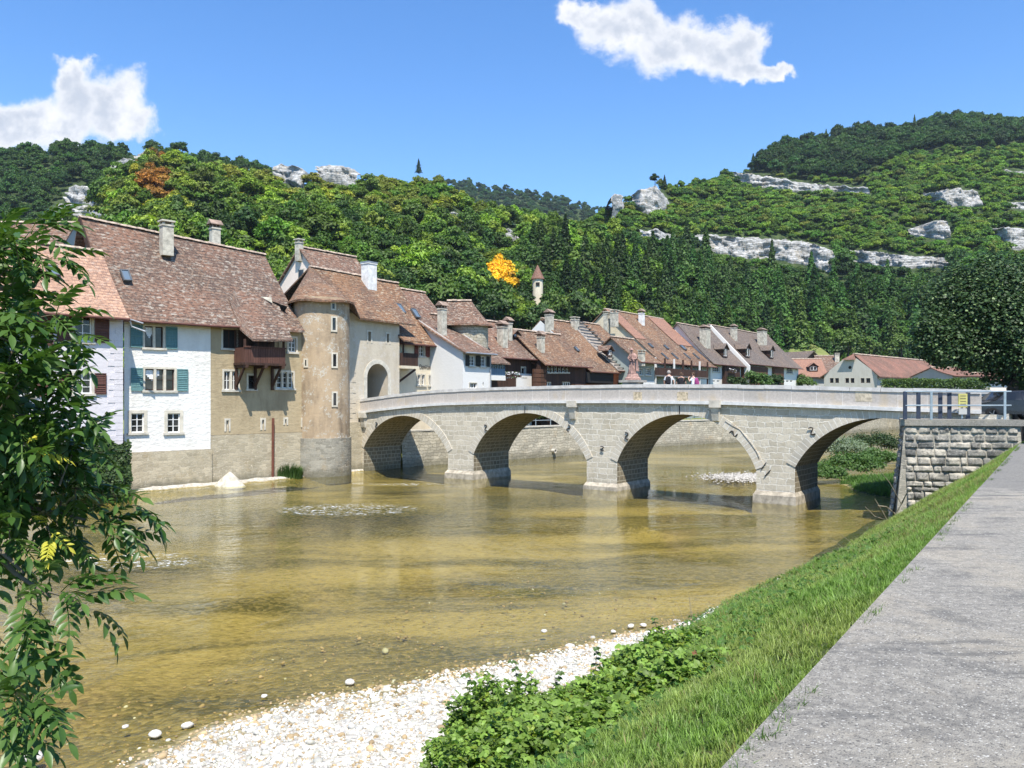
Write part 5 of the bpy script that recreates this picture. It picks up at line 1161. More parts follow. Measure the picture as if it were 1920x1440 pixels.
m_ = MB(); m_.poly([FW.w(h14.t1+.36, 1.2, 3), FW.w(h14.t1+.36, 1.2, 10.2), FW.w(h14.t1+.36, -4.9, 16.6), FW.w(h14.t1+.36, -9, 12.0), FW.w(h14.t1+.36, -9, 3)]); m_.poly([FW.w(h14.t1+.66, 1.2, 3), FW.w(h14.t1+.66, 1.2, 10.2), FW.w(h14.t1+.66, -4.9, 16.6), FW.w(h14.t1+.66, -9, 12.0), FW.w(h14.t1+.66, -9, 3)])
m_.poly([FW.w(h14.t1+.36, 1.2, 10.2), FW.w(h14.t1+.66, 1.2, 10.2), FW.w(h14.t1+.66, -4.9, 16.6), FW.w(h14.t1+.36, -4.9, 16.6)]); m_.poly([FW.w(h14.t1+.36, 1.2, 3), FW.w(h14.t1+.66, 1.2, 3), FW.w(h14.t1+.66, 1.2, 10.2), FW.w(h14.t1+.36, 1.2, 10.2)]); m_.build('fire_wall', 'clean_white', h14.o)
h15 = House('townhouse', 'long end house of the row with two dormers, two chimneys and a white right end', 'house', FW, T(1389)+.8, T(1497), 11.2, 5.4, 16.6, q=0, wall='clean_white', roof='tile_grey', over=.7, nu=16,
    wins=[dict(r=(1475, 689, 1486, 700), cols=3, surround=.1), dict(r=(1474, 713, 1479, 716.5), cols=1, rows=1, surround=0, sill=False), dict(r=(1481, 713, 1486, 716.5), cols=1, rows=1, surround=0, sill=False)])
h15.chim(1376, 611, 634, .85, .8, cap='tile'); h15.chim(1429, 618, 649, 1.6, 1.1, cap='tile'); h15.dormer(1401, 670, 1.9, 1.4); h15.dormer(1446, 672, 1.9, 1.4)
m_ = MB(); fbox(m_, FW, T(1452, .4), T(1470, .4), .003, .4, 4, 10.5); fbox(m_, FW, T(1392, .4)+.5, T(1440, .4), .003, .4, 4, 10.3); m_.build('timber_bay', 'barn_wood', h15.o)

# ---- further buildings beyond the river bend
L_, R_2 = Vector((58.5, 150, 0)), Vector((65.3, 143, 0)); fg = Frame(tuple(L_.xy), tuple((R_2-L_).xy)); ax = Vector((-fg.m.x, -fg.m.y, 0)); wg = (R_2-L_).length; Lg = 39
hall = thing('hall', 'long low cream hall with a red tiled roof and a round window in its gable', 'hall', (L_+R_2)/2+Vector((0, 0, 3))); zE, zT = 9.75, 13.6
m_ = MB(); hs = []
for x0, x1 in ((1556, 1563), (1566, 1573), (1585, 1592), (1595, 1602), (1614, 1621), (1624, 1632)): hs.append((fg.t(x0), fg.t(x1), fg.z(x0, 718), fg.z(x0, 709)))
facade(m_, fg, 0, 0, wg, 2.5, zE, hs); m_.poly([fg.w(0, 0, zE), fg.w(wg, 0, zE), fg.w(wg*.62, 0, zT-.9), fg.w(wg*.38, 0, zT-.9)])
m_.poly([fg.w(wg, 0, 2.5), fg.w(wg, -Lg, 2.5), fg.w(wg, -Lg, zE), fg.w(wg, 0, zE)]); m_.poly([fg.w(0, -Lg, 2.5), fg.w(0, 0, 2.5), fg.w(0, 0, zE), fg.w(0, -Lg, zE)]); m_.build('wall', 'hall_plaster', hall)
for h in hs: window(hall, fg, 0, h, cols=1, rows=2, surround=.08, frame='dark_wood', sill=False)
m_ = MB(); cc = fg.w(wg/2, .03, HC+(HY-689)/F*146.5); m_.poly([cc+fg.d*math.cos(a)*.3+Vector((0, 0, math.sin(a)*.3)) for a in np.linspace(0, 2*math.pi, 13)[:-1]]); m_.build('round_window', 'dark_interior', hall)
m_ = MB(); e = .7; ra, rb3 = fg.w(wg/2, -1.6, zT), fg.w(wg/2, -Lg+1, zT)
slab_roof(m_, [fg.w(wg+e, e, zE-.45), fg.w(wg+e, -Lg, zE-.45)], [ra, rb3], th=.15, nu=12, nv=6, sag=.04)
slab_roof(m_, [fg.w(-e, -Lg, zE-.45), fg.w(-e, e, zE-.45)], [rb3, ra], th=.15, nu=12, nv=6, sag=.04)
m_.poly([fg.w(wg*.36, e, zT-1.15), fg.w(wg*.64, e, zT-1.15), ra+Vector((0, 0, .02))]); rfh = m_.build('roof', 'tile_redbrown', hall); ridge_cap(rfh, ra, rb3, r=.2)
def simple_house(name, label, px0, px1, Y, ye, yr, b, wall, roof, dirv=(1, 0.0), z0=3.0, dorm=None, wins=()):
    a = pix(px0, 748, Y); fr = Frame((a.x, a.y), dirv); t1 = fr.t(px1); ze = fr.z((px0+px1)/2, ye); 
    zr = HC+(HY-yr)/F*(Y+b); return House(name, label, 'house', fr, 0, t1, ze, b, zr, z0=z0, wall=wall, roof=roof, wins=wins, nu=8)
s1 = simple_house('townhouse', 'orange roofed house with one wide dormer between the row and the long hall', 1497, 1552, 158, 704, 674, 5, 'grey_plaster', 'tile_new', (1, -.1)); s1.dormer(1525, 696, 1.7, 1.0, mat='tile_new')
s2 = simple_house('townhouse', 'mottled brown roof rising just left of the long hall', 1538, 1580, 170, 700, 668, 5, 'grey_plaster', 'tile_old', (1, -.15))
s2.chim(1569, 662, 676, .9, .8, cap='slab')
s3 = simple_house('townhouse', 'small red roofed house seen under the dark tree right of the long hall', 1786, 1838, 128, 704, 690, 4.5, 'grey_plaster', 'tile_redbrown', (1, .25), wins=[dict(r=(1798, 707, 1804, 716), cols=1), dict(r=(1812, 707, 1818, 716), cols=1)])
s4 = simple_house('townhouse', 'low red roof at the far right showing below the dark tree', 1838, 1900, 140, 712, 700, 4, 'pink_plaster', 'tile_redbrown', (1, .1))
# dark chalet on the meadow: gable towards us
cp = pix(1512, 668, 190); fc = Frame(tuple((cp+Vector((-1.2, 0, 0))).xy), (.80, .60)); ch = thing('chalet', 'dark wooden chalet with wide gable on the small meadow below the forest', 'chalet', cp)
zb_, ze_, zt_ = 13.5, HC+(HY-674)/F*190, HC+(HY-657)/F*190; m_ = MB(); wd = 7.4; m_.poly([fc.w(0, 0, zb_), fc.w(wd, 0, zb_), fc.w(wd, 0, ze_), fc.w(wd/2, 0, zt_-.1), fc.w(0, 0, ze_)]); m_.poly([fc.w(0, -9, zb_), fc.w(0, 0, zb_), fc.w(0, 0, ze_), fc.w(0, -9, ze_)]); m_.poly([fc.w(wd, 0, zb_), fc.w(wd, -9, zb_), fc.w(wd, -9, ze_), fc.w(wd, 0, ze_)]); m_.build('wall', 'dark_wood', ch)
m_ = MB(); ex_ = 1.0; sl_ = (zt_-ze_)/(wd/2)
for sg in (0, 1):
    E0, E1 = fc.w(-ex_ if not sg else wd+ex_, 1.0, ze_-ex_*sl_), fc.w(-ex_ if not sg else wd+ex_, -9.5, ze_-ex_*sl_); R0, R1 = fc.w(wd/2, 1, zt_), fc.w(wd/2, -9.5, zt_); slab_roof(m_, [E0, E1], [R0, R1], th=.2, nu=4, nv=4, sag=.02)
m_.build('roof', 'tile_grey', ch); m_ = MB(); fbox(m_, fc, 1.5, wd-1.2, .02, .5, ze_-.9, ze_-.1); m_.build('balcony', 'clean_white', ch)
# little castle turret in the woods
tp_ = pix(1008, 545, 190); tur = thing('turret', 'small round white turret with pointed red roof among the trees on the hill', 'turret', (tp_.x, tp_.y, tp_.z-6)); rT = 10/F*190
m_ = MB().lathe((tp_.x, tp_.y, 0), [(rT, tp_.z-6), (rT, HC+(HY-522)/F*190)], 24); m_.build('wall', 'cream_plaster', tur)
m_ = MB().lathe((tp_.x, tp_.y, 0), [(rT*1.28, HC+(HY-524)/F*190), (rT*1.25, HC+(HY-522)/F*190), (.08, HC+(HY-497)/F*190)], 12); m_.build('roof', 'tile_redbrown', tur)
m_ = MB().box((tp_.x, tp_.y-rT, HC+(HY-534)/F*190), .9, .3, .8, (1, 0)); m_.build('window', 'dark_interior', tur)
# ------------------------------------------------------------------ hills
LAY = {   # ridge outline as measured (column, row of the tree tops), ridge distance, foot distance, foot height, profile, tree height
 'D': dict(p=[(-700, 300), (0, 268), (100, 262), (200, 254), (300, 256), (350, 268), (430, 282), (470, 290), (560, 330), (700, 400)], r=[(-700, 430), (700, 430)], f=[(-700, 250), (700, 250)], z0=20, pw=.9, th=9),
 'A': dict(p=[(-700, 600), (-200, 520), (0, 450), (60, 425), (100, 408), (150, 372), (185, 330), (215, 295), (270, 270), (320, 272), (400, 288), (470, 300), (520, 300), (600, 303), (660, 316), (720, 312), (790, 318), (830, 322), (860, 337), (900, 358), (950, 372), (1000, 384), (1050, 398), (1100, 412), (1140, 424), (1200, 445), (1260, 470), (1320, 500), (1400, 560), (1500, 650)], r=[(-700, 230), (0, 250), (300, 290), (900, 290), (1200, 270), (1500, 250)], f=[(-700, 95), (300, 100), (700, 112), (900, 128), (1200, 165), (1400, 200), (1500, 220)], z0=3, pw=.92, th=8),
 'B': dict(p=[(950, 520), (1050, 450), (1110, 405), (1140, 385), (1170, 363), (1200, 350), (1235, 344), (1270, 350), (1300, 340), (1345, 318), (1385, 298), (1430, 276), (1480, 258), (1530, 246), (1600, 240), (1660, 232), (1730, 226), (1770, 212), (1800, 206), (1840, 210), (1870, 210), (1920, 216), (2100, 235), (2500, 330)], r=[(950, 330), (1150, 350), (1300, 420), (1500, 560), (2500, 560)], f=[(950, 190), (1300, 200), (1450, 212), (1560, 214), (1700, 205), (2500, 180)], z0=4, pw=.95, th=8),
 'C': dict(p=[(500, 380), (700, 345), (860, 337), (900, 342), (960, 350), (1000, 360), (1060, 370), (1110, 382), (1160, 400), (1300, 440), (1500, 560)], r=[(500, 1000), (1500, 1000)], f=[(500, 520), (1500, 520)], z0=20, pw=1, th=8)}
def lay_z(L, px, Y):
    L = LAY[L]; I = lambda k: np.interp(px, [a for a, _ in L[k]], [b for _, b in L[k]])
    ys, Yr, Yf = I('p'), I('r'), I('f'); zr = HC+(HY-ys)/F*Yr-(L['th'] if L is not LAY['B'] else np.interp(px, [1280, 1390], [2.5, 8])); u = (Y-Yf)/(Yr-Yf)
    up = L['z0']+(zr-L['z0'])*np.clip(u, 0, 1)**L['pw']; out = np.where(u > 1, zr-(Y-Yr)*.55, up)
    inside = (px >= L['p'][0][0]) & (px <= L['p'][-1][0])
    return np.where(inside & (u > -.02), out, -50.)
def terr(X, Y):
    px = HX+F*X/Y; z = np.full(np.shape(px), -50.)
    for k in LAY: z = np.maximum(z, lay_z(k, px, Y))
    n = (fbm(np.stack([X/26., Y/26., np.zeros_like(X)], -1), 4)-.5)
    mead = (px > 1465) & (px < 1580) & (Y > 175) & (Y < 206-18*np.abs((px-1512)/62)**2)
    mz = 8+(Y-175)*.36*np.clip((px-1440)/40, 0, 1)
    z = np.where(mead, np.maximum(z, mz), z)
    return z+n*np.clip((Y-100)/60, 0, 1)*np.where(mead, .5, 9.)
us = np.linspace(-1.15, 1.05, 330); Ys = np.concatenate([np.arange(92, 330, 2.6), np.arange(330, 620, 5), np.arange(620, 1150, 14)])
U, YY = np.meshgrid(us, Ys, indexing='ij'); XX = U*YY; ZZ = terr(XX, YY)
mname = structure('hills', grid_mesh('hills', np.stack([XX, YY, np.where(ZZ < -20, -1.58, np.maximum(ZZ, 1.5))], -1), 'hill_ground'))
# small meadow: its own sheet just above the hill ground
pm = np.linspace(1462, 1584, 40); ym = np.linspace(176, 206, 24); PM, YM = np.meshgrid((pm-HX)/F, ym, indexing='ij'); YM = 176+(YM-176)*np.clip(1-.62*np.abs((PM*F+HX-1512)/62)**2, .1, 1); XM = PM*YM
structure('meadow', grid_mesh('meadow', np.stack([XM, YM, np.maximum(terr(XM, YM), 2)+.35], -1), 'meadow'))
def hill_at(px, py, Y0=95, Y1=1100):
    Ya = np.arange(Y0, Y1, 1.0); Xa = (px-HX)/F*Ya; z = terr(Xa, Ya); line = HC+(HY-py)/F*Ya; k = np.nonzero(z >= line)[0]
    return float(Ya[k[0]]) if len(k) else None

# limestone cliffs and crags: (name label via outline) top row, bottom row along columns
CL_ = {
 'upper band': [(1374, 318, 336), (1400, 324, 348), (1440, 328, 352), (1490, 338, 360), (1530, 344, 360), (1560, 346, 358), (1600, 348, 364), (1630, 350, 366)],
 'lower band': [(1305, 440, 458), (1330, 438, 468), (1370, 442, 480), (1395, 446, 486), (1420, 444, 482), (1455, 448, 488), (1500, 450, 494), (1535, 458, 506), (1566, 468, 512)],
 'lower band right': [(1598, 466, 492), (1630, 470, 498), (1665, 474, 500), (1700, 478, 502), (1740, 480, 500), (1778, 486, 502)],
 'left scar': [(1200, 430, 446), (1235, 432, 452), (1262, 438, 452)],
 'round crag': [(1186, 368, 388), (1196, 358, 398), (1212, 350, 402), (1232, 350, 402), (1246, 360, 392), (1254, 370, 384)],
 'small crag': [(1146, 370, 392), (1156, 364, 398), (1168, 366, 392)],
 'right band': [(1730, 362, 372), (1765, 358, 384), (1800, 352, 388), (1840, 358, 390)],
 'cave rock': [(1705, 428, 440), (1735, 424, 446), (1755, 412, 450), (1782, 416, 446)],
 'edge rock': [(1866, 430, 450), (1885, 428, 466), (1920, 426, 468), (1960, 430, 466)],
 'edge band': [(1885, 316, 324), (1915, 318, 328), (1935, 320, 326)],
 'edge shelf': [(1895, 378, 390), (1925, 376, 394), (1950, 380, 390)],
 'left knoll': [(124, 352, 372), (136, 346, 392), (152, 346, 398), (170, 352, 392), (176, 362, 384)],
 'left foot': [(96, 388, 420), (110, 382, 422), (122, 386, 418)],
 'left slab': [(130, 392, 414), (165, 394, 418), (205, 398, 420)],
 'left ridge': [(208, 306, 326), (226, 297, 330), (250, 300, 318)],
 'left summit': [(252, 284, 296), (268, 280, 298), (276, 286, 296)],
 'middle crag': [(512, 312, 324), (530, 308, 340), (552, 310, 354), (568, 320, 352), (576, 330, 346)],
 'middle crag right': [(592, 314, 326), (612, 308, 336), (640, 310, 340), (664, 318, 352), (672, 326, 352)],
 'slope scar': [(940, 432, 446), (955, 430, 450), (975, 434, 448)],
 'shoulder scar': [(838, 398, 412), (850, 396, 414), (862, 400, 412)]}
ROCKS = []
for nm, pts in CL_.items():
    xs = [p[0] for p in pts]; x0, x1 = xs[0], xs[-1]; n = max(8, int((x1-x0)/1.7)); V = []
    yb_mid = float(np.mean([p[2] for p in pts])); ok = True
    m2 = 15; G = np.zeros((n+1, m2+3, 3)); Yprev = None
    for i in range(n+1):
        px = x0+(x1-x0)*i/n; jag = (float(vnoise((px*.09, 1.5, 2.)))-.5)*9*min(1, (yb_mid-pts[0][1])/20)+(float(vnoise((px*.35, 7.5, 2.)))-.5)*5
        yt, yb = np.interp(px, xs, [p[1] for p in pts])+jag*.6, np.interp(px, xs, [p[2] for p in pts])-jag*.4
        Yb = hill_at(px, yb+1) or Yprev or 300; Yt = hill_at(px, yt) or Yb+8
        if Yprev: Yb = Yprev*.75+Yb*.25
        Yprev = Yb; Yt = min(max(Yt, Yb+3), Yb+25); zb, zt = HC+(HY-yb)/F*Yb, HC+(HY-yt)/F*(Yb+1.5)
        hgt = max(zt-zb, .8); sc_r = Yb/300
        for j in range(m2+3):
            f = (j-1)/m2
            if j == 0: p = (0, 2.5, zb-6)
            elif j == m2+2: p = (0, max(Yt-Yb, 6)+5, zt+1)
            else:
                z = zb+hgt*f; fl6 = f*5+float(vnoise((px*.02, 3, 1)))*1.6; led = math.floor(fl6)
                q0 = float(fbm((px*.035, z*.22, 5), 4))-.5; q1 = float(vnoise((px*.05+led*3.7, led*2.2, 9)))-.5; q2 = float(vnoise((px*.5, z*.9, 2)))-.5
                p = (q1*1.5*sc_r, (.7*f+2.6*led/6)*sc_r+(q0*3.5+q1*2.6+q2*1.0)*sc_r-1.4, z)
            k = (px-HX)/F; yy_ = Yb+p[1]; G[i, j] = (k*Yb+p[0], yy_, p[2])
    cx = G.reshape(-1, 3).mean(0); me = grid_mesh('cliff', G-cx, 'limestone', False); o = structure('cliff', me, tuple(cx)); 
    ROCKS.append((x0-2, x1+2, xs, [p[1] for p in pts], [p[2] for p in pts], cx[1]))

# ------------------------------------------------------------------ trees
def crown_np(R, H, nlobe, nleaf, size, rg, kind='broad', z0=0.0, squash=.85, fill=.5):
    """many leaf-sized quads spread over irregular lobes through the crown's volume"""
    if kind == 'broad':
        d = rg.normal(size=(nlobe, 3)); d /= np.linalg.norm(d, axis=1)[:, None]; d[:, 2] = np.abs(d[:, 2])*1.1-.28
        C = d*np.array([R, R, H/2])*rg.uniform(.45, .85, (nlobe, 1))+np.array([0, 0, z0+H/2]); LR = rg.uniform(.26, .46, nlobe)*R
        li = rg.integers(0, nlobe, nleaf); s = rg.normal(size=(nleaf, 3)); s /= np.linalg.norm(s, axis=1)[:, None]
        s[:, 2] = np.where(s[:, 2] < -.3, -s[:, 2]*.6, s[:, 2]); rad = rg.uniform(fill, 1.08, nleaf)
        P = C[li]+s*(LR[li]*rad)[:, None]*np.array([1, 1, squash]); N = s*.8+np.array([0, 0, .45])+rg.normal(size=(nleaf, 3))*.45
    else:
        h = rg.random(nleaf)**1.5; a = rg.random(nleaf)*2*np.pi; tier = np.floor(h*14)/14
        br = 1-(h-tier)*14*.42; rr = R*(1-h)**.85*br*np.sqrt(rg.uniform(.25, 1.0, nleaf))*(1+.22*np.sin(a*5+tier*37)); 
        P = np.stack([np.cos(a)*rr, np.sin(a)*rr, z0+h*H-rr*.22], -1); N = np.stack([np.cos(a)*.7, np.sin(a)*.7, np.full(nleaf, .7)], -1)+rg.normal(size=(nleaf, 3))*.35
    N /= np.linalg.norm(N, axis=1)[:, None]; t = np.cross(N, rg.normal(size=(nleaf, 3))); t /= np.linalg.norm(t, axis=1)[:, None]; b = np.cross(N, t)
    s = (size*rg.uniform(.6, 1.35, nleaf))[:, None]; t = t*s; b = b*s*.62
    V = np.stack([P-t, P-b*.9+N*s*.12, P+t, P+b*.9+N*s*.12], 1).reshape(-1, 3)
    return V, np.arange(nleaf*4).reshape(-1, 4)
def proto(name, V, Q, mat):
    o = D.objects.new(name, np_mesh(name, V, Q, mat)); return o
pc_ = D.collections.new('forest_kinds'); FO = []
rgn = np.random.default_rng(5)
for i in range(4):
    V, Q = crown_np(3.6, 7.4, 20, 2000, .36, rgn, z0=.4); FO.append(proto('k%d' % i, V, Q, 'forest_leaves'))
for i in range(2):
    V, Q = crown_np(3.6, 11.5, 0, 1500, .42, rgn, 'fir', z0=.3); FO.append(proto('k%d' % (4+i), V, Q, 'forest_leaves'))
for i in range(2):
    V, Q = crown_np(2.6, 2.8, 12, 700, .34, rgn, z0=0.0); FO.append(proto('k%d' % (6+i), V, Q, 'forest_leaves'))
for o in FO: pc_.objects.link(o)
def scatter(name, pts, coll, idx=None, rot=None, scl=None, tint=None):
    """one object whose points carry copies of the pieces in a collection"""
    pts = np.asarray(pts, np.float32); n = len(pts); me = D.meshes.new(name); me.vertices.add(n); me.vertices.foreach_set('co', pts.ravel())
    def at(nm, ty, dom, a, key): x = me.attributes.new(nm, ty, dom); x.data.foreach_set(key, np.ascontiguousarray(a).ravel())
    at('kind_id', 'INT', 'POINT', (idx if idx is not None else rng.integers(0, len(coll.objects), n)).astype(np.int32), 'value')
    at('turn', 'FLOAT_VECTOR', 'POINT', (rot if rot is not None else np.stack([np.zeros(n), np.zeros(n), rng.random(n)*6.283], -1)).astype(np.float32), 'vector')
    at('size', 'FLOAT_VECTOR', 'POINT', (scl if scl is not None else np.ones((n, 3))).astype(np.float32), 'vector')
    tn = tint if tint is not None else np.ones((n, 3)); at('tint', 'FLOAT_COLOR', 'POINT', np.concatenate([tn, np.ones((n, 1))], 1).astype(np.float32), 'color')
    o = D.objects.new(name, me); link(o)
    ng = D.node_groups.new('scatter_'+name, 'GeometryNodeTree'); ng.interface.new_socket('Geometry', in_out='INPUT', socket_type='NodeSocketGeometry'); ng.interface.new_socket('Geometry', in_out='OUTPUT', socket_type='NodeSocketGeometry')
    N = ng.nodes; Lk = ng.links; gi = N.new('NodeGroupInput'); go = N.new('NodeGroupOutput'); ip = N.new('GeometryNodeInstanceOnPoints'); ci = N.new('GeometryNodeCollectionInfo')
    ci.inputs['Collection'].default_value = coll; ci.inputs['Separate Children'].default_value = True; ci.inputs['Reset Children'].default_value = True
    def na(nm, ty): a = N.new('GeometryNodeInputNamedAttribute'); a.data_type = ty; a.inputs[0].default_value = nm; return a.outputs['Attribute']
    mp = N.new('GeometryNodeMeshToPoints'); Lk.new(gi.outputs[0], mp.inputs[0]); Lk.new(mp.outputs[0], ip.inputs['Points']); Lk.new(ci.outputs[0], ip.inputs['Instance']); ip.inputs['Pick Instance'].default_value = True
    Lk.new(na('kind_id', 'INT'), ip.inputs['Instance Index']); er = N.new('FunctionNodeEulerToRotation'); Lk.new(na('turn', 'FLOAT_VECTOR'), er.inputs[0]); Lk.new(er.outputs[0], ip.inputs['Rotation']); Lk.new(na('size', 'FLOAT_VECTOR'), ip.inputs['Scale'])
    Lk.new(ip.outputs[0], go.inputs[0]); md = o.modifiers.new('scatter', 'NODES'); md.node_group = ng; return o

cand = []
for (ya, yb, st) in ((96, 200, 4.3), (200, 330, 4.6), (330, 620, 5.6), (620, 1040, 10.5)):
    for y in np.arange(ya, yb, st):
        xs_ = np.arange(-.80*y, .80*y, st); 
        if ya >= 620: xs_ = xs_[(HX+F*xs_/y > 780) & (HX+F*xs_/y < 1240)]
        cand.append(np.stack([xs_+rng.uniform(-.45, .45, len(xs_))*st, y+rng.uniform(-.45, .45, len(xs_))*st], -1))
for y in np.arange(300, 600, 3.9):
    xs_ = np.arange(.1*y, .8*y, 4.1); cand.append(np.stack([xs_+rng.uniform(-.45, .45, len(xs_))*4, y+rng.uniform(-.45, .45, len(xs_))*4], -1))
nsm = len(np.concatenate(cand[-len(np.arange(300, 600, 3.9)):]))
C = np.concatenate(cand); Xc, Yc = C[:, 0], C[:, 1]; Zc = terr(Xc, Yc); PX = HX+F*Xc/Yc; PY = HY-(Zc-HC)/Yc*F; keep = Zc > 3.2; small = np.zeros(len(Xc), bool); small[-nsm:] = True
keep &= ~(small & ((PY > np.interp(PX, [1140, 1300, 1560, 1800], [480, 470, 515, 515])) | (PY < np.interp(PX, [1140, 1300, 1380, 1500, 1600, 1700, 1900], [350, 330, 325, 335, 345, 300, 280])) | (PX < 1135)))
# hidden behind nearer slopes: drop what is far below the skyline in front of it
hor = np.full((2400, ), -9.); order = np.argsort(Yc); vis = np.zeros(len(Xc), bool); ang = (Zc+9-HC)/Yc
hmap = {}
for i in order:
    b = int(PX[i]//8)
    if ang[i]+.004 >= hmap.get(b, -9)-.0: vis[i] = keep[i]
    tb = (Zc[i]+1-HC)/Yc[i]
    for bb in (b, ): hmap[bb] = max(hmap.get(bb, -9), tb) if keep[i] else hmap.get(bb, -9)
keep &= vis
for x0, x1, xs, yt, yb, cy in ROCKS:
    t0, b0 = np.interp(PX, xs, yt), np.interp(PX, xs, yb); keep &= ~((PX > x0-1) & (PX < x1+1) & (PY > t0-1) & (PY < b0+6.0*300/np.maximum(Yc, 1)*1.6) & (np.abs(Yc-cy) < 60))
TOP = PY-9.5*F/Yc
for x0, x1, xs, yt, yb, cy in ROCKS:
    t0, b0 = np.interp(PX, xs, yt), np.interp(PX, xs, yb); small |= (~small & (PX > x0-3) & (PX < x1+3) & (PY >= b0) & (TOP < b0-2) & (Yc < cy+10) & (Yc > cy-75))
keep &= ~((PX > 1462) & (PX < 1584) & (Yc < 204-18*np.abs((PX-1512)/62)**2) & (PY > 640)) & ~((np.abs(PX-1008) < 19) & (Yc < 191) & (PY-10.5*F/Yc < 541)) & ~((np.abs(PX-1008) < 9) & (np.abs(Yc-192) < 7))
keep &= ~((PX < 1420) & (Yc < 104+np.clip(PX-300, 0, 900)*.09))
Xc, Yc, Zc, PX, PY, small = [a[keep] for a in (Xc, Yc, Zc, PX, PY, small)]; n = len(Xc)
zone = fbm(np.stack([Xc/22., Yc/22., np.zeros(n)], -1), 3); zone2 = fbm(np.stack([Xc/60.+9, Yc/60., np.ones(n)], -1), 2); r_ = rng.random(n)
tint = np.zeros((n, 3)); kind = rng.integers(0, 4, n); s = rng.uniform(.72, 1.22, n)
base = np.array([.068, .135, .024]); dark = np.array([.030, .070, .018]); bright = np.array([.125, .205, .032]); yel = np.array([.19, .22, .035]); oran = np.array([.19, .105, .03]); olive = np.array([.115, .15, .035])
for i in range(n):
    f = np.clip((zone[i]-.40)/.28, 0, 1); c = dark*(1-f)+base*f
    if r_[i] > .66: c = bright*.8+c*.2
    isA = Yc[i] < np.interp(PX[i], [0, 300, 900, 1200, 1500], [262, 300, 300, 280, 260]) and PX[i] < 1250
    isA = bool(isA)
    if Yc[i] > 620: c = dark*.8+np.array([.006, .012, .012]); s[i] *= 1.3; 
    elif isA:
        hi = np.interp(PX[i], [200, 900, 1100], [430, 400, 430])
        if PX[i] > 190 and PY[i] < hi+zone2[i]*90-20:
            q_3 = rng.random(); c = olive if q_3 < .38 else (bright if q_3 < .62 else (yel if q_3 < .68 else base)); s[i] *= .82
            if rng.random() < .5: kind[i] = 6+int(rng.random()*2); s[i] *= 1.5
            if (abs(PX[i]-290) < 26 and abs(PY[i]-365) < 26) or (PY[i] < 315 and 230 < PX[i] < 330 and rng.random() < .4): c = oran
        if 860 < PX[i] < 1000 and PY[i] < 425 and rng.random() < .35: c = bright*1.2
        if PX[i] > 1000 and PY[i] > 500 and rng.random() < .35: kind[i] = 4+int(rng.random()*2); c = dark*.75
        if abs(PX[i]-945) < 12 and abs(PY[i]-553) < 16: c = np.array([.52, .36, .03]); kind[i] = 1; s[i] = 1.0
    elif PX[i] < 600: c = dark*.9+base*.2*rng.random()
    else:
        crest = np.interp(PX[i], [1140, 1300, 1380, 1500, 1600, 1700, 1900], [300, 320, 322, 335, 340, 292, 275])
        if PY[i] < crest:
            c = dark*(.7+.5*rng.random()); s[i] *= 1.15
            if rng.random() < .05: kind[i] = 4+int(rng.random()*2); s[i] *= .72
        elif PY[i] < np.interp(PX[i], [1140, 1300, 1560, 1800], [470, 455, 500, 500]):
            q_3 = rng.random(); c = base*1.05 if q_3 < .45 else (bright*.9 if q_3 < .8 else (olive if q_3 < .93 else dark)); s[i] *= .68
            if rng.random() < .45: kind[i] = 6+int(rng.random()*2); s[i] *= 1.55
        elif rng.random() < np.interp(PY[i], [500, 570, 640], [.10, .36, .42]): kind[i] = 4+int(rng.random()*2); c = dark*(.95+.6*rng.random()); s[i] *= 1.1
        else: c = dark*(1-f)+base*f
    if small[i]: kind[i] = 6+int(rng.random()*2); s[i] = rng.uniform(.7, 1.35)
    tint[i] = (np.array([1.55, 1.42, .9]) if isA else np.array([1.34, 1.36, .92]))*c*rng.uniform(.62, 1.4)*np.array([rng.uniform(.85, 1.2), 1, rng.uniform(.8, 1.2)])
bare = ((PX < 1500) & (r_ < .012))
scl = np.stack([s*rng.uniform(.85, 1.18, n), s*rng.uniform(.85, 1.18, n), s*rng.uniform(.85, 1.25, n)], -1)
# the nearest trees are things of their own; the forest that reads as one mass is three objects
nearT = np.zeros(n, bool); cnt = 0; od = np.argsort(Yc); taken = []
for i in od:
    if cnt >= 60: break
    if Yc[i] < 300 and PX[i] > 480 and PX[i] < 1700 and HY-(Zc[i]+8-HC)/Yc[i]*F < np.interp(PX[i], [480, 700, 900, 1150, 1500, 1700], [470, 530, 590, 590, 625, 670]) and all(abs(PX[i]-t) > 13 for t in taken): nearT[i] = True; cnt += 1; taken.append(PX[i])
lay = np.where(Yc > 620, 2, np.where((PX > 1180) | ((PX > 1100) & (Yc > 290)), 1, 0))
for k, (lb, ct) in enumerate((('mixed woods with yellowing crowns on the steep hill behind the town', 'forest'), ('dense green woods between pale cliffs on the high hill at the right', 'forest'), ('hazy woods on the farthest ridge in the gap between the hills', 'forest'))):
    mk = (lay == k) & ~nearT; o = scatter('forest', np.stack([Xc, Yc, Zc-.4], -1)[mk], pc_, kind[mk], None, scl[mk], tint[mk]); tag(o, lb, ct, kind='stuff')
def mat_tint(c, nm):
    key = nm; 
    if key not in M: foliage(key, [x*.62 for x in c], [min(1, x*1.35) for x in c], .28)
    return M[key]
NT_ = {}
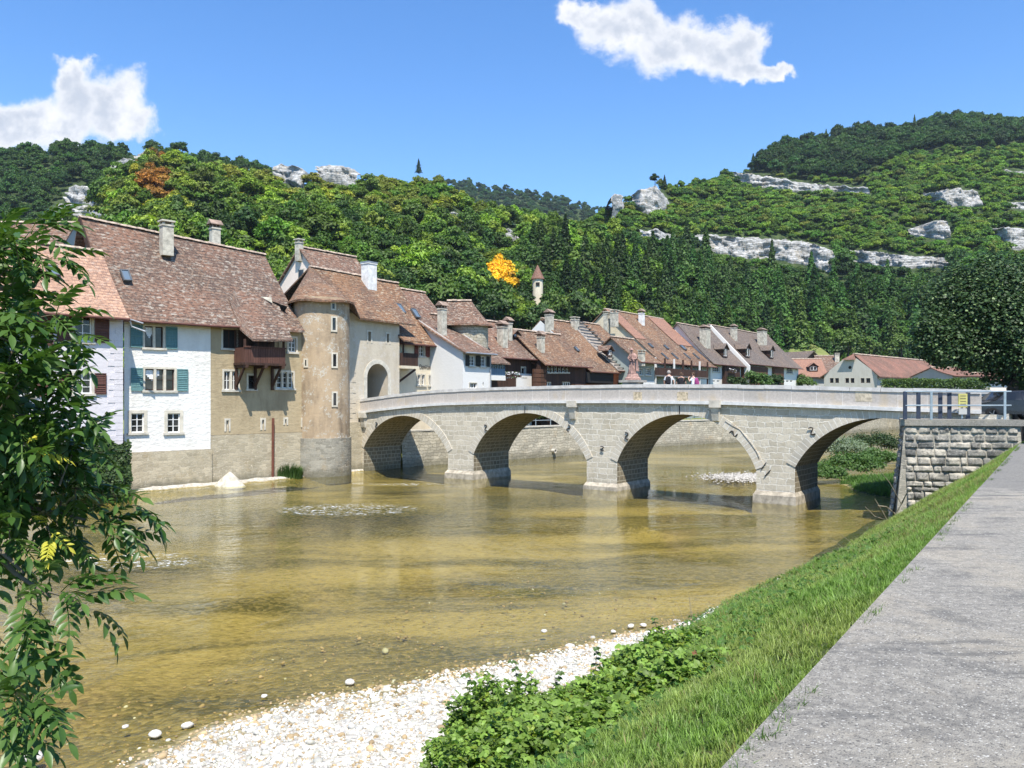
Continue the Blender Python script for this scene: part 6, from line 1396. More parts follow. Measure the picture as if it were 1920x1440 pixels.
def standing_tree(x, y, z, kd, sc3, c, name, label, group):
    ck = ('fir' if kd in (4, 5) else 'leaf')+'_'+('dark' if c[1] < .07 else ('mid' if c[1] < .12 else ('bright' if c[0] < .3 else 'gold')))
    cc = {'dark': (.022, .052, .014), 'mid': (.052, .10, .022), 'bright': (.10, .165, .03), 'gold': (.5, .34, .03)}[ck.split('_')[1]]
    key = (kd, ck)
    if key not in NT_:
        me = FO[kd].data.copy(); me.materials.clear(); me.materials.append(mat_tint(cc, 'crown_'+ck)); NT_[key] = me
    if 'trunk' not in NT_: 
        t_o = MB().tube([(0, 0, -1.5), (.1, 0, 2), (0, .1, 6.2)], [.26, .2, .06], 7); q = t_o.build('tmp', 'bark', None, (0, 0, 0)); NT_['trunk'] = q.data; COL.objects.unlink(q); D.objects.remove(q)
    root = D.objects.new(name, None); link(root, None, (x, y, z)); root.scale = sc3; tag(root, label, 'tree', group)
    for nm_, me in (('crown', NT_[key]), ('trunk', NT_['trunk'])): c_ = D.objects.new(nm_, me); COL.objects.link(c_); c_.parent = root
    return root
for i in np.nonzero(nearT)[0]:
    fir = kind[i] in (4, 5); gold = tint[i][0] > .3
    standing_tree(Xc[i], Yc[i], Zc[i]-.4, int(kind[i]), tuple(scl[i]), tint[i], 'fir_tree' if fir else 'tree', ('dark fir tree at the foot of the wooded hill just behind the roofs' if fir else 'leafy tree at the foot of the wooded hill just behind the roofs'), 'firs along the forest foot' if fir else 'leafy trees along the forest foot')
for px, py, kd, hs, lb in ((785, 320, 4, .42, 'single dark fir standing up above the ridge of the left hill'), (945, 588, 1, 1.0, 'golden yellow tree glowing among the green woods left of the turret'), (1228, 344, 0, .55, 'small pine on top of the round pale crag'), (1246, 346, 4, .35, 'thin little tree right beside the pine on the crag'),
                     (1590, 668, 0, 1.0, 'bright green tree right of the chalet above the long hall'), (1630, 668, 2, .8, 'green tree above the middle of the long hall roof'), (1690, 668, 3, .9, 'green tree above the right part of the long hall roof')):
    Yt = hill_at(px, py) or 300; 
    if py > 640: Yt = 205
    z = HC+(HY-py)/F*Yt; c = (.5, .34, .03) if 'golden' in lb else ((.1, .165, .03) if 'bright' in lb or 'green tree' in lb else (.02, .05, .015))
    standing_tree((px-HX)/F*Yt, Yt, z-.5, kd, (hs, hs, hs), c, 'fir_tree' if kd == 4 else 'tree', lb, None)

# leaves placed in world space as bushes and crowns
def bush(name, label, cat, c, R, H, n, size, mat, lobes=12, stems=True, seed=1, squash=.85):
    rg = np.random.default_rng(seed); V, Q = crown_np(R, H, lobes, n, size, rg, z0=0, squash=squash, fill=.35)
    root = thing(name, label, cat, c); o = D.objects.new('foliage', np_mesh('foliage', V, Q, mat)); link(o, root)
    if stems:
        m_ = MB(); c = Vector(c)
        for k in range(5): a = k*1.26+seed; m_.tube([c+Vector((0, 0, -.1)), c+Vector((math.cos(a)*R*.3, math.sin(a)*R*.3, H*.35)), c+Vector((math.cos(a)*R*.55, math.sin(a)*R*.55, H*.65))], [.04*H/2, .03*H/2, .01], 5)
        m_.build('stems', 'bark', root)
    return root
def blades(name, label, cat, c, R, H, n, mat, seed=1, w_=.02, lean=.5):
    """a clump of long grass"""
    rg = np.random.default_rng(seed); a = rg.random(n)*2*np.pi; r = np.sqrt(rg.random(n))*R; b = np.stack([np.cos(a)*r, np.sin(a)*r*.7, np.zeros(n)], -1); h = H*rg.uniform(.5, 1, n)*(1-.4*(r/R)**2)
    an = a+rg.normal(size=n)*.8; d = np.stack([np.cos(an), np.sin(an), np.zeros(n)], -1)*(lean*h*rg.uniform(.3, 1, n))[:, None]; sd = np.stack([-np.sin(an), np.cos(an), np.zeros(n)], -1)*w_
    z = np.array([0, 0, 1.]); V = []
    pts = [b-sd, b+sd, b+sd*.8+d*.35+z*(h*.6)[:, None], b-sd*.8+d*.35+z*(h*.6)[:, None], b+sd*.1+d+z*h[:, None]*.95, b-sd*.1+d+z*h[:, None]*.95]
    V = np.stack(pts, 1).reshape(-1, 3); k = np.arange(n)*6; Q = np.concatenate([np.stack([k, k+1, k+2, k+3], -1), np.stack([k+3, k+2, k+4, k+5], -1)])
    o = D.objects.new(name, np_mesh(name, V, Q, mat)); link(o, None, c); return tag(o, label, cat)
g0 = onz(536, 897); blades('grass_clump', 'taller green grass clump at the foot of the round stair tower', 'grass clump', (g0.x, g0.y+.3, -.05), 1.0, 1.25, 1600, 'bush_green', 3)
g0 = onz(582, 893); blades('grass_clump', 'shorter yellowish grass clump right of the taller one by the tower foot', 'grass clump', (g0.x, g0.y+.3, -.05), .85, .8, 1100, 'bush_green', 4)
for i, (px, py, R, H, mt, lb) in enumerate(((1556, 905, 1.5, 1.15, 'bush_green', 'low green willow bush at the water edge beside the last pier'), (1612, 893, 1.9, 1.5, 'bush_green', 'rounded green willow bush on the bank under the fourth arch'), (1660, 885, 1.7, 1.6, 'bush_green', 'green willow bush close to the platform wall under the fourth arch'), (1588, 868, 2.4, 2.0, 'bush_silver', 'silvery willow bush behind the green ones under the fourth arch'), (1650, 858, 2.6, 2.2, 'bush_dark', 'taller grassy green bush farthest back under the fourth arch'))):
    p = onz(px, py); bush('willow_bush', lb, 'bush', (p.x, p.y+1, -.25), R, H*1.2, 6500, .085, mt, 26, False, 20+i)
cp_ = onz(420, 914); m_ = MB(); PP = []
for i in range(25):
    row = []
    for j in range(9):
        a = 2*math.pi*i/24; r = .98*(1-j/8.0)**.9; nz = (float(fbm((math.cos(a)*r*3, math.sin(a)*r*3, 4), 3))-.5)*.12; row.append(Vector((cp_.x+math.cos(a)*(r+nz), cp_.y+1.0+math.sin(a)*(r*.8+nz), -.1+1.0*j/8+nz*.5)))
    PP.append(row)
m_.grid(PP); tag(m_.build('sand_pile', 'clean_white' if False else 'chimney_plaster'), 'cone shaped pale sand pile at the foot of the stone base', 'pile')
# plants on the town side
for i, (px, y0, y1, Y, q, lb, mt) in enumerate(((1160, 705, 724, 90, 3, 'leafy shrub with pale flowers left of the statue', 'bush_green'), (1383, 697, 722, 112, 1.5, 'dark green shrub below the timber bay of the one dormer house', 'bush_dark'), (1420, 684, 722, 118, 1.6, 'largest green shrub in front of the long end house', 'bush_green'), (1452, 697, 722, 122, 1.5, 'green shrub at the right of the garden row below the end house', 'bush_dark'), (1508, 696, 722, 140, 1.4, 'small light green tree right of the white end of the row', 'hedge_green'))):
    p = pix(px, y1, Y); H = (y1-y0)/F*Y+2; bush('shrub', lb, 'shrub', (p.x, p.y, p.z-2), (30 if px == 1420 else 22)/F*Y, H, 2600, .17, mt, 14, True, 40+i)
m_ = thing('hedge', 'long trimmed hedge in front of the hall behind the bridge parapet', 'hedge', pix(1730, 722, 120)); rg = np.random.default_rng(3); nh = 9000
a0 = pix(1655, 722, 118); a1 = pix(1850, 722, 112); tt = rg.random(nh)[:, None]; Pn = np.array(a0)*(1-tt)+np.array(a1)*tt+np.stack([rg.uniform(-.3, .3, nh), rg.uniform(-.8, .8, nh), rg.uniform(-1.5, .9, nh)+.5*(fbm(np.stack([tt[:, 0]*22, tt[:, 0]*0, tt[:, 0]*0], -1), 3)-.5)], -1)-np.array(ORI[m_.name])
N = rg.normal(size=(nh, 3)); N /= np.linalg.norm(N, axis=1)[:, None]; t = np.cross(N, rg.normal(size=(nh, 3))); t /= np.linalg.norm(t, axis=1)[:, None]; b = np.cross(N, t); V = np.stack([Pn-t*.15, Pn-b*.09, Pn+t*.15, Pn+b*.09], 1).reshape(-1, 3)
link(D.objects.new('foliage', np_mesh('foliage', V, np.arange(nh*4).reshape(-1, 4), 'hedge_green')), m_)
# greenery on the terrace behind the embankment railing
for i, t in enumerate(np.linspace(0, 1, 20)):
    k7 = 7+min(2, int(t*3)); a = Vector((*LB[k7], 0)).lerp(Vector((*LB[k7+1], 0)), t*3-(k7-7))
    bush('shrub', 'green shrub on the terrace behind the embankment railing', 'shrub', (a.x-1.5, a.y+1.4, 2.7), 1.6, 2.0, 900, .16, ('bush_green', 'hedge_green')[i % 2], 10, False, 60+i)['group'] = 'shrubs behind the embankment railing'
# ivy on the foot of the lavender house
iv = thing('ivy', 'mound of ivy climbing the low wall below the lavender house', 'ivy', FH0.w(-.9, .5, 0)); rg = np.random.default_rng(8); ni = 5200
tt = rg.uniform(-3.6, .1, ni); hh = rg.random(ni)*(3.2+.35*np.sin(tt*3)-.25*np.abs(tt+.8)); qq = .25+.5*rg.random(ni)*np.sqrt(np.clip(1-hh/3.8, 0, 1))+.35
Pn = np.array([FH0.w(a, b, c) for a, b, c in zip(tt, qq, hh)])-np.array(ORI[iv.name]); N = rg.normal(size=(ni, 3))*.5+np.array(FH0.m)+np.array([0, 0, .3]); N /= np.linalg.norm(N, axis=1)[:, None]; t = np.cross(N, rg.normal(size=(ni, 3))); t /= np.linalg.norm(t, axis=1)[:, None]; b = np.cross(N, t)
V = np.stack([Pn-t*.10, Pn-b*.07, Pn+t*.10, Pn+b*.07], 1).reshape(-1, 3); link(D.objects.new('foliage', np_mesh('foliage', V, np.arange(ni*4).reshape(-1, 4), 'ivy_leaves')), iv)
m_ = MB(); fbox(m_, FH0, -3.8, -.2, .12, .55, -.3, 2.6); tag(m_.build('garden_wall', 'grey_rubble'), 'low stone wall overgrown with ivy below the lavender house', 'wall')

# big dark tree over the bridge end
bt = thing('plane_tree', 'large dark broadleaf tree over the right end of the bridge', 'tree', (25.0, 40.0, 4.28)); rg = np.random.default_rng(12)
cs = []
def lobe(px, py, Y, r): p = pix(px, py, Y); cs.append((p.x, p.y, p.z, r))
for a in ((1770, 560, 40, 1.15), (1745, 610, 39, .95), (1735, 645, 39.5, .8), (1775, 640, 38.5, 1.25), (1800, 535, 40.5, 1.2), (1830, 580, 39, 1.35), (1850, 525, 40, 1.25), (1880, 540, 39, 1.3), (1880, 600, 38.5, 1.45), (1830, 650, 39, 1.25), (1900, 650, 38.5, 1.35), (1930, 560, 40, 1.6), (1960, 620, 39, 1.7), (2000, 560, 41, 1.7), (1940, 505, 41, 1.1), (1990, 500, 41, 1.3), (2050, 600, 40, 1.6), (1860, 600, 41.5, 1.8), (1790, 600, 41, 1.4), (1925, 640, 41, 1.8), (1770, 665, 39.2, .7), (1810, 672, 39, .75), (1795, 515, 41, .6), (1755, 575, 40, .7), (1725, 625, 39.8, .45), (1850, 498, 40.6, .6), (1905, 505, 40, .8), (1870, 680, 39.5, .9), (1860, 705, 39.5, .5)): lobe(*a)
cs = np.array(cs); nl = 40000; wts = cs[:, 3]**2; li = rg.choice(len(cs), nl, p=wts/wts.sum()); d = rg.normal(size=(nl, 3)); d /= np.linalg.norm(d, axis=1)[:, None]
Pn = cs[li, :3]+d*(cs[li, 3]*rg.uniform(.55, 1.12, nl))[:, None]-np.array(ORI[bt.name]); N = d*.5+np.array([0, -.15, .75])+rg.normal(size=(nl, 3))*.35; N /= np.linalg.norm(N, axis=1)[:, None]
t = np.cross(N, rg.normal(size=(nl, 3))); t /= np.linalg.norm(t, axis=1)[:, None]; b = np.cross(N, t); sz_ = (rg.uniform(.05, .105, nl))[:, None]
V = np.stack([Pn-t*sz_, Pn-b*sz_*.75-N*sz_*.2, Pn+t*sz_, Pn+b*sz_*.75-N*sz_*.2], 1).reshape(-1, 3); link(D.objects.new('crown', np_mesh('crown', V, np.arange(nl*4).reshape(-1, 4), 'plane_leaves')), bt)
m_ = MB(); tb = Vector((25.2, 40.0, 4.2)); m_.tube([tb, tb+Vector((-.1, 0, 1.6)), tb+Vector((-.1, -.1, 3.0))], [.42, .34, .30], 12)
for c in cs[::2]: m_.tube([tb+Vector((-.1, -.1, 2.7)), (tb+Vector((0, 0, 3.2)))*.45+Vector(c[:3])*.55+Vector((0, 0, .3)), Vector(c[:3])], [.16, .09, .03], 6)
m_.build('trunk', 'bark', bt)
for i, (x, y, R, H, lb) in enumerate(((26.2, 40.6, 1.6, 3.3, 'dark ivy clad shrub at the trunk of the big dark tree'), (27.6, 41.5, 2.2, 4.5, 'dark hedge shrub at the right edge behind the railing'))): bush('shrub', lb, 'shrub', (x, y, 4.25), R, H, 5200, .12, 'bush_dark', 16, True, 90+i)
# ------------------------------------------------------------------ foreground ash tree hanging in from the left
def ash_leaf(rg, n=9, L=.30):
    """one compound leaf: pairs of folded drooping leaflets along a curved stalk. +X is outwards"""
    V = []; Q = []; pr = (n-1)//2
    def leaflet(o, d, up, ln, wd):
        d = d/np.linalg.norm(d); s = np.cross(d, up); s /= np.linalg.norm(s); u = np.cross(s, d); k = len(V); prof = [(0, .04), (.25, .75), (.5, 1), (.75, .68), (1, .03)]
        for f, w_ in prof:
            c = o+d*ln*f-np.array([0, 0, 1])*ln*.22*f*f
            for sgn in (-1, 0, 1): V.append(c+s*sgn*wd*w_+u*(abs(sgn)*wd*w_*.35))
        for i in range(4):
            for j in (0, 1): a = k+i*3+j; Q.append((a, a+1, a+4, a+3))
    def stalk(f): return np.array([L*f, 0, .10*L*math.sin(f*2.2)-.28*L*f*f])
    for i in range(pr):
        f = .25+.65*i/(pr-1); p = stalk(f); ln = L*(.34-.07*abs(i-1.2)/2)*rg.uniform(.9, 1.1)
        for sg in (-1, 1): leaflet(p, np.array([.75, sg*.95, -.25+rg.uniform(-.2, .15)]), np.array([0, sg*.25, 1.0]), ln, ln*.225)
    leaflet(stalk(1), np.array([1, rg.uniform(-.2, .2), -.6]), np.array([.3, 0, 1.0]), L*.33, L*.065)
    ks = len(V); w_ = .0035
    for f in np.linspace(0, 1, 6): p = stalk(f); V.append(p+np.array([0, w_, 0])); V.append(p-np.array([0, w_, 0]))
    for i in range(5): a = ks+2*i; Q.append((a, a+1, a+3, a+2))
    return np.array(V), np.array(Q)
rga = np.random.default_rng(21); LV = [ash_leaf(rga, 9 if k % 2 else 11) for k in range(5)]
ash = thing('ash_tree', 'ash tree with drooping feathered leaves hanging in from the left edge', 'tree', (-6.6, 4.2, 0.6))
AV, AQ, AM = [], [], []; tw_ = MB(); base_i = 0
def put_leaf(p, d, size, yellow=False):
    global base_i
    V, Q = LV[int(rga.integers(0, 5))]; d = np.array(d, float); d /= np.linalg.norm(d); up = np.array([0, 0, 1.0])+rga.normal(size=3)*.28; y = np.cross(up, d); y /= np.linalg.norm(y)+1e-6; z = np.cross(d, y)
    W_ = (V[:, :1]*d+V[:, 1:2]*y+V[:, 2:3]*z)*size+np.array(p); W_[:, 2] -= (np.linalg.norm((W_-np.array(p))[:, :2], axis=1)**2)*.15
    AV.append(W_); AQ.append(Q+base_i); AM.append(np.full(len(Q), 1 if yellow else 0)); base_i += len(W_)
def twig(tip, Y, start, n=7, size=1.0, yellow=.0, r0=.012, spread=.16):
    """shoot from start pixel to tip pixel at distance Y carrying compound leaves"""
    a = np.array(pix(start[0], start[1], Y+rga.uniform(-.15, .35))); b = np.array(pix(tip[0], tip[1], Y)); L = np.linalg.norm(b-a); mid = (a+b)/2+np.array([0, 0, .10*L]); pts = []
    for k in range(9): f = k/8; pts.append(a*(1-f)**2+2*mid*f*(1-f)+b*f*f)
    tw_.tube([Vector(p) for p in pts], [r0*(1-.75*k/8) for k in range(9)], 5, False)
    for k in range(n):
        f = .18+.82*(k+.5)/n; i = min(7, int(f*8)); p = pts[i]+(pts[i+1]-pts[i])*(f*8-i); dr = pts[i+1]-pts[i]; dr /= np.linalg.norm(dr); az = rga.uniform(0, 2*np.pi); perp = np.cross(dr, rga.normal(size=3)); perp /= np.linalg.norm(perp)
        d = dr*.6+perp*.7+np.array([.15, -.18, .22]); put_leaf(p, d, size*rga.uniform(.75, 1.1), rga.random() < yellow)
    for _ in range(2): put_leaf(b, (b-pts[6])/np.linalg.norm(b-pts[6])+rga.normal(size=3)*.3, size*.95, rga.random() < yellow)
mains = [ # start, tip, distance, number of side shoots
 ((-260, 700), (30, 455), 4.6, 5), ((-260, 720), (60, 520), 4.4, 6), ((-240, 760), (65, 610), 4.3, 7), ((-240, 800), (60, 690), 4.2, 7), ((-240, 860), (65, 780), 4.2, 8), ((-240, 900), (120, 850), 4.3, 9),
 ((-240, 930), (190, 925), 4.5, 10), ((-260, 960), (160, 975), 4.4, 9), ((-220, 840), (20, 740), 4.9, 5), ((-220, 880), (50, 880), 4.9, 7), ((-220, 650), (-10, 560), 4.8, 5), ((-220, 600), (0, 500), 4.9, 4), ((-200, 900), (40, 950), 5.2, 7),
 ((-200, 940), (45, 1075), 3.9, 4), ((-200, 800), (-10, 650), 5.1, 5), ((-220, 700), (-10, 600), 5.0, 4)]
for (s0, tp0, Yd, ns) in mains:
    a = pix(*s0, Yd+.25); b = pix(*tp0, Yd); mid = (a+b)/2+Vector((0, 0, .16)); pts = [a*(1-f)**2+mid*2*f*(1-f)+b*f*f for f in np.linspace(0, 1, 12)]
    tw_.tube(pts, [.024*(1-.7*k/11) for k in range(12)], 6, False)
    for k in range(ns):
        f = .30+.70*(k+.5)/ns; p = a*(1-f)**2+mid*2*f*(1-f)+b*f*f; ppx = HX+F*p.x/p.y; ppy = HY-(p.z-HC)/p.y*F; sg = (-1)**k
        tx, ty = ppx+rga.uniform(20, 68), ppy+sg*rga.uniform(18, 58)-14
        twig((min(tx, tp0[0]-(50 if tp0[0] > 160 else 30)), ty), Yd+rga.uniform(-.25, .25), (ppx, ppy), n=4, size=.92, yellow=(.12 if (30 < ppx < 110 and 770 < ppy < 930) else 0), r0=.007)
for tp0, st0, Yd in (((105, 590), (40, 610), 4.2), ((125, 640), (60, 650), 4.2), ((120, 712), (60, 720), 4.2), ((125, 760), (60, 775), 4.2), ((150, 845), (80, 850), 4.3), ((245, 945), (175, 925), 4.45), ((225, 972), (160, 955), 4.4), ((205, 1000), (140, 985), 4.4), ((160, 1140), (90, 1110), 3.85), ((120, 1115), (60, 1095), 3.85), ((90, 1165), (30, 1120), 3.8), ((70, 1215), (20, 1175), 3.8), ((25, 1225), (-20, 1180), 3.8), ((85, 435), (30, 440), 4.6), ((100, 485), (40, 500), 4.5), ((55, 1315), (-20, 1305), 3.4), ((45, 1350), (-30, 1330), 3.4), ((10, 1370), (-40, 1340), 3.4)): twig(tp0, Yd, st0, 4, .85, 0, .006)
for tp0, st0 in (((66, 860), (45, 830)), ((95, 1010), (85, 985))): twig(tp0, 4.05, st0, 4, .5, .8, .005)
tw_.tube([pix(-260, 1000, 4.1), pix(0, 1045, 4.0), pix(28, 1075, 3.95), pix(95, 1120, 3.9)], [.03, .016, .012, .006], 6, False)
tw_.tube([Vector((-6.6, 4.2, .5)), Vector((-6.5, 4.3, 3)), Vector((-6.2, 4.5, 6.2)), Vector((-6.3, 4.7, 9))], [.2, .17, .13, .06], 10, False)
for (s0, tp0, Yd, ns) in mains: tw_.tube([Vector((-6.45, 4.35, 3.2+(900-s0[1])*.008)), pix(*s0, Yd+.25)], [.05, .024], 6, False)
V = np.concatenate(AV)-np.array(ORI[ash.name]); Q = np.concatenate(AQ); Mx = np.concatenate(AM).astype(np.int32); me = np_mesh('leaves', V, Q, 'ash_leaves'); me.materials.append(M['ash_yellow']); me.polygons.foreach_set('material_index', Mx); link(D.objects.new('leaves', me), ash)
tw_.build('branches', 'twig', ash)

# ------------------------------------------------------------------ bank grass, brambles, gravel
def coll_of(name, objs):
    c = D.collections.new(name)
    for o in objs: c.objects.link(o)
    return c
def tuft(rg, n=11, h=.17, r=.05, w_=.0038):
    V = []; Q = []
    for _ in range(n):
        a = rg.random()*6.28; b = np.array([math.cos(a)*r*rg.random(), math.sin(a)*r*rg.random(), -.02]); hh = h*rg.uniform(.5, 1.15); an = rg.random()*6.28; d = np.array([math.cos(an), math.sin(an), 0])*hh*rg.uniform(.15, .75); sd = np.array([-math.sin(an), math.cos(an), 0])*w_*rg.uniform(.7, 1.3); k = len(V)
        for f, w2 in ((0, 1), (.4, .9), (.75, .6), (1, .08)): c = b+d*f*f+np.array([0, 0, hh*f*(1-.18*f)]); V += [c-sd*w2, c+sd*w2]
        for i in range(3): Q.append((k+2*i, k+2*i+1, k+2*i+3, k+2*i+2))
    return np.array(V), np.array(Q)
gr = [proto('g%d' % i, *tuft(rga, 12, *a), 'grass_blades') for i, a in enumerate(((.085, .06), (.12, .06), (.07, .07), (.15, .05, .0035)))]; gcol = coll_of('grass_kinds', gr)
def bank_points(n, t0, t1, q0, q1, rg, pw=1.0):
    t = t0+(t1-t0)*rg.random(n)**pw; q = q0+(q1-q0)*rg.random(n); return t, q
def on_bank(t, q):
    X, Y = tq(t, q); z = bank_z(t, q); n_ = fbm(np.stack([X*.5, Y*.5, X*0], -1), 4)-.5; n2 = fbm(np.stack([X*2.5, Y*2.5, X*0+3], -1), 3)-.5
    return X, Y, z+n_*np.where(q < 5.6, .35, .16)*np.clip(q/.8, 0, 1)+n2*.08*np.clip(q/.5, 0, 1)
rg = np.random.default_rng(31); t, q = bank_points(165000, -4, 36.5, .02, 5.75, rg, 1.25); X, Y, Z = on_bank(t, q)
patch = fbm(np.stack([X*.8, Y*.8, X*0], -1), 4); p2 = fbm(np.stack([X*.3+5, Y*.3, X*0], -1), 3); k = rg.random(len(t)) < np.clip(1.35-1.1*np.clip((patch-.48)*3, 0, 1), .25, 1)
k &= ((q < 4.7+.5*(patch-.5)*4) | (t > 17)) & (Z > .12); X, Y, Z, t, q, patch, p2 = [a[k] for a in (X, Y, Z, t, q, patch, p2)]; n = len(X)
ti = np.array([.16, .275, .055])*(1-np.clip((patch-.40)*3.2, 0, 1))[:, None]+np.array([.23, .30, .075])*np.clip((patch-.40)*3.2, 0, 1)[:, None]; ti = ti*rg.uniform(.7, 1.25, (n, 1)); dry = rg.random(n) < np.clip((p2-.44)*1.8, .04, .38); ti[dry] = np.array([.25, .225, .10])*rg.uniform(.7, 1.1, (dry.sum(), 1))
sc1 = rg.uniform(.6, 1.25, n)*np.interp(t, [-4, 6, 20, 36], [.85, .95, 1.15, 1.35])*np.interp(q, [0, .5, 5.6], [.6, 1, 1.15]); scl = np.stack([sc1, sc1, sc1], -1)
rot = np.stack([rg.normal(size=n)*.18, rg.normal(size=n)*.18, rg.random(n)*6.28], -1); o = scatter('grass', np.stack([X, Y, Z], -1), gcol, None, rot, scl, ti); tag(o, 'bright green grass covering the slope between the quay and the river', 'grass', kind='stuff')
rg = np.random.default_rng(32); n = 2600; t = -2+34*rg.random(n)**1.4; q = -.07*rg.random(n)+.03; X, Y = tq(t, q); cl = fbm(np.stack([X*1.5, Y*1.5, X*0], -1), 3) > .5; X, Y = X[cl], Y[cl]; n = len(X); s4 = rg.uniform(.4, .9, n)
o = scatter('grass', np.stack([X, Y, np.full(n, 3.66)], -1), gcol, None, np.stack([rg.normal(size=n)*.4, rg.normal(size=n)*.4, rg.random(n)*6.28], -1), np.stack([s4]*3, -1), np.array([.12, .2, .05])*rg.uniform(.6, 1.2, (n, 1))); tag(o, 'grass tufts creeping over the edge of the concrete quay', 'grass', kind='stuff')
# bramble and nettle leaves: toothed oval leaves in threes
def sprig(rg, n=3, L=.065):
    V = []; Q = []
    for i in range(n):
        a = (i-(n-1)/2)*1.15+rg.uniform(-.2, .2); d = np.array([math.cos(a), math.sin(a), rg.uniform(-.15, .25)]); s_ = np.array([-math.sin(a), math.cos(a), 0]); k = len(V); ln = L*rg.uniform(.8, 1.2)*(1.15 if i == 1 else .9)
        for f, w2 in ((.12, .05), (.35, .36), (.6, .42), (.82, .25), (1.05, .02)):
            c = d*ln*f-np.array([0, 0, ln*.25*f*f])
            for sg in (-1, 0, 1): V.append(c+s_*sg*ln*w2+np.array([0, 0, abs(sg)*ln*w2*.22]))
        for i2 in range(4):
            for j in (0, 1): a2 = k+i2*3+j; Q.append((a2, a2+1, a2+4, a2+3))
    return np.array(V), np.array(Q)
sp = [proto('s%d' % i, *sprig(rga, n_, L), 'grass_blades') for i, (n_, L) in enumerate(((3, .052), (5, .042), (3, .038), (3, .07)))]; scol = coll_of('leaf_kinds', sp)
MND = [(875, 1370, .35, .75), (915, 1340, .38, .85), (970, 1345, .4, .75), (1000, 1370, .5, .5), (950, 1410, .55, .5), (890, 1425, .55, .45), (1050, 1345, .5, .38), (1100, 1320, .5, .32), (1060, 1400, .6, .3), (1160, 1290, .55, .28), (1210, 1255, .5, .38), (1250, 1225, .5, .42), (1290, 1215, .45, .32), (1240, 1290, .6, .22), (1150, 1360, .7, .2), (1320, 1250, .5, .2), (1180, 1240, .4, .3)]
PT, RT, ST, TT = [], [], [], []; rg = np.random.default_rng(77)
for px, py, R, H in MND:
    c = None
    for Yc_ in np.arange(4, 30, .1):
        x = (px-HX)/F*Yc_; t1, q1 = to_tq(x, Yc_); zz = float(bank_z(np.array(t1), np.array(q1)))
        if HC+(HY-py)/F*Yc_ <= zz+H*.35: c = (x, Yc_, zz); break
    if c is None: continue
    nn = int(2000*R*R/.3*(.4+H)); d = rg.normal(size=(nn, 3)); d /= np.linalg.norm(d, axis=1)[:, None]; d[:, 2] = np.abs(d[:, 2]); rr = rg.uniform(.45, 1.05, nn)*(1+.35*(fbm(d*2.2+px, 2)-.5)*2)
    P_ = np.array(c)+d*rr[:, None]*np.array([R, R, H]); PT.append(P_); RT.append(np.stack([rg.normal(size=nn)*.45, rg.normal(size=nn)*.45-.2, rg.random(nn)*6.28], -1)); ST.append(rg.uniform(.7, 1.35, nn)); cb = np.array([.165, .265, .05])*rg.uniform(.5, 1.5, (nn, 1)); ye = rg.random(nn) < .10; cb[ye] = np.array([.20, .27, .035]); br = rg.random(nn) < .002; cb[br] = np.array([.22, .10, .05]); TT.append(cb)
# scattered weeds among the grass
t, q = bank_points(9000, -2, 22, 1.5, 5.8, rg, 1.2); X, Y, Z = on_bank(t, q); PT.append(np.stack([X, Y, Z+rg.uniform(.02, .14, len(X))], -1)); nn = len(X); RT.append(np.stack([rg.normal(size=nn)*.4, rg.normal(size=nn)*.4, rg.random(nn)*6.28], -1)); ST.append(rg.uniform(.5, 1.05, nn)); TT.append(np.array([.07, .15, .028])*rg.uniform(.7, 1.4, (nn, 1)))
PT, RT, ST, TT = np.concatenate(PT), np.concatenate(RT), np.concatenate(ST), np.concatenate(TT); o = scatter('bramble', PT, scol, rg.integers(0, 4, len(PT)), RT, np.stack([ST]*3, -1), TT); tag(o, 'tangled brambles and weeds at the foot of the bank beside the gravel', 'brambles', kind='stuff')
# arching bramble shoots standing above the mound
for i, (b0, t0_) in enumerate((((930, 1370), (875, 1265)), ((985, 1350), (960, 1240)), ((1110, 1300), (1118, 1215)), ((1010, 1345), (1050, 1262)), ((1240, 1230), (1225, 1160)), ((870, 1400), (838, 1318)))):
    Yd = 12.4 if b0[0] < 1000 else (13.8 if b0[0] < 1180 else 16.0); a, b = pix(*b0, Yd), pix(*t0_, Yd-.2); mid = (a+b)/2+Vector((.05, 0, .1)); pts = [a*(1-f)**2+mid*2*f*(1-f)+b*f*f for f in np.linspace(0, 1, 8)]; root = thing('bramble_shoot', ['second', 'third', 'fifth', 'fourth', 'sixth', 'first'][i]+' leafy bramble shoot from the left arching up above the gravel', 'bramble', a, 'bramble shoots above the gravel'); MB().tube(pts, [.008*(1-.6*k/7) for k in range(8)], 5).build('stem', 'twig', root); Vs = []; Qs = []; nb_ = 0
    for p in pts[1:]:
        for _ in range(3):
            v, q_ = LVS = sprig(rga, 3, .085); an = rga.random()*6.28; ca, sa = math.cos(an), math.sin(an); v = np.stack([v[:, 0]*ca-v[:, 1]*sa, v[:, 0]*sa+v[:, 1]*ca, v[:, 2]], -1)+np.array(p)-np.array(ORI[root.name]); Vs.append(v); Qs.append(q_+nb_); nb_ += len(v)
    link(D.objects.new('leaves', np_mesh('leaves', np.concatenate(Vs), np.concatenate(Qs), 'hedge_green')), root)
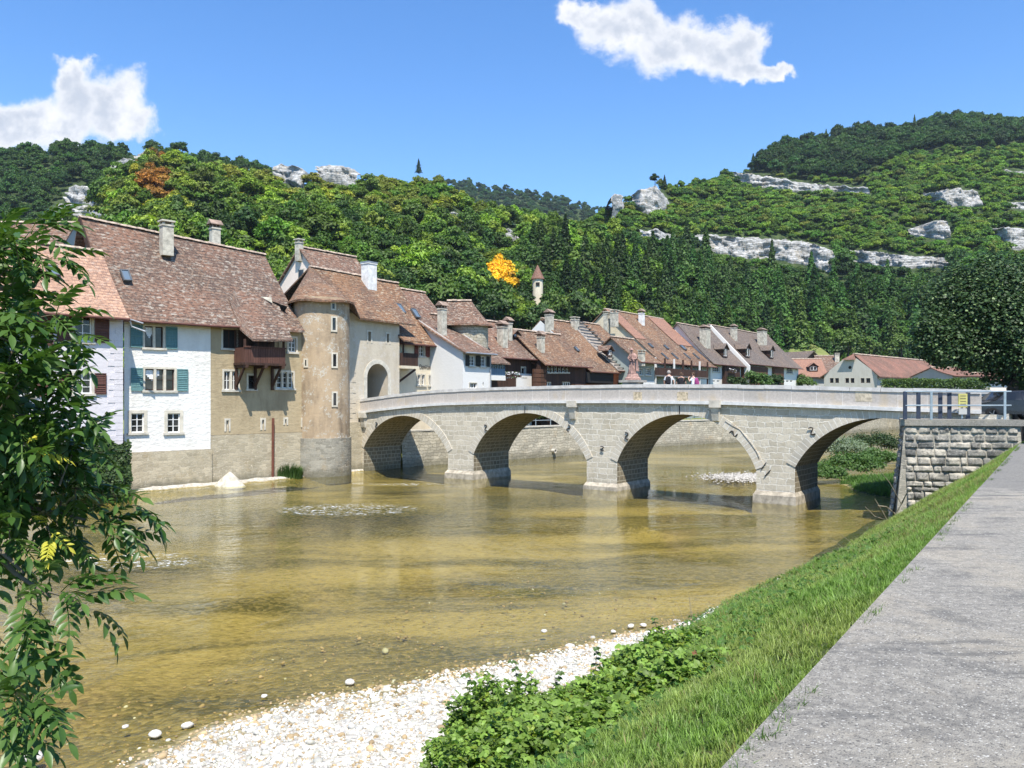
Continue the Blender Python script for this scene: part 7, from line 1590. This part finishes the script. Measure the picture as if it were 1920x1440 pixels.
# dry grass stalks and white umbels at the water edge
for i, (b0, t0_) in enumerate((((1296, 1195), (1291, 1110)), ((1288, 1195), (1268, 1128)), ((1300, 1200), (1293, 1120)), ((1276, 1192), (1258, 1140)), ((1610, 1035), (1575, 1000)), ((1590, 1040), (1562, 1012)))):
    Yd = 17.8 if b0[1] > 1100 else 27.; a, b = pix(*b0, Yd), pix(*t0_, Yd); root = tag(MB().tube([a, (a+b)/2+Vector((.02, 0, .03)), b], [.007, .006, .003], 5).build('dry_stalk', 'pale_twig'), ['tallest straw coloured stalk at the near end of the grass bank', 'short straw stalk leaning left beside the tallest one', 'straw stalk just right of the tallest one', 'leftmost bent straw stalk at the end of the gravel', 'longer dry stalk over the water near the platform', 'shorter dry stalk over the water near the platform'][i], 'stalk', 'dry stalks along the water edge')
rg = np.random.default_rng(5)
for i, (px, py, Yd, lb) in enumerate(((1488, 1083, 23.3, 'white flower umbels at the water edge halfway along the bank'), (1505, 1182, 16.8, 'white flower umbel in the middle of the grass slope'), (1283, 1170, 18, 'pale flower head at the near end of the gravel'))):
    c = pix(px, py, Yd); root = thing('wild_flower', lb, 'flower', c-Vector((0, 0, .35))); s_ = MB(); f_ = MB()
    for k in range(7 if i == 0 else 3):
        tip = c+Vector((rg.uniform(-.28, .28)*(1 if i == 0 else .5), rg.uniform(-.2, .2), rg.uniform(-.05, .12))); s_.tube([c-Vector((0, 0, .35)), tip], .005, 4, False)
        for _ in range(22): a = rg.random()*6.28; r = .09*math.sqrt(rg.random()); p = tip+Vector((math.cos(a)*r, math.sin(a)*r, .02-r*.2)); f_.poly([p+Vector((-.014, 0, 0)), p+Vector((0, -.014, .004)), p+Vector((.014, 0, 0)), p+Vector((0, .014, .004))])
    s_.build('stem', 'twig', root); f_.build('blossom', 'flower_white', root)
# bare dead branch against the platform wall
db = MB(); a = pix(1650, 1000, 31.5)
for pts in ([(1668, 985), (1690, 945), (1668, 905), (1648, 880)], [(1690, 945), (1700, 925), (1712, 915)], [(1668, 985), (1655, 960), (1640, 935)], [(1680, 965), (1662, 950), (1646, 948)], [(1672, 978), (1640, 968), (1622, 950)]): db.tube([pix(x, y, 33.0-.4*i) for i, (x, y) in enumerate(pts)], [.035, .022, .014, .008][:len(pts)], 5, False)
tag(db.build('dead_branch', 'pale_twig'), 'bare grey dead branch sticking out of the bank by the platform foot', 'branch')
# pebbles
def pebble(rg):
    import bmesh
    bm = bmesh.new(); bmesh.ops.create_icosphere(bm, subdivisions=2, radius=1); s = (1, rg.uniform(.6, .9), rg.uniform(.35, .6)); off = rg.random(3)*9
    V = np.array([v.co[:] for v in bm.verts]); V = V*(1+(fbm(V*1.1+off, 2)-.5)*.7)[:, None]*np.array(s); Fc = np.array([[v.index for v in f.verts] for f in bm.faces]); bm.free(); return V, Fc
pb = [proto('p%d' % i, *pebble(rga), 'pebble') for i in range(5)]; pcol = coll_of('pebble_kinds', pb)
rg = np.random.default_rng(41); n = 85000; t = rg.uniform(-6, 17.5, n); q = rg.uniform(3.8, 13, n); X, Y, Z = on_bank(t, q); qw = np.interp(t, [a for a, _ in QW], [b for _, b in QW]); dens = np.where(q < qw-.1, 1.0, np.where(q < qw+.9, .30*(1-(q-qw)/.9), .02)); k = rg.random(n) < dens
X, Y, Z, t, q, qw = [a[k] for a in (X, Y, Z, t, q, qw)]; n = len(X); sz1 = np.clip(rg.lognormal(-3.8, .45, n), .010, .09); edge = np.clip((q-qw+.9)/1.0, 0, 1)
wh = np.array([.66, .65, .62]); tnc = wh*rg.uniform(.5, 1.15, (n, 1)); tnc[:, 2] *= rg.uniform(.88, 1, n); och = rg.random(n) < .16+.75*edge**2; tnc[och] = np.array([.42, .31, .17])*rg.uniform(.6, 1.2, (och.sum(), 1)); Zp = np.maximum(Z, -.22)+sz1*.15
rot = np.stack([rg.normal(size=n)*.35, rg.normal(size=n)*.35, rg.random(n)*6.28], -1); o = scatter('gravel', np.stack([X, Y, Zp], -1), pcol, None, rot, np.stack([sz1]*3, -1), tnc); tag(o, 'white pebble beach along the near shore', 'gravel', kind='stuff')
# the bigger stones one can tell apart along the near water line
NTH = ['first', 'second', 'third', 'fourth', 'fifth', 'sixth', 'seventh', 'eighth', 'ninth', 'tenth', 'eleventh']; STX = [62, 235, 290, 352, 495, 656, 1020, 1068, 1183, 1206, 1150]
for i, (px, py, r) in enumerate(((62, 1420, .11), (235, 1362, .05), (290, 1376, .09), (352, 1360, .08), (495, 1305, .05), (656, 1279, .07), (1020, 1183, .07), (1068, 1212, .09), (1183, 1174, .08), (1206, 1172, .07), (1150, 1184, .05))):
    c = onz(px, py, .03); o = D.objects.new('stone', pb[i % 5].data.copy()); o.data.materials.clear()
    if 'stone_white' not in M: plain('stone_white', (.62, .58, .52), .85, var=.15, sc_=5, bump=.3)
    o.data.materials.append(M['stone_white']); link(o, None, c); o.scale = (r*1.3, r*1.3, r*1.2); o.rotation_euler = (0, 0, i*1.3); tag(o, ('largest white stone, in the shallows at the bottom left corner' if i == 0 else NTH[sorted(range(11), key=lambda k_: STX[k_]).index(i)]+' larger pale stone from the left along the edge of the pebble beach'), 'stone', 'larger stones along the near water line')
# small white islets of stones: at the third arch and in mid river
n = 3600; ii = np.zeros(n, int); I3 = [(15.6, 53.2, 2.2, 2.6), (5.3, 34.6, 1.0, .22), (6.6, 35.3, .5, .15)]; A_ = np.array([I3[k] for k in ii]); g1, g2 = rg.normal(size=n)*.5, rg.normal(size=n)*.5
X = A_[:, 0]+(g1*A_[:, 2]*.798+g2*A_[:, 3]*.602); Y = A_[:, 1]+(-g1*A_[:, 2]*.602+g2*A_[:, 3]*.798); sz1 = rg.uniform(.03, .09, n)
o = scatter('gravel', np.stack([X, Y, .03+.12*rg.random(n)*(ii == 0)-.02*(ii > 0)], -1), pcol, None, None, np.stack([sz1]*3, -1), np.array([.5, .48, .44])*rg.uniform(.5, 1.1, (n, 1))); tag(o, 'small pale gravel islet in the river beside the third pier', 'gravel', kind='stuff')

# ------------------------------------------------------------------ statue, people, small things
def skin_obj(name, V, E, R, mat, parent=None, origin=None, sub=2, root=0):
    og = ORI[parent.name] if parent is not None else Vector(origin); me = D.meshes.new(name); me.from_pydata([tuple(Vector(v)-og) for v in V], E, []); o = D.objects.new(name, me); link(o, parent, og); me.materials.append(M[mat])
    md = o.modifiers.new('Skin', 'SKIN'); md.use_smooth_shade = True
    for i, r in enumerate(R): me.skin_vertices[0].data[i].radius = (r if hasattr(r, '__len__') else (r, r)); me.skin_vertices[0].data[i].use_root = (i == root)
    s = o.modifiers.new('Sub', 'SUBSURF'); s.levels = sub; s.render_levels = sub; return o
class Fig:
    def __init__(s, base, face, h=1.75): s.b = Vector(base); f = Vector((*face, 0)).normalized(); s.f = f; s.r = Vector((f.y, -f.x, 0)); s.k = h/1.75
    def __call__(s, r, f, z): return s.b+(s.r*r+s.f*f+Vector((0, 0, z)))*s.k
def body(g, par, mat, arms, lean=.0):
    V = [g(0, 0, .95), g(0, lean*.3, 1.15), g(0, lean*.7, 1.38), g(0, lean, 1.50), g(0, lean+.02, 1.60), g(0, lean+.03, 1.70)]; R = [(.15, .11), (.14, .10), (.17, .11), (.06, .06), (.085, .095), (.07, .085)]; E = [(0, 1), (1, 2), (2, 3), (3, 4), (4, 5)]
    for sd in (-1, 1):
        k = len(V); V += [g(sd*.09, 0, .88), g(sd*.10, .03, .50), g(sd*.10, -.01, .09), g(sd*.10, .12, .05)]; R += [.085, .06, .042, .038]; E += [(0, k), (k, k+1), (k+1, k+2), (k+2, k+3)]
        k = len(V); V += [g(sd*.17, lean*.8, 1.41)]+[g(*p) for p in arms[0 if sd < 0 else 1]]; R += [.055, .042, .034, .024]; E += [(2, k), (k, k+1), (k+1, k+2), (k+2, k+3)]
    return skin_obj('body', V, E, [x*g.k if not hasattr(x, '__len__') else (x[0]*g.k, x[1]*g.k) for x in R], mat, par)
def head_bits(g, par, hairmat, lean=0.0, long=.0):
    m_ = MB(); c = g(0, lean+.02, 1.665); P = []
    for i in range(9):
        th = math.pi*i/8*.62; row = []
        for j in range(13):
            ph = 2*math.pi*j/12; d = g.r*math.sin(th)*math.cos(ph)+g.f*math.sin(th)*math.sin(ph)+Vector((0, 0, math.cos(th))); back = max(0, -math.sin(ph)); rr = .108+.012*back; row.append(c+Vector((d.x*rr, d.y*rr, d.z*.125-(back*long*math.sin(th) if i > 5 else 0)))*g.k)
        P.append(row)
    m_.grid(P); m_.build('hair', hairmat, par, smooth=True)
    f_ = MB(); f_.hexa([g(-.012, lean+.11, 1.62), g(.012, lean+.11, 1.62), g(.012, lean+.145, 1.625), g(-.012, lean+.145, 1.625)], [g(-.008, lean+.105, 1.665), g(.008, lean+.105, 1.665), g(.008, lean+.12, 1.665), g(-.008, lean+.12, 1.665)]); f_.build('nose', 'skin', par)
    e_ = MB()
    for sd in (-1, 1): e_.lathe(g(sd*.10, lean+.015, 1.62), [(.0, 0), (.018, .01), (.018, .05), (0, .06)], 6)
    e_.build('ear', 'skin', par)
def clothes(g, par, name, mat, rows):
    m_ = MB(); P = []
    for (z, rx, ry, fo) in rows: P.append([g(math.cos(2*math.pi*j/16)*rx, fo+math.sin(2*math.pi*j/16)*ry, z) for j in range(17)])
    m_.grid(P); return m_.build(name, mat, par, smooth=True)
def backpack(g, mat, label, z=1.22, off=-.2):
    m_ = MB(); P = []
    for i in range(9):
        f = i/8; zz = z-.23+.46*f; w_ = .15*(1-abs(2*f-1)**4*.5); d_ = .09*(1-abs(2*f-1)**3*.7); P.append([g(math.copysign(abs(math.cos(a))**.6, math.cos(a))*w_, off+math.copysign(abs(math.sin(a))**.6, math.sin(a))*d_, zz) for a in np.linspace(0, 2*math.pi, 17)])
    m_.grid(P); m_.poly(P[0][:-1]); m_.poly(P[-1][:-1]); root = m_.build('backpack', mat); tag(root, label, 'backpack'); s_ = MB()
    for sd in (-1, 1): s_.tube([g(sd*.10, off+.06, z+.18), g(sd*.11, .02, 1.47), g(sd*.12, .125, 1.33), g(sd*.13, .02, 1.08), g(sd*.12, off+.07, z-.15)], .018, 6)
    s_.build('strap', mat, root); m_ = MB(); m_.hexa([g(-.10, off-.09, z-.17), g(.10, off-.09, z-.17), g(.09, off-.135, z-.15), g(-.09, off-.135, z-.15)], [g(-.10, off-.09, z+.02), g(.10, off-.09, z+.02), g(.08, off-.125, z), g(-.08, off-.125, z)]); m_.build('pocket', mat, root)
def person(px, w_, face, lab, h, arms, hair, top, topn, bottoms, pack, long=0.0, lean=0.0):
    s_ = bs(px, w_); base = bp(s_, w_, sz(s_)+.065); root = thing('person', lab, 'person', base); g = Fig(base, face, h); body(g, root, 'skin', arms, lean); head_bits(g, root, hair, lean, long)
    clothes(g, root, topn, top, [(.90, .175, .125, 0), (1.05, .165, .12, 0), (1.22, .175, .125, lean*.3), (1.36, .185, .125, lean*.6), (1.43, .165, .105, lean*.8), (1.475, .075, .07, lean)])
    m_ = MB()
    for sd in (-1, 1): a = arms[0 if sd < 0 else 1]; m_.tube([g(sd*.15, lean*.8, 1.42), g(*(Vector((sd*.17, lean*.8, 1.41))*.35+Vector(a[0])*.65))], [.066*g.k, .056*g.k], 10, False)
    m_.build('sleeve', top, root); clothes(g, root, 'shorts' if bottoms == 'denim' else 'trousers', bottoms, [(.55, .15, .12, 0), (.75, .17, .125, 0), (.93, .172, .122, 0)])
    backpack(g, *pack); return root
dn = ((-.27, .02, 1.15), (-.25, .10, .90), (-.24, .14, .80)), ((.27, .02, 1.15), (.25, .10, .90), (.24, .14, .80))
person(1254, 1.5, (.35, 1), 'person with grey hair and a black backpack walking on the bridge, leftmost of three', 1.80, dn, 'hair_grey', 'white_cloth', 'shirt', 'denim', ('black_cloth', 'black backpack on the leftmost walker on the bridge'))
person(1277, 1.8, (.2, 1), 'person in sleeveless dark top between two other walkers on the bridge', 1.70, dn, 'hair_brown', 'black_cloth', 'top', 'black_cloth', ('black_cloth', 'dark backpack with straps on the middle walker'), .04)
up_ = ((-.24, .12, 1.22), (-.16, .24, 1.42), (-.08, .20, 1.54)), ((.24, .12, 1.22), (.16, .24, 1.42), (.08, .20, 1.54))
person(1300, 1.5, (-.8, .55), 'person in white shirt raising both hands to the face, rightmost of three on the bridge', 1.68, up_, 'hair_brown', 'white_cloth', 'shirt', 'denim', ('pink_cloth', 'pink and purple backpack on the rightmost walker'))
# statue on the upstream parapet
ssx = bs(1185, 3.65); sb = bp(ssx, 3.75, sz(ssx)+.17); stt = thing('statue', 'weathered reddish stone statue of a robed saint standing on the bridge parapet', 'statue', sb)
m_ = MB(); m_.box(sb+Vector((0, 0, .55)), 1.0, .9, 1.1, (.8, -.6)); m_.box(sb+Vector((0, 0, 1.17)), 1.35, 1.15, .14, (.8, -.6)); m_.build('pedestal', 'pedestal_stone', stt)
m_ = MB(); m_.lathe(sb+Vector((0, 0, 1.24)), [(.52, 0), (.50, .12), (.40, .2), (.33, .38), (.34, .42)], 12); m_.build('base', 'statue_stone', stt)
z0_ = HC+(HY-706)/F*49.8; g = Fig(Vector((sb.x, sb.y, z0_)), (-.45, -1), 1.72)
P = []
for i in range(23):
    f = i/22; z = .0+1.47*f; rx = np.interp(f, [0, .12, .3, .5, .62, .78, .92, 1], [.30, .26, .22, .19, .185, .21, .19, .09]); ry = np.interp(f, [0, .3, .62, .9, 1], [.24, .19, .16, .15, .08]); sway = .05*math.sin(f*4.2); row = []
    for j in range(37):
        a = 2*math.pi*j/36; fold = 1+.10*math.sin(a*9+f*2)*max(0, 1-f*1.25)+.05*math.sin(a*5+f*9); row.append(g(math.cos(a)*rx*fold+sway, math.sin(a)*ry*fold, z))
    P.append(row)
m_ = MB(); m_.grid(P); m_.build('robe', 'statue_stone', stt, smooth=True)
V = [g(.02, 0, 1.3), g(.03, .02, 1.48), g(.06, .05, 1.58), g(.08, .06, 1.68)]; R = [(.14, .1), (.055, .055), (.085, .095), (.07, .08)]; E = [(0, 1), (1, 2), (2, 3)]
for sd, ar in ((-1, ((-.27, .06, 1.12), (-.10, .20, 1.06), (.04, .22, 1.14))), (1, ((.28, .06, 1.14), (.16, .20, 1.02), (.02, .24, .98)))):
    k = len(V); V += [g(sd*.17, 0, 1.38)]+[g(*p) for p in ar]; R += [.075, .065, .052, .035]; E += [(0, k), (k, k+1), (k+1, k+2), (k+2, k+3)]
skin_obj('figure', V, E, R, 'statue_stone', stt)
m_ = MB(); m_.lathe(g(.07, .05, 1.66), [(.13, 0), (.115, .05), (.07, .11), (0, .13)], 12); m_.build('cap', 'statue_stone', stt)
m_ = MB(); m_.bar(g(-.16, .25, .95), g(.16, .22, 1.38), .05); m_.bar(g(-.02, .27, 1.28), g(.20, .22, 1.13), .045); m_.build('crucifix', 'statue_stone', stt)
m_ = MB(); P = [[g(.28+.05*math.sin(k), -.02+.1*j, 1.15-.11*k) for j in range(3)] for k in range(7)]
for k in range(6): m_.hexa([g(-.30-.02*k, -.06, 1.05-.12*k-.12), g(-.24, .10, 1.05-.12*k-.12), g(-.22, .06, 1.05-.12*k-.12), g(-.26, -.1, 1.05-.12*k-.12)], [g(-.29-.02*k, -.06, 1.05-.12*k), g(-.24, .10, 1.05-.12*k), g(-.22, .06, 1.05-.12*k), g(-.26, -.1, 1.05-.12*k)])
m_.build('cloak', 'statue_stone', stt)
# parasols of the inn, flower boxes
for px, py, Yq, lb in ((757, 733, 66, 'left red terrace parasol just above the parapet by the gate'), (778, 731, 68, 'right red terrace parasol just above the parapet by the gate')):
    c = pix(px, py, Yq); root = thing('parasol', lb, 'parasol', (c.x, c.y, 3)); m_ = MB().lathe((c.x, c.y, c.z-.55), [(1.15, 0), (1.17, .10), (.6, .42), (.05, .6), (0, .62)], 8); m_.build('canopy', 'red_cloth', root); MB().tube([(c.x, c.y, 3), (c.x, c.y, c.z)], .03, 8).build('pole', 'frame_white', root)
def flower_box(p, ln, ax, lb, n=160, spread=.28):
    root = thing('flower_box', lb, 'flower box', p); p = Vector(p); a = Vector((*ax, 0)).normalized(); MB().box(p+Vector((0, 0, .1)), ln, .25, .2, ax).build('box', 'dark_wood', root); f_ = MB(); l_ = MB()
    for k in range(n):
        c = p+a*rg.uniform(-ln/2, ln/2)+Vector((rg.uniform(-.2, .2), rg.uniform(-.2, .2), .2+rg.uniform(-.3, spread))); mb_ = f_ if k % 3 else l_; r = .06; d1, d2 = Vector(rg.normal(size=3)).normalized()*r, Vector(rg.normal(size=3)).normalized()*r; mb_.poly([c-d1, c-d2, c+d1, c+d2])
    f_.build('flowers', 'flower_white', root); l_.build('leaves', 'bush_green', root)
flower_box(FW.w(T(960, .9), .9, FW.z(960, 707, .9)), 2.6, (.602, .798), 'white geraniums hanging from a box under the blue bay', 260)
flower_box(FW.w(T(1374, .8), .8, FW.z(1374, 697, .8)), 2.6, (.602, .798), 'flower box on the timber bay of the one dormer house', 120)
# yellow notice and dark car under the tree
yp = pix(1805, 750, 35.0); yb_ = thing('notice_board', 'yellow notice panel on a post beside the parapet end', 'sign', (yp.x, yp.y, 4.42)); m_ = MB().box(yp+Vector((0, 0, -.02)), .37, .06, .60, (1, -.1)); m_.build('panel', 'yellow_panel', yb_); m_ = MB().box(yp+Vector((0, 0, -.5)), .34, .05, .26, (1, -.1)); m_.build('lower_panel', 'white_panel', yb_)
m_ = MB()
for k in range(4): m_.box(yp+Vector((0, -.034, .18-.12*k)), .24, .006, .025, (1, -.1))
m_.build('lettering', 'lettering', yb_); MB().box((yp.x, yp.y+.06, 4.42+.55), .06, .05, 1.1, (1, -.1)).build('post', 'galvanised', yb_)
car = thing('parked_car', 'dark car parked in the shade of the big tree behind the railing', 'car', (23.1, 37.4, 4.28)); cx_, cy_, cz_ = 23.1, 37.2, 4.28; prof = [(-1.95, .35), (-1.98, .62), (-1.85, .82), (-1.05, .95), (-.45, 1.38), (.75, 1.43), (1.55, 1.02), (1.95, .92), (2.0, .45), (1.9, .30)]; m_ = MB(); wd = .82
def cp2(x, s, z): return Vector((cx_+x, cy_+s*wd*(1 if z < .9 else 1-.28*(z-.9)/.5), cz_+z))
for sgn in (-1, 1): m_.poly([cp2(x, sgn, z) for x, z in prof])
for i in range(len(prof)): (a, b), (c, d) = prof[i], prof[(i+1) % len(prof)]; m_.poly([cp2(a, -1, b), cp2(c, -1, d), cp2(c, 1, d), cp2(a, 1, b)])
m_.build('body', 'car_paint', car); m_ = MB()
for sgn in (-1, 1): m_.poly([cp2(x, sgn*1.012, z) for x, z in ((-.92, .97), (-.42, 1.32), (.1, 1.35), (.1, .97))]); m_.poly([cp2(x, sgn*1.012, z) for x, z in ((.17, .97), (.17, 1.35), (.72, 1.36), (1.3, 1.02))])
m_.poly([cp2(-1.03, -.9, .975), cp2(-.5, -.9, 1.36), cp2(-.5, .9, 1.36), cp2(-1.03, .9, .975)]); m_.build('windscreen', 'window_glass', car)
for x in (-1.28, 1.28):
    for sgn in (-1, 1):
        c = Vector((cx_+x, cy_+sgn*.80, cz_+.31)); w2 = MB(); ring = []
        for k in range(20): a = 2*math.pi*k/20; ring.append(Vector((math.cos(a), 0, math.sin(a))))
        for k in range(20):
            a, b = ring[k], ring[(k+1) % 20]; o1, o2 = Vector((0, -.1, 0)), Vector((0, .1, 0)); w2.poly([c+a*.31+o1, c+b*.31+o1, c+b*.31+o2, c+a*.31+o2]); w2.poly([c+a*.31+o1, c+b*.31+o1, c+b*.2+o1, c+a*.2+o1]); w2.poly([c+a*.31+o2, c+b*.31+o2, c+b*.2+o2, c+a*.2+o2])
        wo = w2.build('wheel', 'tyre', car); w3 = MB()
        for k in range(5): a = 2*math.pi*k/5; w3.bar(c+Vector((0, sgn*.09, 0)), c+Vector((math.cos(a)*.2, sgn*.09, math.sin(a)*.2)), .06, .02)
        w3.build('rim', 'rim', wo)
m_ = MB()
for sgn in (-1, 1): m_.box((cx_-1.93, cy_+sgn*.6, cz_+.68), .1, .3, .14)
m_.build('headlight', 'white_panel', car)

# grass on the low bank upstream of the bridge
rg = np.random.default_rng(55); n = 16000; t = rg.uniform(40, 62, n); q = rg.uniform(-2, 11, n); X, Y, Z = on_bank(t, q); k = Z > .03; X, Y, Z = X[k], Y[k], Z[k]; n = len(X)
s3 = rg.uniform(2.2, 4.2, n); o = scatter('grass', np.stack([X, Y, Z], -1), gcol, None, np.stack([rg.normal(size=n)*.2, rg.normal(size=n)*.2, rg.random(n)*6.28], -1), np.stack([s3]*3, -1), np.array([.10, .20, .04])*rg.uniform(.6, 1.3, (n, 1))); tag(o, 'rank grass on the low bank seen through the fourth arch', 'grass', kind='stuff')
# air between us and the far ridges
hz = MB().box((0, 640, 200), 2600, 1500, 403.2); hzo = hz.build('haze', 'clean_white', None, (0, 0, 0)); hzo.data.materials.clear()
mh = D.materials.new('haze'); mh.use_nodes = True; th_ = NT(mh.node_tree); th_.n.clear(); oh = th_.node('ShaderNodeOutputMaterial'); pvn = th_.node('ShaderNodeVolumePrincipled', ins={'Color': (.75, .86, 1.0), 'Density': .00009, 'Anisotropy': .2}); th_.l.new(pvn.outputs[0], oh.inputs['Volume'])
hzo.data.materials.append(mh); tag(hzo, kind='stuff'); hzo['label'] = 'thin blue summer haze in the air of the valley'; hzo['category'] = 'haze'
